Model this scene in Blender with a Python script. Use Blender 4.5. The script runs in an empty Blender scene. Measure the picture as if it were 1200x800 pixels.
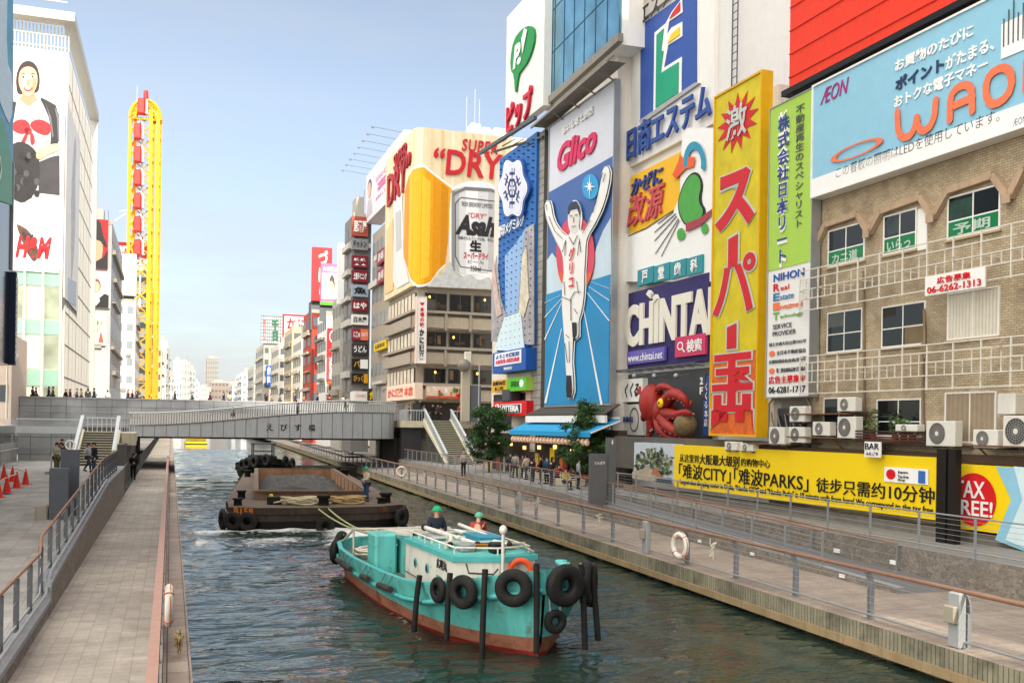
import bpy, bmesh, math, random
from math import sin, cos, tan, pi, radians, sqrt, atan2
from mathutils import Vector, Matrix
from mathutils.geometry import tessellate_polygon
random.seed(7)
SC = bpy.context.scene
COL = SC.collection
# ---------------------------------------------------------------- camera
CAM_H, FPX, PX0, PY0, ROLL = 5.1, 1170.0, 600.0, 498.3, radians(0.9)
cam_data = bpy.data.cameras.new('camera')
cam = bpy.data.objects.new('camera', cam_data)
COL.objects.link(cam)
cam_data.sensor_fit = 'HORIZONTAL'
cam_data.sensor_width = 36.0
cam_data.lens = 36.0 * FPX / 1200.0
cam_data.shift_y = (PY0 - 400.0) / 1200.0
cam_data.clip_start, cam_data.clip_end = 0.2, 6000.0
cam.matrix_world = Matrix.Translation((0, 0, CAM_H)) @ Matrix.Rotation(radians(90), 4, 'X') @ Matrix.Rotation(ROLL, 4, 'Z')
SC.camera = cam
# ---------------------------------------------------------------- sky and sun
SUN_EL, SUN_AZ = radians(27), radians(153)          # azimuth clockwise from +Y
SUN_DIR = Vector((sin(SUN_AZ) * cos(SUN_EL), cos(SUN_AZ) * cos(SUN_EL), sin(SUN_EL)))
W = bpy.data.worlds.new('World')
SC.world = W
W.use_nodes = True
wn, wl = W.node_tree.nodes, W.node_tree.links
wn.clear()
w_out = wn.new('ShaderNodeOutputWorld'); w_bg = wn.new('ShaderNodeBackground')
w_sky = wn.new('ShaderNodeTexSky'); w_sky.sky_type = 'NISHITA'; w_sky.sun_disc = False
w_sky.sun_elevation, w_sky.sun_rotation = SUN_EL, SUN_AZ
w_sky.altitude, w_sky.air_density, w_sky.dust_density, w_sky.ozone_density = 10, 1.0, 0.8, 1.6
w_bg.inputs['Strength'].default_value = 0.14
# thin wisps of cloud low over the horizon
w_tc = wn.new('ShaderNodeTexCoord'); w_map = wn.new('ShaderNodeMapping'); w_map.inputs['Scale'].default_value = (1.0, 1.0, 5.5)
w_no = wn.new('ShaderNodeTexNoise'); w_no.inputs['Scale'].default_value = 2.6; w_no.inputs['Detail'].default_value = 7; w_no.inputs['Roughness'].default_value = 0.58
w_rp = wn.new('ShaderNodeValToRGB'); w_rp.color_ramp.elements[0].position = 0.40; w_rp.color_ramp.elements[1].position = 0.70
w_sep = wn.new('ShaderNodeSeparateXYZ')
w_mr = wn.new('ShaderNodeMapRange'); w_mr.inputs['From Min'].default_value = 0.42; w_mr.inputs['From Max'].default_value = 0.0; w_mr.inputs['To Min'].default_value = 0.22; w_mr.inputs['To Max'].default_value = 1.0
w_mul = wn.new('ShaderNodeMath'); w_mul.operation = 'MULTIPLY'
w_mix = wn.new('ShaderNodeMix'); w_mix.data_type = 'RGBA'
w_mix.inputs['B'].default_value = (2.45, 2.5, 2.6, 1)
wl.new(w_tc.outputs['Generated'], w_map.inputs['Vector']); wl.new(w_map.outputs[0], w_no.inputs['Vector'])
wl.new(w_no.outputs['Fac'], w_rp.inputs[0]); wl.new(w_tc.outputs['Generated'], w_sep.inputs[0])
wl.new(w_sep.outputs['Z'], w_mr.inputs['Value']); wl.new(w_mr.outputs[0], w_mul.inputs[0]); wl.new(w_rp.outputs[0], w_mul.inputs[1])
wl.new(w_mul.outputs[0], w_mix.inputs['Factor'])
w_sat = wn.new('ShaderNodeHueSaturation'); w_sat.inputs['Saturation'].default_value = 0.68; w_sat.inputs['Value'].default_value = 0.66
w_hz = wn.new('ShaderNodeMapRange'); w_hz.inputs['From Min'].default_value = 0.0; w_hz.inputs['From Max'].default_value = 0.30; w_hz.inputs['To Min'].default_value = 0.40; w_hz.inputs['To Max'].default_value = 0.60
wl.new(w_sep.outputs['Z'], w_hz.inputs['Value']); wl.new(w_hz.outputs[0], w_sat.inputs['Value'])
wl.new(w_sky.outputs[0], w_sat.inputs['Color']); wl.new(w_sat.outputs[0], w_mix.inputs['A'])
# added bright patch in the unseen sky, left and behind, to light shaded facades
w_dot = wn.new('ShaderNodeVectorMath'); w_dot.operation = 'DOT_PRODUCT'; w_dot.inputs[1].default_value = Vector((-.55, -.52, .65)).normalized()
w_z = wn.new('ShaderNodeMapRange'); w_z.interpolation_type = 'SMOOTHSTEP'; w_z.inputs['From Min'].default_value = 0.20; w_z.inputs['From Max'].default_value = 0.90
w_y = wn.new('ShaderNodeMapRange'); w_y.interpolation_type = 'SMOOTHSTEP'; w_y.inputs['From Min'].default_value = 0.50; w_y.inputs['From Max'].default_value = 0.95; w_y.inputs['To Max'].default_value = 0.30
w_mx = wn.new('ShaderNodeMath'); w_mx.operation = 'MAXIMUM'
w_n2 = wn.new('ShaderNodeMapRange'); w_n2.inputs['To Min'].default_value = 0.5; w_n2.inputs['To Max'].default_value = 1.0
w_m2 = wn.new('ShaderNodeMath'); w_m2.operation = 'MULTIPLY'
w_fill = wn.new('ShaderNodeMix'); w_fill.data_type = 'RGBA'; w_fill.inputs['B'].default_value = (17.5, 16.6, 15.2, 1)
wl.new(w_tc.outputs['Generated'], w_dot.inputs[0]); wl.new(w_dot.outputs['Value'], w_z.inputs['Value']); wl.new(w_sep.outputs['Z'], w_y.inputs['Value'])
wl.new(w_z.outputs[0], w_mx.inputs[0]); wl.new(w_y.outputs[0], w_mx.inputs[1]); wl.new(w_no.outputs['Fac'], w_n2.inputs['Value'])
wl.new(w_mx.outputs[0], w_m2.inputs[0]); wl.new(w_n2.outputs[0], w_m2.inputs[1]); wl.new(w_m2.outputs[0], w_fill.inputs['Factor'])
wl.new(w_mix.outputs['Result'], w_fill.inputs['A'])
wl.new(w_fill.outputs['Result'], w_bg.inputs['Color']); wl.new(w_bg.outputs[0], w_out.inputs['Surface'])
sun_d = bpy.data.lights.new('sun', 'SUN'); sun_d.energy = 2.5; sun_d.angle = radians(0.5); sun_d.color = (1.0, 0.91, 0.78)
sun = bpy.data.objects.new('sun', sun_d); COL.objects.link(sun)
sun.rotation_euler = SUN_DIR.to_track_quat('Z', 'Y').to_euler()
SC.view_settings.view_transform = 'Standard'; SC.view_settings.look = 'None'
SC.view_settings.gamma = 1.0; SC.view_settings.exposure = 1.12
SC.view_settings.use_curve_mapping = False
SC.render.engine = 'CYCLES'
SC.cycles.max_bounces = 6; SC.cycles.diffuse_bounces = 3; SC.cycles.glossy_bounces = 3
SC.cycles.transmission_bounces = 3; SC.cycles.transparent_max_bounces = 6
SC.cycles.use_denoising = True
# ---------------------------------------------------------------- geometry of the place
def ray(px, py):
    dx, dy = px - PX0, PY0 - py
    return (dx * cos(ROLL) - dy * sin(ROLL)) / FPX, (dx * sin(ROLL) + dy * cos(ROLL)) / FPX
def on_z(px, py, z):
    X, Z = ray(px, py); t = (z - CAM_H) / Z
    return Vector((X * t, t, z))
def at_d(px, py, d):
    X, Z = ray(px, py)
    return Vector((X * d, d, CAM_H + Z * d))
CA = math.atan2(400.0, FPX)                       # the canal runs off at this angle to the view
NX, NY = cos(CA), sin(CA)                         # across the canal, to the right
CM = Matrix(((NX, -NY, 0, 0), (NY, NX, 0, 0), (0, 0, 1, 0), (0, 0, 0, 1)))   # canal frame: x across, y along
def C(n, t, z=0.0): return CM @ Vector((n, t, z))
def toC(p): return Vector((NX * p[0] + NY * p[1], -NY * p[0] + NX * p[1], p[2]))
def E(t): return 14.33 + 0.0335 * t               # right bank edge
class Facade:
    """a vertical plane; local x runs to the viewer's right, y into the building, z up"""
    def __init__(s, o, r):
        s.r = Vector((r[0], r[1], 0)).normalized(); s.i = Vector((-s.r.y, s.r.x, 0)); s.o = Vector((o[0], o[1], 0))
        s.M = Matrix(((s.r.x, s.i.x, 0, s.o.x), (s.r.y, s.i.y, 0, s.o.y), (0, 0, 1, 0), (0, 0, 0, 1)))
    def uv(s, px, py, out=0.0):
        X, Z = ray(px, py)
        d = (s.i.dot(s.o) - out) / (s.i.x * X + s.i.y)
        p = Vector((X * d, d, 0))
        return (p - s.o).dot(s.r), CAM_H + Z * d
    def rect(s, x0, yt, x1, yb, out=0.0):
        u0, z1 = s.uv(x0, yt, out); ub, z0 = s.uv(x0, yb, out); u1, _ = s.uv(x1, (yt + yb) / 2, out)
        u0 = (u0 + ub) / 2
        return u0, z0, u1 - u0, z1 - z0
    def at(s, u, y, z): return s.M @ Matrix.Translation((u, y, z))
# ---------------------------------------------------------------- materials
def lin(c):
    if isinstance(c, str): c = tuple(int(c[i:i + 2], 16) for i in (0, 2, 4))
    return tuple(((v / 255) / 12.92 if v / 255 <= .04045 else ((v / 255 + .055) / 1.055) ** 2.4) for v in c)
MATS = {}
def nd(nt, kind, **kw):
    n = nt.nodes.new(kind)
    for k, v in kw.items():
        if k in n.inputs: n.inputs[k].default_value = v
        else: setattr(n, k, v)
    return n
def M(name, col, rough=.6, metal=0.0, var=.10, scale=2.0, bump=0.0, bscale=30.0, streak=0.0, spec=.3, wave=0.0, wscale=6.0, waxis='X', rust=0.0, emit=0.0):
    """a procedural paint: soft variation, optional rain streaks, rust, fine bump and corrugation"""
    if name in MATS: return MATS[name]
    m = bpy.data.materials.new(name); m.use_nodes = True; nt = m.node_tree; b = nt.nodes['Principled BSDF']; L = nt.links
    c = lin(col)
    tc = nd(nt, 'ShaderNodeTexCoord')
    no = nd(nt, 'ShaderNodeTexNoise', Scale=scale, Detail=5.0, Roughness=.6); L.new(tc.outputs['Object'], no.inputs['Vector'])
    mr = nd(nt, 'ShaderNodeMapRange'); mr.inputs[1].default_value = .25; mr.inputs[2].default_value = .75
    mr.inputs[3].default_value = 1 - var; mr.inputs[4].default_value = 1 + var * .6
    L.new(no.outputs['Fac'], mr.inputs[0])
    mx = nd(nt, 'ShaderNodeMix', data_type='RGBA', blend_type='MULTIPLY'); mx.inputs['Factor'].default_value = 1
    mx.inputs['A'].default_value = (*c, 1); L.new(mr.outputs[0], mx.inputs['B']); last = mx.outputs['Result']
    if streak:
        mp = nd(nt, 'ShaderNodeMapping'); mp.inputs['Scale'].default_value = (4, 4, .25); L.new(tc.outputs['Object'], mp.inputs['Vector'])
        n2 = nd(nt, 'ShaderNodeTexNoise', Scale=1.3, Detail=6.0, Roughness=.65); L.new(mp.outputs[0], n2.inputs['Vector'])
        r2 = nd(nt, 'ShaderNodeMapRange'); r2.inputs[1].default_value = .5; r2.inputs[2].default_value = .8; r2.inputs[3].default_value = 0; r2.inputs[4].default_value = streak
        L.new(n2.outputs['Fac'], r2.inputs[0])
        m2 = nd(nt, 'ShaderNodeMix', data_type='RGBA'); m2.inputs['B'].default_value = (.10, .075, .05, 1)
        L.new(r2.outputs[0], m2.inputs['Factor']); L.new(last, m2.inputs['A']); last = m2.outputs['Result']
    if rust:
        n3 = nd(nt, 'ShaderNodeTexNoise', Scale=1.7, Detail=9.0, Roughness=.7); L.new(tc.outputs['Object'], n3.inputs['Vector'])
        r3 = nd(nt, 'ShaderNodeMapRange'); r3.inputs[1].default_value = .62 - rust * .3; r3.inputs[2].default_value = .74 - rust * .2
        L.new(n3.outputs['Fac'], r3.inputs[0])
        m3 = nd(nt, 'ShaderNodeMix', data_type='RGBA'); m3.inputs['B'].default_value = (.17, .065, .025, 1)
        L.new(r3.outputs[0], m3.inputs['Factor']); L.new(last, m3.inputs['A']); last = m3.outputs['Result']
    L.new(last, b.inputs['Base Color'])
    b.inputs['Roughness'].default_value = rough; b.inputs['Metallic'].default_value = metal
    b.inputs['Specular IOR Level'].default_value = spec
    if bump or wave:
        bp = nd(nt, 'ShaderNodeBump'); bp.inputs['Distance'].default_value = .02
        if wave:
            wv = nd(nt, 'ShaderNodeTexWave', bands_direction=waxis, Scale=wscale); L.new(tc.outputs['Object'], wv.inputs['Vector'])
            bp.inputs['Strength'].default_value = wave; L.new(wv.outputs['Fac'], bp.inputs['Height'])
        else:
            n4 = nd(nt, 'ShaderNodeTexNoise', Scale=bscale, Detail=4.0); L.new(tc.outputs['Object'], n4.inputs['Vector'])
            bp.inputs['Strength'].default_value = bump; L.new(n4.outputs['Fac'], bp.inputs['Height'])
        L.new(bp.outputs[0], b.inputs['Normal'])
    if emit:
        b.inputs['Emission Color'].default_value = (*c, 1); b.inputs['Emission Strength'].default_value = emit
    MATS[name] = m
    return m
def tiles(name, c1, c2, mortar, bw, rh, ms=.02, plane='xy', rough=.75, offset=.5, stain=.35, bump=.4, sc=1.0, staincol=(.05, .04, .03)):
    """laid blocks or bricks with joints and stains"""
    if name in MATS: return MATS[name]
    m = bpy.data.materials.new(name); m.use_nodes = True; nt = m.node_tree; b = nt.nodes['Principled BSDF']; L = nt.links
    tc = nd(nt, 'ShaderNodeTexCoord'); v = tc.outputs['Object']
    if plane != 'xy':
        sp = nd(nt, 'ShaderNodeSeparateXYZ'); cb = nd(nt, 'ShaderNodeCombineXYZ'); L.new(v, sp.inputs[0])
        ax = {'xz': ('X', 'Z'), 'yz': ('Y', 'Z')}[plane]
        L.new(sp.outputs[ax[0]], cb.inputs['X']); L.new(sp.outputs[ax[1]], cb.inputs['Y']); v2 = cb.outputs[0]
    else: v2 = v
    br = nd(nt, 'ShaderNodeTexBrick', offset=offset); L.new(v2, br.inputs['Vector'])
    br.inputs['Color1'].default_value = (*lin(c1), 1); br.inputs['Color2'].default_value = (*lin(c2), 1); br.inputs['Mortar'].default_value = (*lin(mortar), 1)
    br.inputs['Scale'].default_value = sc; br.inputs['Mortar Size'].default_value = ms; br.inputs['Brick Width'].default_value = bw; br.inputs['Row Height'].default_value = rh
    br.inputs['Mortar Smooth'].default_value = .1
    no = nd(nt, 'ShaderNodeTexNoise', Scale=.9, Detail=8.0, Roughness=.68); L.new(tc.outputs['Object'], no.inputs['Vector'])
    mr = nd(nt, 'ShaderNodeMapRange'); mr.inputs[1].default_value = .48; mr.inputs[2].default_value = .75; mr.inputs[3].default_value = 0; mr.inputs[4].default_value = stain
    L.new(no.outputs['Fac'], mr.inputs[0])
    mx = nd(nt, 'ShaderNodeMix', data_type='RGBA'); mx.inputs['B'].default_value = (*staincol, 1)
    L.new(mr.outputs[0], mx.inputs['Factor']); L.new(br.outputs['Color'], mx.inputs['A'])
    n6 = nd(nt, 'ShaderNodeTexNoise', Scale=.23, Detail=5.0, Roughness=.62, Distortion=.8); L.new(tc.outputs['Object'], n6.inputs['Vector'])
    m6 = nd(nt, 'ShaderNodeMapRange'); m6.inputs[1].default_value = .35; m6.inputs[2].default_value = .68; m6.inputs[3].default_value = .72; m6.inputs[4].default_value = 1.12; L.new(n6.outputs['Fac'], m6.inputs[0])
    n5 = nd(nt, 'ShaderNodeTexNoise', Scale=14.0, Detail=6.0, Roughness=.7); L.new(tc.outputs['Object'], n5.inputs['Vector'])
    m5 = nd(nt, 'ShaderNodeMapRange'); m5.inputs[1].default_value = .3; m5.inputs[2].default_value = .7; m5.inputs[3].default_value = .82; m5.inputs[4].default_value = 1.1
    L.new(n5.outputs['Fac'], m5.inputs[0])
    my = nd(nt, 'ShaderNodeMix', data_type='RGBA', blend_type='MULTIPLY'); my.inputs['Factor'].default_value = 1
    mq = nd(nt, 'ShaderNodeMath', operation='MULTIPLY'); L.new(m5.outputs[0], mq.inputs[0]); L.new(m6.outputs[0], mq.inputs[1])
    L.new(mx.outputs['Result'], my.inputs['A']); L.new(mq.outputs[0], my.inputs['B'])
    L.new(my.outputs['Result'], b.inputs['Base Color']); b.inputs['Roughness'].default_value = rough
    if bump:
        bp = nd(nt, 'ShaderNodeBump'); bp.inputs['Strength'].default_value = bump; bp.inputs['Distance'].default_value = .02; bp.invert = True
        L.new(br.outputs['Fac'], bp.inputs['Height']); L.new(bp.outputs[0], b.inputs['Normal'])
    MATS[name] = m
    return m
def glass(name, col, rough=.06, metal=.0, spec=1.0):
    if name in MATS: return MATS[name]
    m = bpy.data.materials.new(name); m.use_nodes = True; nt = m.node_tree; b = nt.nodes['Principled BSDF']; L = nt.links
    tc = nd(nt, 'ShaderNodeTexCoord'); no = nd(nt, 'ShaderNodeTexNoise', Scale=.35, Detail=3.0); L.new(tc.outputs['Object'], no.inputs['Vector'])
    mr = nd(nt, 'ShaderNodeMapRange'); mr.inputs[1].default_value = .3; mr.inputs[2].default_value = .7; mr.inputs[3].default_value = .55; mr.inputs[4].default_value = 1.3
    L.new(no.outputs['Fac'], mr.inputs[0]); mx = nd(nt, 'ShaderNodeMix', data_type='RGBA', blend_type='MULTIPLY'); mx.inputs['Factor'].default_value = 1
    mx.inputs['A'].default_value = (*lin(col), 1); L.new(mr.outputs[0], mx.inputs['B']); L.new(mx.outputs['Result'], b.inputs['Base Color'])
    bp = nd(nt, 'ShaderNodeBump'); bp.inputs['Strength'].default_value = .06; bp.inputs['Distance'].default_value = .05; L.new(no.outputs['Fac'], bp.inputs['Height']); L.new(bp.outputs[0], b.inputs['Normal'])
    b.inputs['Roughness'].default_value = rough; b.inputs['Metallic'].default_value = metal; b.inputs['Specular IOR Level'].default_value = spec
    MATS[name] = m
    return m
def stone(name, c1, c2, plane='yz'):
    """rough split stone: irregular blocks, uneven tone, deep joints"""
    m = bpy.data.materials.new(name); m.use_nodes = True; nt = m.node_tree; b = nt.nodes['Principled BSDF']; L = nt.links
    tc = nd(nt, 'ShaderNodeTexCoord'); mp = nd(nt, 'ShaderNodeMapping'); mp.inputs['Scale'].default_value = (3.0, 3.0, 5.6); L.new(tc.outputs['Object'], mp.inputs['Vector'])
    no = nd(nt, 'ShaderNodeTexNoise', Scale=3.0, Detail=4.0); L.new(tc.outputs['Object'], no.inputs['Vector'])
    vm = nd(nt, 'ShaderNodeVectorMath', operation='MULTIPLY_ADD'); vm.inputs[1].default_value = (.35, .35, .35); L.new(no.outputs['Color'], vm.inputs[0]); L.new(mp.outputs[0], vm.inputs[2])
    vo = nd(nt, 'ShaderNodeTexVoronoi', Scale=1.0); L.new(vm.outputs[0], vo.inputs['Vector'])
    ve = nd(nt, 'ShaderNodeTexVoronoi', Scale=1.0, feature='DISTANCE_TO_EDGE'); L.new(vm.outputs[0], ve.inputs['Vector'])
    n2 = nd(nt, 'ShaderNodeTexNoise', Scale=9.0, Detail=8.0, Roughness=.7); L.new(tc.outputs['Object'], n2.inputs['Vector'])
    mx = nd(nt, 'ShaderNodeMix', data_type='RGBA'); mx.inputs['A'].default_value = (*lin(c1), 1); mx.inputs['B'].default_value = (*lin(c2), 1); sp = nd(nt, 'ShaderNodeSeparateColor'); L.new(vo.outputs['Color'], sp.inputs[0]); L.new(sp.outputs[0], mx.inputs['Factor'])
    r1 = nd(nt, 'ShaderNodeMapRange'); r1.inputs[1].default_value = 0; r1.inputs[2].default_value = .07; r1.inputs[3].default_value = .78; r1.inputs[4].default_value = 1; L.new(ve.outputs['Distance'], r1.inputs[0])
    r2 = nd(nt, 'ShaderNodeMapRange'); r2.inputs[1].default_value = .3; r2.inputs[2].default_value = .7; r2.inputs[3].default_value = .6; r2.inputs[4].default_value = 1.15; L.new(n2.outputs['Fac'], r2.inputs[0])
    mu = nd(nt, 'ShaderNodeMath', operation='MULTIPLY'); L.new(r1.outputs[0], mu.inputs[0]); L.new(r2.outputs[0], mu.inputs[1])
    m2 = nd(nt, 'ShaderNodeMix', data_type='RGBA', blend_type='MULTIPLY'); m2.inputs['Factor'].default_value = 1; L.new(mx.outputs['Result'], m2.inputs['A']); L.new(mu.outputs[0], m2.inputs['B'])
    L.new(m2.outputs['Result'], b.inputs['Base Color']); b.inputs['Roughness'].default_value = .9
    bp = nd(nt, 'ShaderNodeBump'); bp.inputs['Strength'].default_value = .9; bp.inputs['Distance'].default_value = .05; L.new(mu.outputs[0], bp.inputs['Height']); L.new(bp.outputs[0], b.inputs['Normal'])
    return m
# ---------------------------------------------------------------- mesh building
class MB:
    def __init__(s): s.V = []; s.F = []; s.MI = []; s.S = []
    def add(s, vs, fs, m=0, smooth=False, X=None):
        k = len(s.V)
        if X is not None: vs = [X @ Vector(v) for v in vs]
        s.V += [tuple(v) for v in vs]; s.F += [tuple(i + k for i in f) for f in fs]
        s.MI += [m] * len(fs); s.S += [smooth] * len(fs)
        return s
    def box(s, x0, x1, y0, y1, z0, z1, m=0, X=None, b=0.0):
        if b > 0:
            vs, idx = [], {}
            for i, x in enumerate((x0, x1)):
                for j, y in enumerate((y0, y1)):
                    for k, z in enumerate((z0, z1)):
                        sx, sy, sz = (b if i == 0 else -b), (b if j == 0 else -b), (b if k == 0 else -b)
                        idx[i, j, k, 0] = len(vs); vs.append((x, y + sy, z + sz))
                        idx[i, j, k, 1] = len(vs); vs.append((x + sx, y, z + sz))
                        idx[i, j, k, 2] = len(vs); vs.append((x + sx, y + sy, z))
            g = lambda i, j, k, a: idx[i, j, k, a]
            fs = [(g(0,0,0,0), g(0,0,1,0), g(0,1,1,0), g(0,1,0,0)), (g(1,0,0,0), g(1,1,0,0), g(1,1,1,0), g(1,0,1,0)),
                  (g(0,0,0,1), g(1,0,0,1), g(1,0,1,1), g(0,0,1,1)), (g(0,1,0,1), g(0,1,1,1), g(1,1,1,1), g(1,1,0,1)),
                  (g(0,0,0,2), g(0,1,0,2), g(1,1,0,2), g(1,0,0,2)), (g(0,0,1,2), g(1,0,1,2), g(1,1,1,2), g(0,1,1,2))]
            for k in (0, 1):
                for j in (0, 1):
                    fs.append((g(0,j,k,1), g(1,j,k,1), g(1,j,k,2), g(0,j,k,2)))
                for i in (0, 1):
                    fs.append((g(i,0,k,0), g(i,1,k,0), g(i,1,k,2), g(i,0,k,2)))
            for i in (0, 1):
                for j in (0, 1): fs.append((g(i,j,0,0), g(i,j,1,0), g(i,j,1,1), g(i,j,0,1)))
            for i in (0, 1):
                for j in (0, 1):
                    for k in (0, 1): fs.append((g(i,j,k,0), g(i,j,k,1), g(i,j,k,2)))
            cx, cy, cz = (x0+x1)/2, (y0+y1)/2, (z0+z1)/2; out = []
            for f in fs:
                p = [Vector(vs[i]) for i in f]; nrm = (p[1]-p[0]).cross(p[2]-p[0]); ce = sum(p, Vector())/len(p) - Vector((cx, cy, cz))
                out.append(f if nrm.dot(ce) > 0 else f[::-1])
            return s.add(vs, out, m, False, X)
        vs = [(x0,y0,z0),(x1,y0,z0),(x1,y1,z0),(x0,y1,z0),(x0,y0,z1),(x1,y0,z1),(x1,y1,z1),(x0,y1,z1)]
        return s.add(vs, [(3,2,1,0),(4,5,6,7),(0,1,5,4),(1,2,6,5),(2,3,7,6),(3,0,4,7)], m, False, X)
    def quad(s, a, b, c, d, m=0, X=None): return s.add([a, b, c, d], [(0, 1, 2, 3)], m, False, X)
    def poly(s, pts, y0, y1, m=0, X=None):
        """flat shape in the x-z plane, front at y0 (towards -y), back at y1"""
        n = len(pts)
        a = sum(pts[i][0]*pts[(i+1)%n][1]-pts[(i+1)%n][0]*pts[i][1] for i in range(n))
        if a < 0: pts = pts[::-1]
        tri = tessellate_polygon([[Vector((p[0], p[1], 0)) for p in pts]])
        vs = [(p[0], y0, p[1]) for p in pts] + [(p[0], y1, p[1]) for p in pts]
        fs = []
        for t in tri:
            p = [pts[i] for i in t]; ar = (p[1][0]-p[0][0])*(p[2][1]-p[0][1])-(p[2][0]-p[0][0])*(p[1][1]-p[0][1])
            fs.append(tuple(t) if ar > 0 else tuple(t[::-1]))
        fs += [(i, i + n, (i + 1) % n + n, (i + 1) % n) for i in range(n)]
        return s.add(vs, fs, m, False, X)
    def prism(s, pts, z0, z1, m=0, X=None):
        """shape in the x-y plane raised from z0 to z1"""
        n = len(pts)
        a = sum(pts[i][0]*pts[(i+1)%n][1]-pts[(i+1)%n][0]*pts[i][1] for i in range(n))
        if a < 0: pts = pts[::-1]
        vs = [(p[0], p[1], z1) for p in pts] + [(p[0], p[1], z0) for p in pts]
        tri = tessellate_polygon([[Vector((p[0], p[1], 0)) for p in pts]]); fs = []
        for t in tri:
            p = [pts[i] for i in t]; ar = (p[1][0]-p[0][0])*(p[2][1]-p[0][1])-(p[2][0]-p[0][0])*(p[1][1]-p[0][1])
            t = tuple(t) if ar > 0 else tuple(t[::-1])
            fs.append(t); fs.append(tuple(i + n for i in t[::-1]))
        fs += [(i, i + n, (i + 1) % n + n, (i + 1) % n) for i in range(n)]
        return s.add(vs, fs, m, False, X)
    def tube(s, path, r, n=8, m=0, X=None, closed=False, cap=True, smooth=True):
        P = [Vector(p) for p in path]; k = len(P); vs = []; fs = []
        R = r if isinstance(r, (list, tuple)) else [r] * k
        prev = None
        for i in range(k):
            if closed: t = P[(i+1) % k] - P[i-1]
            else: t = P[min(i+1, k-1)] - P[max(i-1, 0)]
            t.normalize()
            if prev is None:
                up = Vector((0, 0, 1)) if abs(t.z) < .9 else Vector((1, 0, 0)); u = t.cross(up).normalized()
            else:
                u = (prev - t * prev.dot(t))
                u = u.normalized() if u.length > 1e-6 else t.orthogonal().normalized()
            prev = u; w = t.cross(u)
            for j in range(n):
                a = 2 * pi * j / n; vs.append(P[i] + (u * cos(a) + w * sin(a)) * R[i])
        for i in range(k if closed else k - 1):
            for j in range(n):
                fs.append((i*n+j, i*n+(j+1) % n, ((i+1) % k)*n+(j+1) % n, ((i+1) % k)*n+j))
        s.add(vs, fs, m, smooth, X)
        if cap and not closed:
            s.add(vs[:n], [tuple(range(n))[::-1]], m, False, X); s.add(vs[-n:], [tuple(range(n))], m, False, X)
        return s
    def bar(s, a, b, w, h=None, m=0, X=None):
        """a square bar from a to b"""
        a, b = Vector(a), Vector(b); d = b - a; L = d.length; h = h or w
        q = d.to_track_quat('X', 'Z').to_matrix().to_4x4(); T = Matrix.Translation(a) @ q
        return s.box(0, L, -w/2, w/2, -h/2, h/2, m, T if X is None else X @ T)
    def torus(s, c, R, r, X=None, m=0, n=24, k=10, axis='y', sq=1.0, rz=None):
        vs, fs = [], []; rz = rz or R
        for i in range(n):
            a = 2*pi*i/n
            for j in range(k):
                b = 2*pi*j/k; q = R + r*cos(b); qz = rz + r*cos(b); h = r*sq*sin(b)
                p = {'y': (q*cos(a), h, qz*sin(a)), 'z': (q*cos(a), qz*sin(a), h), 'x': (h, q*cos(a), qz*sin(a))}[axis]
                vs.append((c[0]+p[0], c[1]+p[1], c[2]+p[2]))
        for i in range(n):
            for j in range(k):
                f = (i*k+j, ((i+1) % n)*k+j, ((i+1) % n)*k+(j+1) % k, i*k+(j+1) % k)
                fs.append(f[::-1] if axis != 'y' else f)
        return s.add(vs, fs, m, True, X)
    def ball(s, c, r, m=0, X=None, n=14, k=9, z0=-1.0):
        r = (r, r, r) if not isinstance(r, (list, tuple)) else r
        vs, fs = [], []; p0 = math.asin(max(-1, z0))
        for i in range(k + 1):
            p = p0 + (pi/2 - p0)*i/k
            for j in range(n):
                a = 2*pi*j/n; vs.append((c[0]+r[0]*cos(p)*cos(a), c[1]+r[1]*cos(p)*sin(a), c[2]+r[2]*sin(p)))
        for i in range(k):
            for j in range(n): fs.append((i*n+j, i*n+(j+1) % n, (i+1)*n+(j+1) % n, (i+1)*n+j))
        return s.add(vs, fs, m, True, X)
    def lathe(s, prof, c=(0, 0, 0), n=16, m=0, X=None, smooth=True):
        vs, fs = [], []; k = len(prof)
        for r, z in prof:
            for j in range(n):
                a = 2*pi*j/n; vs.append((c[0]+r*cos(a), c[1]+r*sin(a), c[2]+z))
        for i in range(k-1):
            for j in range(n): fs.append((i*n+j, i*n+(j+1) % n, (i+1)*n+(j+1) % n, (i+1)*n+j))
        return s.add(vs, fs, m, smooth, X)
    def merge(s, o, X=None):
        k = len(s.V); s.V += [tuple(X @ Vector(v)) if X is not None else v for v in o.V]
        s.F += [tuple(i + k for i in f) for f in o.F]; s.MI += o.MI; s.S += o.S
        return s
    def mesh(s, name, mats):
        me = bpy.data.meshes.new(name); me.from_pydata(s.V, [], s.F)
        for m in (mats if isinstance(mats, (list, tuple)) else [mats]): me.materials.append(m)
        me.polygons.foreach_set('material_index', s.MI); me.polygons.foreach_set('use_smooth', s.S)
        me.update()
        return me
    def build(s, name, mats, parent=None, mat=None):
        o = bpy.data.objects.new(name, s.mesh(name, mats)); COL.objects.link(o)
        if mat is not None: o.matrix_world = mat
        if parent is not None: o.parent = parent
        return o
def thing(name, label, cat, mat=None, group=None):
    o = bpy.data.objects.new(name, None); COL.objects.link(o); o.empty_display_size = .3
    if mat is not None: o.matrix_world = mat
    return tag(o, label, cat, group)
def tag(o, label, cat, group=None):
    o['label'] = label; o['category'] = cat
    if group: o['group'] = group
    return o
def kind(o, k): o['kind'] = k; return o
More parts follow.
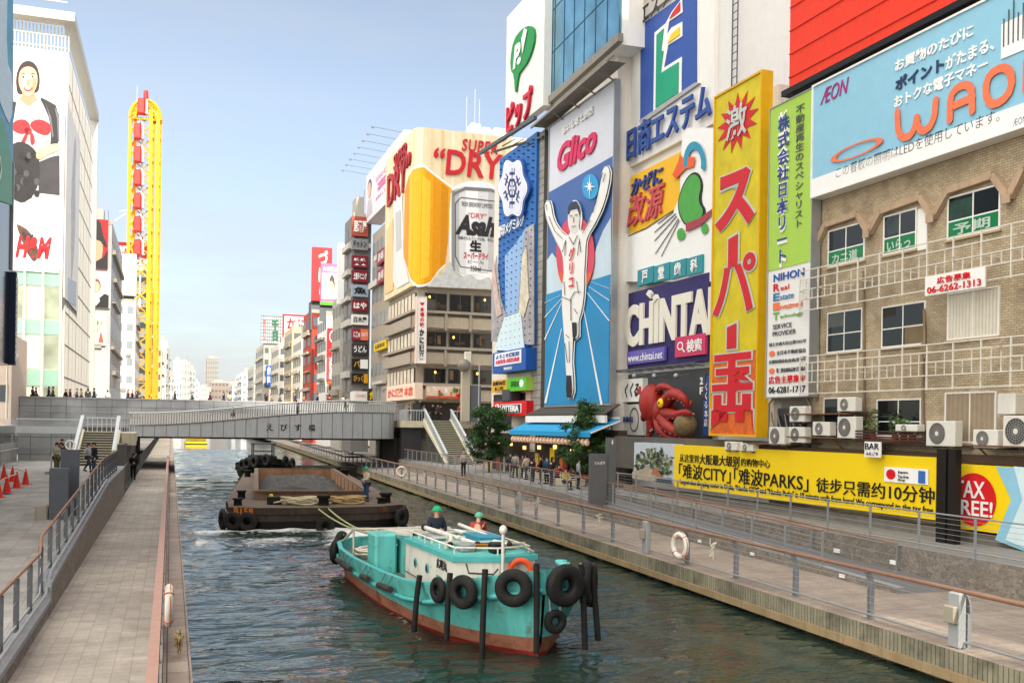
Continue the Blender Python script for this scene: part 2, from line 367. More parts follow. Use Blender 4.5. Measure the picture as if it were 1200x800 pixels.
def dup(o, parent=None, mat=None, **kw):
    c = o.copy(); COL.objects.link(c)
    if parent is not None: c.parent = parent
    if mat is not None: c.matrix_world = mat
    for ch in list(o.children): dup(ch, c)
    for k, v in kw.items(): c[k] = v
    return c
TEXT = {}
def text_geo(s, bold=0.0, shear=0.0, space=1.0, vert=False, res=3):
    key = (s, bold, shear, space, vert)
    if key in TEXT: return TEXT[key]
    c = bpy.data.curves.new('t', 'FONT'); c.body = '\n'.join(s) if vert else s
    c.offset = bold; c.shear = shear; c.space_character = space; c.extrude = .5; c.resolution_u = res
    c.align_x = 'CENTER' if vert or '\n' in s else 'LEFT'; c.space_line = 1.05 if vert else 1.0
    o = bpy.data.objects.new('t', c); me = bpy.data.meshes.new_from_object(o)
    vs = [tuple(v.co) for v in me.vertices]; fs = [tuple(p.vertices) for p in me.polygons]
    bpy.data.objects.remove(o); bpy.data.meshes.remove(me); bpy.data.curves.remove(c)
    TEXT[key] = (vs, fs)
    return vs, fs
def put_text(mb, s, x, z, w, h, y, th=.02, fit='stretch', bold=0.0, shear=0.0, space=1.0, vert=False, m=0, fn=None):
    vs, fs = text_geo(s, bold, shear, space, vert)
    if not vs: return mb
    x0, x1 = min(v[0] for v in vs), max(v[0] for v in vs); z0, z1 = min(v[1] for v in vs), max(v[1] for v in vs)
    sx, sz = w/max(x1-x0, 1e-6), h/max(z1-z0, 1e-6); ox, oz = x, z
    if fit != 'stretch':
        k = min(sx, sz)
        if fit == 'center': ox += (w - k*(x1-x0))/2
        oz += (h - k*(z1-z0))/2; sx = sz = k
    out = []
    for v in vs:
        p = [ox+(v[0]-x0)*sx, y-th*(v[2]+.5), oz+(v[1]-z0)*sz]
        if fn: p[0], p[2] = fn(p[0], p[2])
        out.append(p)
    return mb.add(out, fs, m)
class Sign:
    """a board on a facade; shapes and words are laid on it in fractions of its width and height"""
    def __init__(s, F, rect, mat, label, out=.25, thick=None, name='billboard', cat='billboard', group=None, frame=None, px=True, edge=None):
        s.u, s.z, s.w, s.h = F.rect(*rect, out=out) if px else rect
        s.F = F; s.out = out; s.k = 0
        s.root = thing(name, label, cat, F.at(s.u, 0, s.z), group)
        mb = MB(); t = out if thick is None else thick
        mb.box(0, s.w, -out, -out + t - .004, 0, s.h, 0)
        s.board = mb.build('board', mat, s.root)
        if frame:
            f = MB(); e = edge or .12
            for a in ((-e, s.w+e, -e, 0), (-e, s.w+e, s.h, s.h+e), (-e, 0, 0, s.h), (s.w, s.w+e, 0, s.h)):
                f.box(a[0], a[1], -out-.06, -out+max(t, .1)-.01, a[2], a[3])
            f.build('frame', frame, s.root)
    def y(s, lay): return -s.out - .004 - .014*lay
    def poly(s, pts, mat, lay=0, th=.012, name='graphic', parent=None):
        mb = MB()
        for p in (pts if isinstance(pts[0][0], (list, tuple)) else [pts]):
            mb.poly([(a*s.w, b*s.h) for a, b in p], s.y(lay)-th, s.y(lay))
        return mb.build(name, mat, parent or s.root)
    def rectf(s, x, z, w, h, mat, lay=0, th=.012, name='panel'): return s.poly([(x, z), (x+w, z), (x+w, z+h), (x, z+h)], mat, lay, th, name)
    def ell(s, x, z, rx, rz, mat, lay=0, th=.012, n=28, name='graphic'):
        return s.poly([(x+rx*cos(2*pi*i/n), z+rz*sin(2*pi*i/n)) for i in range(n)], mat, lay, th, name)
    def ring(s, x, z, rx, rz, t, mat, lay=0, th=.012, n=32, name='graphic', a0=0, a1=360):
        mb = MB()
        for i in range(n):
            a, b = radians(a0+(a1-a0)*i/n), radians(a0+(a1-a0)*(i+1)/n)
            mb.poly([((x+rx*cos(a))*s.w, (z+rz*sin(a))*s.h), ((x+rx*cos(b))*s.w, (z+rz*sin(b))*s.h),
                     ((x+rx*(1-t)*cos(b))*s.w, (z+rz*(1-t)*sin(b))*s.h), ((x+rx*(1-t)*cos(a))*s.w, (z+rz*(1-t)*sin(a))*s.h)], s.y(lay)-th, s.y(lay))
        return mb.build(name, mat, s.root)
    def text(s, t, x, z, w, h, mat, lay=1, th=.02, name='lettering', parent=None, **kw):
        mb = MB(); put_text(mb, t, x*s.w, z*s.h, w*s.w, h*s.h, s.y(lay), th, **kw)
        return mb.build(name, mat, parent or s.root)
    def outline_text(s, t, x, z, w, h, mat, omat, lay=1, th=.02, bold=.02, ob=.07, **kw):
        mb = MB(); put_text(mb, t, x*s.w, z*s.h, w*s.w, h*s.h, s.y(lay), th, bold=ob, **kw); mb.build('letter_outline', omat, s.root)
        g = .02
        mb = MB(); put_text(mb, t, (x+w*.03)*s.w, (z+h*.03)*s.h, w*.94*s.w, h*.94*s.h, s.y(lay)-th-.003, th, bold=bold, **kw)
        return mb.build('lettering', mat, s.root)
def window(root, x0, x1, z0, z1, y, fmat, gmat, nx=2, nz=1, ft=.05, sill=None, pr=.05, hz=None, cur=None):
    """a framed window on a wall whose face is at y (front towards -y)"""
    f = MB()
    f.box(x0, x1, y-pr, y-.003, z0, z0+ft).box(x0, x1, y-pr, y-.003, z1-ft, z1).box(x0, x0+ft, y-pr, y-.003, z0+ft, z1-ft).box(x1-ft, x1, y-pr, y-.003, z0+ft, z1-ft)
    for i in range(1, nx):
        x = x0+(x1-x0)*i/nx; f.box(x-ft*.4, x+ft*.4, y-pr*.8, y-.006, z0+ft, z1-ft)
    for q in ([z0+(z1-z0)*i/nz for i in range(1, nz)] if hz is None else [z0+(z1-z0)*hz]):
        f.box(x0+ft, x1-ft, y-pr*.7, y-.008, q-ft*.4, q+ft*.4)
    o = f.build('window', fmat, root)
    MB().box(x0+ft*.5, x1-ft*.5, y-.022, y-.012, z0+ft*.5, z1-ft*.5).build('pane', gmat, o)
    if sill: MB().box(x0-.06, x1+.06, y-pr-.06, y-.004, z0-.08, z0-.003).build('sill', sill, o)
    return o
# shared paints
WHITE = M('white_paint', 'efeee9', .5, var=.05, streak=.10)
WHITE2 = M('white_plain', 'f2f2f0', .5, var=.03)
CREAM = M('cream_wall', 'ddd6c8', .7, var=.10, streak=.22)
BLACK = M('black_paint', '16161a', .5, var=.15)
STEEL = M('galvanised_steel', 'a8abad', .42, .55, var=.10)
STEELD = M('dark_steel', '5b5e62', .5, .4, var=.12)
GREY = M('grey_paint', '83868a', .55, var=.08)
DARKGREY = M('dark_grey_paint', '46494d', .55, var=.1)
CONC = M('concrete', '9c978e', .85, var=.2, scale=1.2, streak=.3, bump=.2)
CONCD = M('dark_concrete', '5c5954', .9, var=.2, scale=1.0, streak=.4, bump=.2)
GLASSD = glass('dark_window_glass', '14191b', .08, 0, .5)
GLASSM = glass('grey_window_glass', '2c3538', .08, 0, .5)
RED = M('red_paint', 'd4151f', .5, var=.05)
BLUE = M('blue_paint', '1c55a8', .5, var=.05)
YEL = M('yellow_paint', 'f2cb12', .5, var=.05)
RUBBER = M('black_rubber', '201f1e', .75, var=.55, scale=4, bump=.4, bscale=25, streak=.1)
from mathutils import noise as mnoise
# ================================================================ ground, canal, banks
PAVE = tiles('grey_paving', 'a6a39c', '97948e', '83807a', .6, .6, .008, rough=.8, offset=0, stain=.38)
WALKT = tiles('beige_walkway_tiles', 'b5ab9e', 'a69d91', '8f867b', .3, .3, .006, rough=.8, offset=0, stain=.38)
PROM = tiles('brown_promenade_blocks', 'aa9d90', '9b8c7d', '7a6e63', .9, .12, .006, rough=.8, stain=.35)
STONE = stone('rough_stone_wall', '968e83', '837b70')
EDGE = tiles('pink_edge_stones', 'b3a496', 'a08e82', '5f564e', .4, .9, .012, rough=.85, offset=0, stain=.4)
ASPH = M('ramp_asphalt', '6d6d6e', .9, var=.12, scale=3, bump=.3, bscale=60)
COPING = M('grey_coping', '8d8f91', .8, var=.15, bump=.2)
FASC = tiles('mossy_quay_edge', '9f9883', '88836c', '615c4b', .13, 1.2, .012, plane='yz', rough=.9, offset=0, stain=.95, bump=.8, staincol=(.022, .03, .012))
BEAMQ = M('tan_quay_beam', 'a08a68', .8, var=.3, scale=1.0, streak=.7)
def water_mat():
    m = bpy.data.materials.new('canal_water'); m.use_nodes = True; nt = m.node_tree; b = nt.nodes['Principled BSDF']; L = nt.links
    b.inputs['Base Color'].default_value = (.019, .035, .026, 1); b.inputs['Roughness'].default_value = .06; b.inputs['IOR'].default_value = 1.33
    tc = nd(nt, 'ShaderNodeTexCoord'); mp = nd(nt, 'ShaderNodeMapping'); mp.inputs['Scale'].default_value = (.55, 1.35, 1); L.new(tc.outputs['Object'], mp.inputs['Vector'])
    n1 = nd(nt, 'ShaderNodeTexNoise', Scale=1.05, Detail=3.0, Roughness=.5, Distortion=.6); L.new(mp.outputs[0], n1.inputs['Vector'])
    n2 = nd(nt, 'ShaderNodeTexNoise', Scale=5.0, Detail=2.0, Roughness=.5, Distortion=.3); L.new(mp.outputs[0], n2.inputs['Vector'])
    b1 = nd(nt, 'ShaderNodeBump'); b1.inputs['Strength'].default_value = 1.0; b1.inputs['Distance'].default_value = .17; L.new(n1.outputs['Fac'], b1.inputs['Height'])
    b2 = nd(nt, 'ShaderNodeBump'); b2.inputs['Strength'].default_value = .45; b2.inputs['Distance'].default_value = .03; L.new(n2.outputs['Fac'], b2.inputs['Height']); L.new(b1.outputs[0], b2.inputs['Normal'])
    L.new(b2.outputs[0], b.inputs['Normal'])
    at = nd(nt, 'ShaderNodeAttribute', attribute_name='foam')
    n3 = nd(nt, 'ShaderNodeTexNoise', Scale=1.5, Detail=10.0, Roughness=.72, Distortion=1.6); L.new(tc.outputs['Object'], n3.inputs['Vector'])
    ad = nd(nt, 'ShaderNodeMath', operation='ADD'); L.new(at.outputs['Fac'], ad.inputs[0]); L.new(n3.outputs['Fac'], ad.inputs[1])
    mr = nd(nt, 'ShaderNodeMapRange'); mr.inputs[1].default_value = .76; mr.inputs[2].default_value = 1.02; L.new(ad.outputs[0], mr.inputs[0])
    df = nd(nt, 'ShaderNodeBsdfDiffuse'); df.inputs['Color'].default_value = (.72, .74, .72, 1)
    mx = nd(nt, 'ShaderNodeMixShader'); L.new(mr.outputs[0], mx.inputs[0]); L.new(b.outputs[0], mx.inputs[1]); L.new(df.outputs[0], mx.inputs[2])
    out = nt.nodes['Material Output']; L.new(mx.outputs[0], out.inputs['Surface'])
    return m
def foam_at(n, t):
    f = 0.0
    if 1 < n < 12.5 and 36 < t < 49:                         # in front of the barge's square bow
        d = 47.6 - t; f = max(f, (.55+.2*mnoise.noise((n*.5, 3, 1))) * math.exp(-abs(d - .3) / 1.2), .36*math.exp(-((d-4.5)/2.6)**2)*(1+.8*mnoise.noise((n*.6, t*.3, 9))))
    if 4.6 < n < 10.5 and 33 < t < 48:                       # propeller wash behind the tug
        f = max(f, .56 * math.exp(-((n - 8.0) / 1.7) ** 2) * (1 if t > 34.8 else .1))
    for e in (2.2, 11.3):
        if t > 47: f = max(f, .5 * math.exp(-abs(n - e) / .35) * math.exp(-(t - 47) / 9))
    if 18 < t < 35:                                          # thin line along the tug's hull
        f = max(f, .3 * math.exp(-abs(n - (5.75 if t > 23 else 7.9)) / .18) if t > 21 else 0)
    return f
def make_water():
    step = .22; t0, t1, n0, n1 = 12.0, 84.0, -.2, 18.4
    nt_, nn = int((t1-t0)/step)+1, int((n1-n0)/step)+1
    V, Fc, fo = [], [], []
    for i in range(nt_):
        t = t0+i*step
        for j in range(nn):
            n = n0+j*step
            h = .075*mnoise.noise((n*.45, t*.95, 1.3)) + .045*mnoise.noise((n*1.0+5, t*2.2, 7.7))
            f = foam_at(n, t)
            edge = min(1, (i)/4, (nt_-1-i)/10)
            h = (h + f*.16*(1+mnoise.noise((n*1.4, t*1.4, 3)))) * edge
            V.append((n, t, h)); fo.append(f)
    for i in range(nt_-1):
        for j in range(nn-1):
            a = i*nn+j; Fc.append((a, a+1, a+nn+1, a+nn))
    nb = len(V); st2 = .55; mt, mn = int((190-t1)/st2)+1, int((22.0-n0)/st2)+1
    for i in range(mt):
        t = t1+i*st2
        for j in range(mn):
            n = n0+j*st2; e = min(1, i/2, (mt-1-i)/12)
            V.append((n, t, e*(.11*mnoise.noise((n*.35, t*.7, 4.3))+.06*mnoise.noise((n*.9, t*1.6, 2.1))))); fo.append(0.0)
    for i in range(mt-1):
        for j in range(mn-1):
            a = nb+i*mn+j; Fc.append((a, a+1, a+mn+1, a+mn))
    te_ = t1+(mt-1)*st2
    k = len(V)
    def flat(x0, t_a, x1, t_b):
        q = len(V); V.extend([(x0, t_a, 0), (x1, t_a, 0), (x1, t_b, 0), (x0, t_b, 0)]); fo.extend([0.0]*4); Fc.append((q, q+1, q+2, q+3))
    flat(-6, -60, 30, t0); flat(-6, t0, n0, te_); flat(n1, t0, 30, t1); flat(22.0, t1, 36, te_); flat(-6, te_, 42, 900)
    me = bpy.data.meshes.new('water'); me.from_pydata(V, [], Fc)
    a = me.attributes.new('foam', 'FLOAT', 'POINT'); a.data.foreach_set('value', fo)
    me.polygons.foreach_set('use_smooth', [True]*len(me.polygons)); me.materials.append(water_mat()); me.update()
    o = bpy.data.objects.new('water', me); COL.objects.link(o); o.matrix_world = CM
    return kind(o, 'structure')
make_water()
# the land: one sheet with the canal cut out of it, reaching the horizon
gr = MB()
gr.quad((20.5, 124, 1.0), (31, 124, 1.0), (31, 240, 1.0), (26, 240, 1.0)).quad((-2600, -60, 1.9), (-13.5, -60, 1.9), (-13.5, 3500, 1.9), (-2600, 3500, 1.9)).quad((31, -60, 1.42), (3500, -60, 1.42), (3500, 3500, 1.42), (31, 3500, 1.42))
gr.quad((-13.5, 101, 1.9), (-2.6, 100, 1.9), (-2.6, 900, 1.9), (-13.5, 900, 1.9)).quad((22, 240, .74), (31, 240, .74), (31, 900, .74), (26, 900, .74)).quad((-13.5, 900, 1.2), (31, 900, 1.2), (31, 3500, 1.2), (-13.5, 3500, 1.2))
kind(gr.build('ground', M('city_ground', '8b8882', .9, var=.2, scale=.3), None, CM), 'structure')
# left bank: low walkway, edge stones, ramped terrace
lw = MB().box(-2.5, -.08, -20, 420, -.6, .70)
kind(lw.build('walkway', WALKT, None, CM), 'structure')
le = MB().box(-.07, .45, -20, 420, -.6, .36)
kind(le.build('quay_edge', EDGE, None, CM), 'structure')
def ramp_z(t): return .74 + max(0, min(1, (t-17)/29))*1.31
ts = [-20, 17, 20, 23, 26, 29, 32, 35, 38, 41, 44, 46, 101]
lt = MB()
for a, b in zip(ts[:-1], ts[1:]):
    lt.quad((-14, a, ramp_z(a)), (-2.78, a, ramp_z(a)), (-2.78, b, ramp_z(b)), (-14, b, ramp_z(b)))
kind(lt.build('terrace_ramp', PAVE, None, CM), 'structure')
def wall_top(t): return 1.06 if t < 24.5 else ramp_z(t)+.34
wl_ = MB()
seg = [-20, 24.48, 24.5, 30, 36, 42, 46, 62]
for a, b in zip(seg[:-1], seg[1:]):
    za, zb = wall_top(a), wall_top(b)
    for x0, x1, ya, yb in ((-2.5, -2.5, a, b),):
        wl_.quad((x0, b, .5), (x0, a, .5), (x0, a, za-.1), (x0, b, zb-.1), 0)
        wl_.quad((-2.47, b, zb-.1), (-2.47, a, za-.1), (-2.47, a, za), (-2.47, b, zb), 1)
        wl_.quad((-2.47, a, za), (-2.80, a, za), (-2.80, b, zb), (-2.47, b, zb), 1)
        wl_.quad((-2.80, a, za), (-2.80, a, .5), (-2.80, b, .5), (-2.80, b, zb), 1)
wl_.quad((-2.48, 24.5, .5), (-2.80, 24.5, .5), (-2.80, 24.5, wall_top(25)), (-2.48, 24.5, wall_top(25)), 1)
wl_.quad((-2.47, 62, .5), (-2.47, 62, wall_top(61)), (-2.8, 62, wall_top(61)), (-2.8, 62, .5), 0)
tag(wl_.build('stone_wall', [STONE, COPING], None, CM), 'low rough stone wall with grey coping stepping up beside the beige walkway', 'wall')
# right bank: promenade, ramp, upper terrace
def strip(f0, f1, z0, z1, ts, zb=None):
    mb = MB()
    for a, b in zip(ts[:-1], ts[1:]):
        mb.quad((f0(a), a, z0(a)), (f1(a), a, z1(a)), (f1(b), b, z1(b)), (f0(b), b, z0(b)))
    return mb
TT = list(range(-20, 241, 4))
PZ, TZ = .75, 1.5
def rz_(t): return PZ + max(0, min(1, (t-22)/28))*(TZ-PZ)
kind(strip(E, lambda t: E(t)+6.2, lambda t: PZ, lambda t: PZ, TT).build('promenade', PROM, None, CM), 'structure')
fs_ = MB()
for a, b in zip(TT[:-1], TT[1:]):
    fs_.quad((E(a), a, PZ), (E(b), b, PZ), (E(b), b, PZ-.42), (E(a), a, PZ-.42), 0)
    fs_.quad((E(a)+.02, a, PZ-.42), (E(b)+.02, b, PZ-.42), (E(b)+.10, b, PZ-.42), (E(a)+.10, a, PZ-.42), 1)
    fs_.quad((E(a)-.05, a, PZ-.42), (E(b)-.05, b, PZ-.42), (E(b)-.05, b, PZ-.62), (E(a)-.05, a, PZ-.62), 1)
    fs_.quad((E(a)+.0, a, PZ-.418), (E(b)+.0, b, PZ-.418), (E(b)-.05, b, PZ-.42), (E(a)-.05, a, PZ-.42), 1)
    fs_.quad((E(a)+.30, a, PZ-.62), (E(b)+.30, b, PZ-.62), (E(b)+.30, b, -.6), (E(a)+.30, a, -.6), 0)
    fs_.quad((E(a)-.05, a, PZ-.62), (E(b)-.05, b, PZ-.62), (E(b)+.3, b, PZ-.62), (E(a)+.3, a, PZ-.62), 1)
kind(fs_.build('quay_wall', [FASC, BEAMQ], None, CM), 'structure')
tr = [22 + 2*i for i in range(15)]
kind(strip(lambda t: E(t)+3.72, lambda t: E(t)+6.0, lambda t: rz_(t)+.004, lambda t: rz_(t)+.004, tr).build('ramp', ASPH, None, CM), 'structure')
te = strip(lambda t: E(t)+(6.0 if t < 50 else 3.72), lambda t: 33, lambda t: TZ, lambda t: TZ, [-20, 0, 20, 30, 40, 49.99, 50, 60, 70, 80, 90, 100, 122])
kind(te.build('terrace', M('terrace_paving', '85817b', .85, var=.15, scale=2, bump=.2), None, CM), 'structure')
def stone_wall(f, th, ts, z0, z1, name, label, mats=(STONE, COPING)):
    mb = MB()
    for a, b in zip(ts[:-1], ts[1:]):
        x0a, x0b = f(a), f(b)
        mb.quad((x0a, a, z1(a)), (x0b, b, z1(b)), (x0b, b, z0(b)), (x0a, a, z0(a)), 0)
        mb.quad((x0a, a, z1(a)), (x0a+th, a, z1(a)), (x0b+th, b, z1(b)), (x0b, b, z1(b)), 1)
        mb.quad((x0a+th, a, z0(a)), (x0b+th, b, z0(b)), (x0b+th, b, z1(b)), (x0a+th, a, z1(a)), 0)
    a, b = ts[0], ts[-1]
    mb.quad((f(a), a, z0(a)), (f(a)+th, a, z0(a)), (f(a)+th, a, z1(a)), (f(a), a, z1(a)), 1)
    mb.quad((f(b)+th, b, z0(b)), (f(b), b, z0(b)), (f(b), b, z1(b)), (f(b)+th, b, z1(b)), 1)
    return tag(mb.build(name, list(mats), None, CM), label, 'wall')
stone_wall(lambda t: E(t)+3.45, .27, [22, 26, 30, 36, 42, 50, 60, 75, 95], lambda t: .5, lambda t: rz_(t)+.16, 'stone_wall', 'low rough stone kerb wall between the right promenade and the ramp')
stone_wall(lambda t: E(t)+6.0, .30, [-20, 10, 20, 30, 40, 50], lambda t: .5, lambda t: TZ+.12, 'stone_wall', 'rough stone retaining wall between the ramp and the yellow banner terrace')
wf = MB()
for t in (24.0, 28.4, 33.2, 38.5): wf.box(E(t)+5.97, E(t)+6.0-.002, t-.14, t+.14, 1.02, 1.12)
for i, t in enumerate((24.4, 29.4, 33.2)):
    o = MB().box(E(t)+3.41, E(t)+3.448, t-.12, t+.12, .82, .92, 0, None, .008).build('wall_light', WHITE2, None, CM)
    tag(o, ['small white wall light on the kerb wall right of the lifebuoy', 'small white wall light on the kerb wall behind the lifebuoy', 'small white wall light on the kerb wall left of the lifebuoy'][i], 'wall light', 'small lights set in the stone walls')
for i, t in enumerate((19.6, 25.3, 28.2)):
    o = MB().box(E(t)+5.955, E(t)+5.996, t-.16, t+.16, 1.0, 1.13, 0, None, .008).build('wall_light', WHITE2, None, CM)
    tag(o, ['small white wall light nearest the camera on the terrace wall', 'small white wall light on the terrace wall by the ramp foot', 'small white wall light farthest up the ramp wall'][i], 'wall light', 'small lights set in the stone walls')
# ================================================================ railings
RUSTRAIL = M('brown_wooden_handrail', '8d6a56', .55, var=.18, scale=5)
PINKRAIL = M('pinkish_brown_rail', 'a98577', .6, var=.12, scale=4)
def along(path, step, first=0.0):
    out = []; d = first; acc = 0.0
    for p, q in zip(path[:-1], path[1:]):
        p, q = Vector(p), Vector(q); L = (q-p).length
        while d <= acc+L+1e-6:
            out.append((p+(q-p)*((d-acc)/L), (q-p).normalized())); d += step
        acc += L
    return out
def railing(name, label, path, h, step, post, top_mat, post_mat=GREY, cables=5, toprad=.035, group=None, topw=None, low=True, first=0.0, side=1):
    """a railing along a path in canal coordinates; every post is a part"""
    r = thing(name, label, 'railing', CM, group)
    P = [Vector(p) for p in path]
    if topw:
        mb = MB()
        for a, b in zip(P[:-1], P[1:]): mb.bar(a+Vector((0, 0, h)), b+Vector((0, 0, h)), topw, .06)
        mb.build('handrail', top_mat, r)
    else: MB().tube([p+Vector((0, 0, h)) for p in P], toprad, 8).build('handrail', top_mat, r)
    cb = MB()
    for k in range(cables):
        z = h*(.22+.68*k/max(1, cables-1)); cb.tube([p+Vector((0, 0, z)) for p in P], .006, 4, smooth=False)
    if cables: cb.build('cables', STEEL, r)
    if low: MB().tube([p+Vector((0, 0, .14)) for p in P], .028, 6).build('bottom_rail', STEEL, r)
    proto = None
    for i, (p, d) in enumerate(along(path, step, first)[:100]):
        a = atan2(d.y, d.x); T = Matrix.Translation(p) @ Matrix.Rotation(a, 4, 'Z')
        if proto is None:
            proto = post().build('post', post_mat, r); proto.matrix_local = T
        else:
            c = proto.copy(); COL.objects.link(c); c.parent = r; c.matrix_local = T
    return r
def post_flat(h, w=.10, d=.03):
    return lambda: MB().box(-d, d, -w/2, w/2, 0, h-.02).box(-.07, .07, -.08, .08, 0, .012)
def post_curved(h):
    def f():
        mb = MB()
        for s in (-.075, .035):                                # two flat bars leaning in at the top
            pts = [(0, 0), (0, h*.62), (.02, h*.8), (.08, h*.93), (.17, h-.04)]
            pr = [(-.05+x, z) for x, z in pts]+[(.05+x, z) for x, z in pts[::-1]]
            for a, b in zip(pts[:-1], pts[1:]): mb.bar((s+.02, a[0]-.17+.02, a[1]), (s+.02, b[0]-.17+.02, b[1]), .10, .035, 0, Matrix.Rotation(0, 4, 'X'))
        mb.box(-.1, .1, -.24, -.04, 0, .015)
        return mb
    return f
def post_round(h, r=.03): return lambda: MB().tube([(0, 0, 0), (0, 0, h)], r, 8).lathe([(.07, 0), (.07, .015), (0, .015)], n=8)
G_RAIL = None
railing('quay_railing', 'long canal railing with curved grey posts and brown wooden handrail along right promenade', [(E(t)+.30, t, PZ) for t in (4, 16, 24, 32, 40, 60, 80, 120, 170)], 1.15, 3.08, post_curved(1.15), RUSTRAIL, GREY, 6, .048, first=2.9)
railing('ramp_railing', 'steel railing on the kerb wall beside the grey ramp', [(E(t)+3.58, t, rz_(t)+.16) for t in (25.6, 30, 36, 42, 50, 62, 76, 93)], 1.05, 2.05, post_flat(1.05, .06, .025), RUSTRAIL, STEEL, 6, .028)
railing('terrace_railing', 'steel cable railing on the stone wall before the yellow banner', [(E(t)+6.15, t, TZ+.12) for t in (6, 14, 20, 26, 34, 42, 50)], 1.1, 2.3, post_flat(1.1, .06, .025), STEEL, STEEL, 6, .024)
railing('wall_handrail', 'brown double handrail fixed low along the terrace retaining wall', [(E(t)+5.85, t, rz_(t)) for t in (25, 30, 36, 42, 49)], .85, 4.5, post_flat(.85, .05, .02), RUSTRAIL, STEEL, 3, .028, low=False)
railing('walkway_railing', 'canal side railing with wide pinkish brown top board along left walkway', [(-.18, t, .70) for t in (8, 14, 20, 40, 70, 96)], 1.08, 1.6, post_flat(1.08, .12, .02), PINKRAIL, STEELD, 6, topw=.15)
railing('terrace_railing', 'railing with reddish handrail and grey posts on the low stone wall at left', [(-2.70, t, (wall_top(t)-.02)) for t in (-2, 10, 24.4, 24.6, 32, 40, 46, 58)], 1.05, 1.9, post_flat(1.05, .10, .02), RUSTRAIL, STEELD, 3, .032)
MBp = MB().tube([(-2.56, t, wall_top(t)+.13) for t in (4, 12, 20, 24.2, 25.2, 34, 46)], .035, 8)
for t in (6, 10, 14, 18, 22, 27, 31, 36, 41): MBp.box(-2.575, -2.545, t-.015, t+.015, wall_top(t)-.01, wall_top(t)+.12)
tag(MBp.build('pipe_rail', STEEL, None, CM), 'thin pale steel pipe running along the coping of the low stone wall', 'pipe')
# ================================================================ the bridge and its stairs
PANELG = M('grey_metal_panel', 'b0b3b4', .45, .25, var=.07, streak=.25)
PANELT = tiles('grey_bridge_tiles', 'a6a9aa', '9a9d9f', '4c4f52', 1.35, 1.25, .02, plane='xz', rough=.5, offset=0, stain=.15, bump=.3)
FINS = M('silver_fins', 'c3c7c8', .35, .6, var=.06)
DECKM = M('bridge_deck', '8a8680', .85, var=.15)
CREAMC = M('cream_concrete', 'cfc6ae', .8, var=.12, streak=.35)
WHITER = M('pale_blue_grey_rail', 'c2c8cb', .45, .2, var=.06)
def sm(x): x = max(0, min(1, x)); return x*x*(3-2*x)
def be(n): return 94.0 if n < 14 else 94.0+3.5*(1-sqrt(max(0, 1-((n-14)/7.0)**2)))
def bz(n): return 4.62+1.5*sm((n+3.5)/20)
br = thing('bridge', 'grey canal bridge with finned silver balustrade and dark lettering on its side', 'bridge', CM)
ns = [-3.5+.5*i for i in range(36)]+[14.5+.25*i for i in range(27)]
fa = MB(); rl = MB(); fn = MB(); dk = MB()
for a, b in zip(ns[:-1], ns[1:]):
    fa.quad((a, be(a), 3.62), (b, be(b), 3.62), (b, be(b), bz(b)), (a, be(a), bz(a)))
    fa.quad((b, be(b), 3.62), (a, be(a), 3.62), (a, 112, 3.62), (b, 112, 3.62))
    dk.quad((a, be(a), bz(a)-.05), (b, be(b), bz(b)-.05), (b, 104, 5.9), (a, 104, 5.9))
fa.quad((21, 112, 3.62), (21, be(21), 3.62), (21, be(21), bz(21)), (21, 112, bz(21)))
fa.quad((-3.5, be(0), 3.62), (-3.5, 112, 3.62), (-3.5, 112, 4.62), (-3.5, be(0), 4.62))
fa.build('fascia', PANELG, br); dk.build('deck', DECKM, br)
jn = MB()
for i in range(26):
    n = -3.3+.98*i; jn.box(n-.02, n+.02, be(n)-.014, be(n)-.002, 3.64, bz(n)-.04)
for a, b in zip(ns[:-1], ns[1:]): jn.bar((a, be(a)-.03, bz(a)-.03), (b, be(b)-.03, bz(b)-.03), .05)
jn.build('joint_strips', DARKGREY, br)
for i in range(112):
    n = -3.45+24.3*i/111; y = be(n); lean = .12+.22*sm((n+3)/22)
    fn.bar((n, y+.02, bz(n)), (n+.02, y-lean, bz(n)+1.02), .075, .10)
fn.build('balustrade', FINS, br)
MB().tube([(n, be(n)-.12-.22*sm((n+3)/22), bz(n)+1.05) for n in ns[::3]+[20.9]], .06, 8).build('handrail', FINS, br)
pp = MB(); pp.box(-34, 24, 104, 104.35, 4.3, 7.05).box(-34, 24, 111.6, 112, 4.3, 7.05); pp.build('parapet', PANELT, br)
cp = MB(); cp.box(-34, 24, 103.93, 104.42, 7.05, 7.15).box(-34, 24, 103.97, 104.0, 5.72, 5.78); cp.build('parapet_cap', PANELG, br)
MB().box(-34, 24, 104.36, 111.6, 5.2, 5.95).build('deck', DECKM, br)
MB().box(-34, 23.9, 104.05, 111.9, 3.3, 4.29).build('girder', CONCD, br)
INK = M('dark_lettering', '2b2d30', .5)
lt_ = MB()
for i, ch in enumerate('えびす橋'): put_text(lt_, ch, 8.3+1.28*i, 4.22, .62, .74, be(9)-.004, .03, fit='center', bold=.01)
lt_.build('lettering', INK, br)
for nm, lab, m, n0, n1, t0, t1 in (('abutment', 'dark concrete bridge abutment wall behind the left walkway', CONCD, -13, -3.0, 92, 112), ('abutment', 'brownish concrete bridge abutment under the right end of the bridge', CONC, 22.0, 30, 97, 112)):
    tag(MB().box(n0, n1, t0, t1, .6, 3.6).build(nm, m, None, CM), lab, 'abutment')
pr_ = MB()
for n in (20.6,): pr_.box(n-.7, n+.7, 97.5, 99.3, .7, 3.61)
tag(pr_.build('bridge_pier', M('dark_pier', '2d2b29', .9), None, CM), 'dark square pier under the right end of the bridge', 'pier')
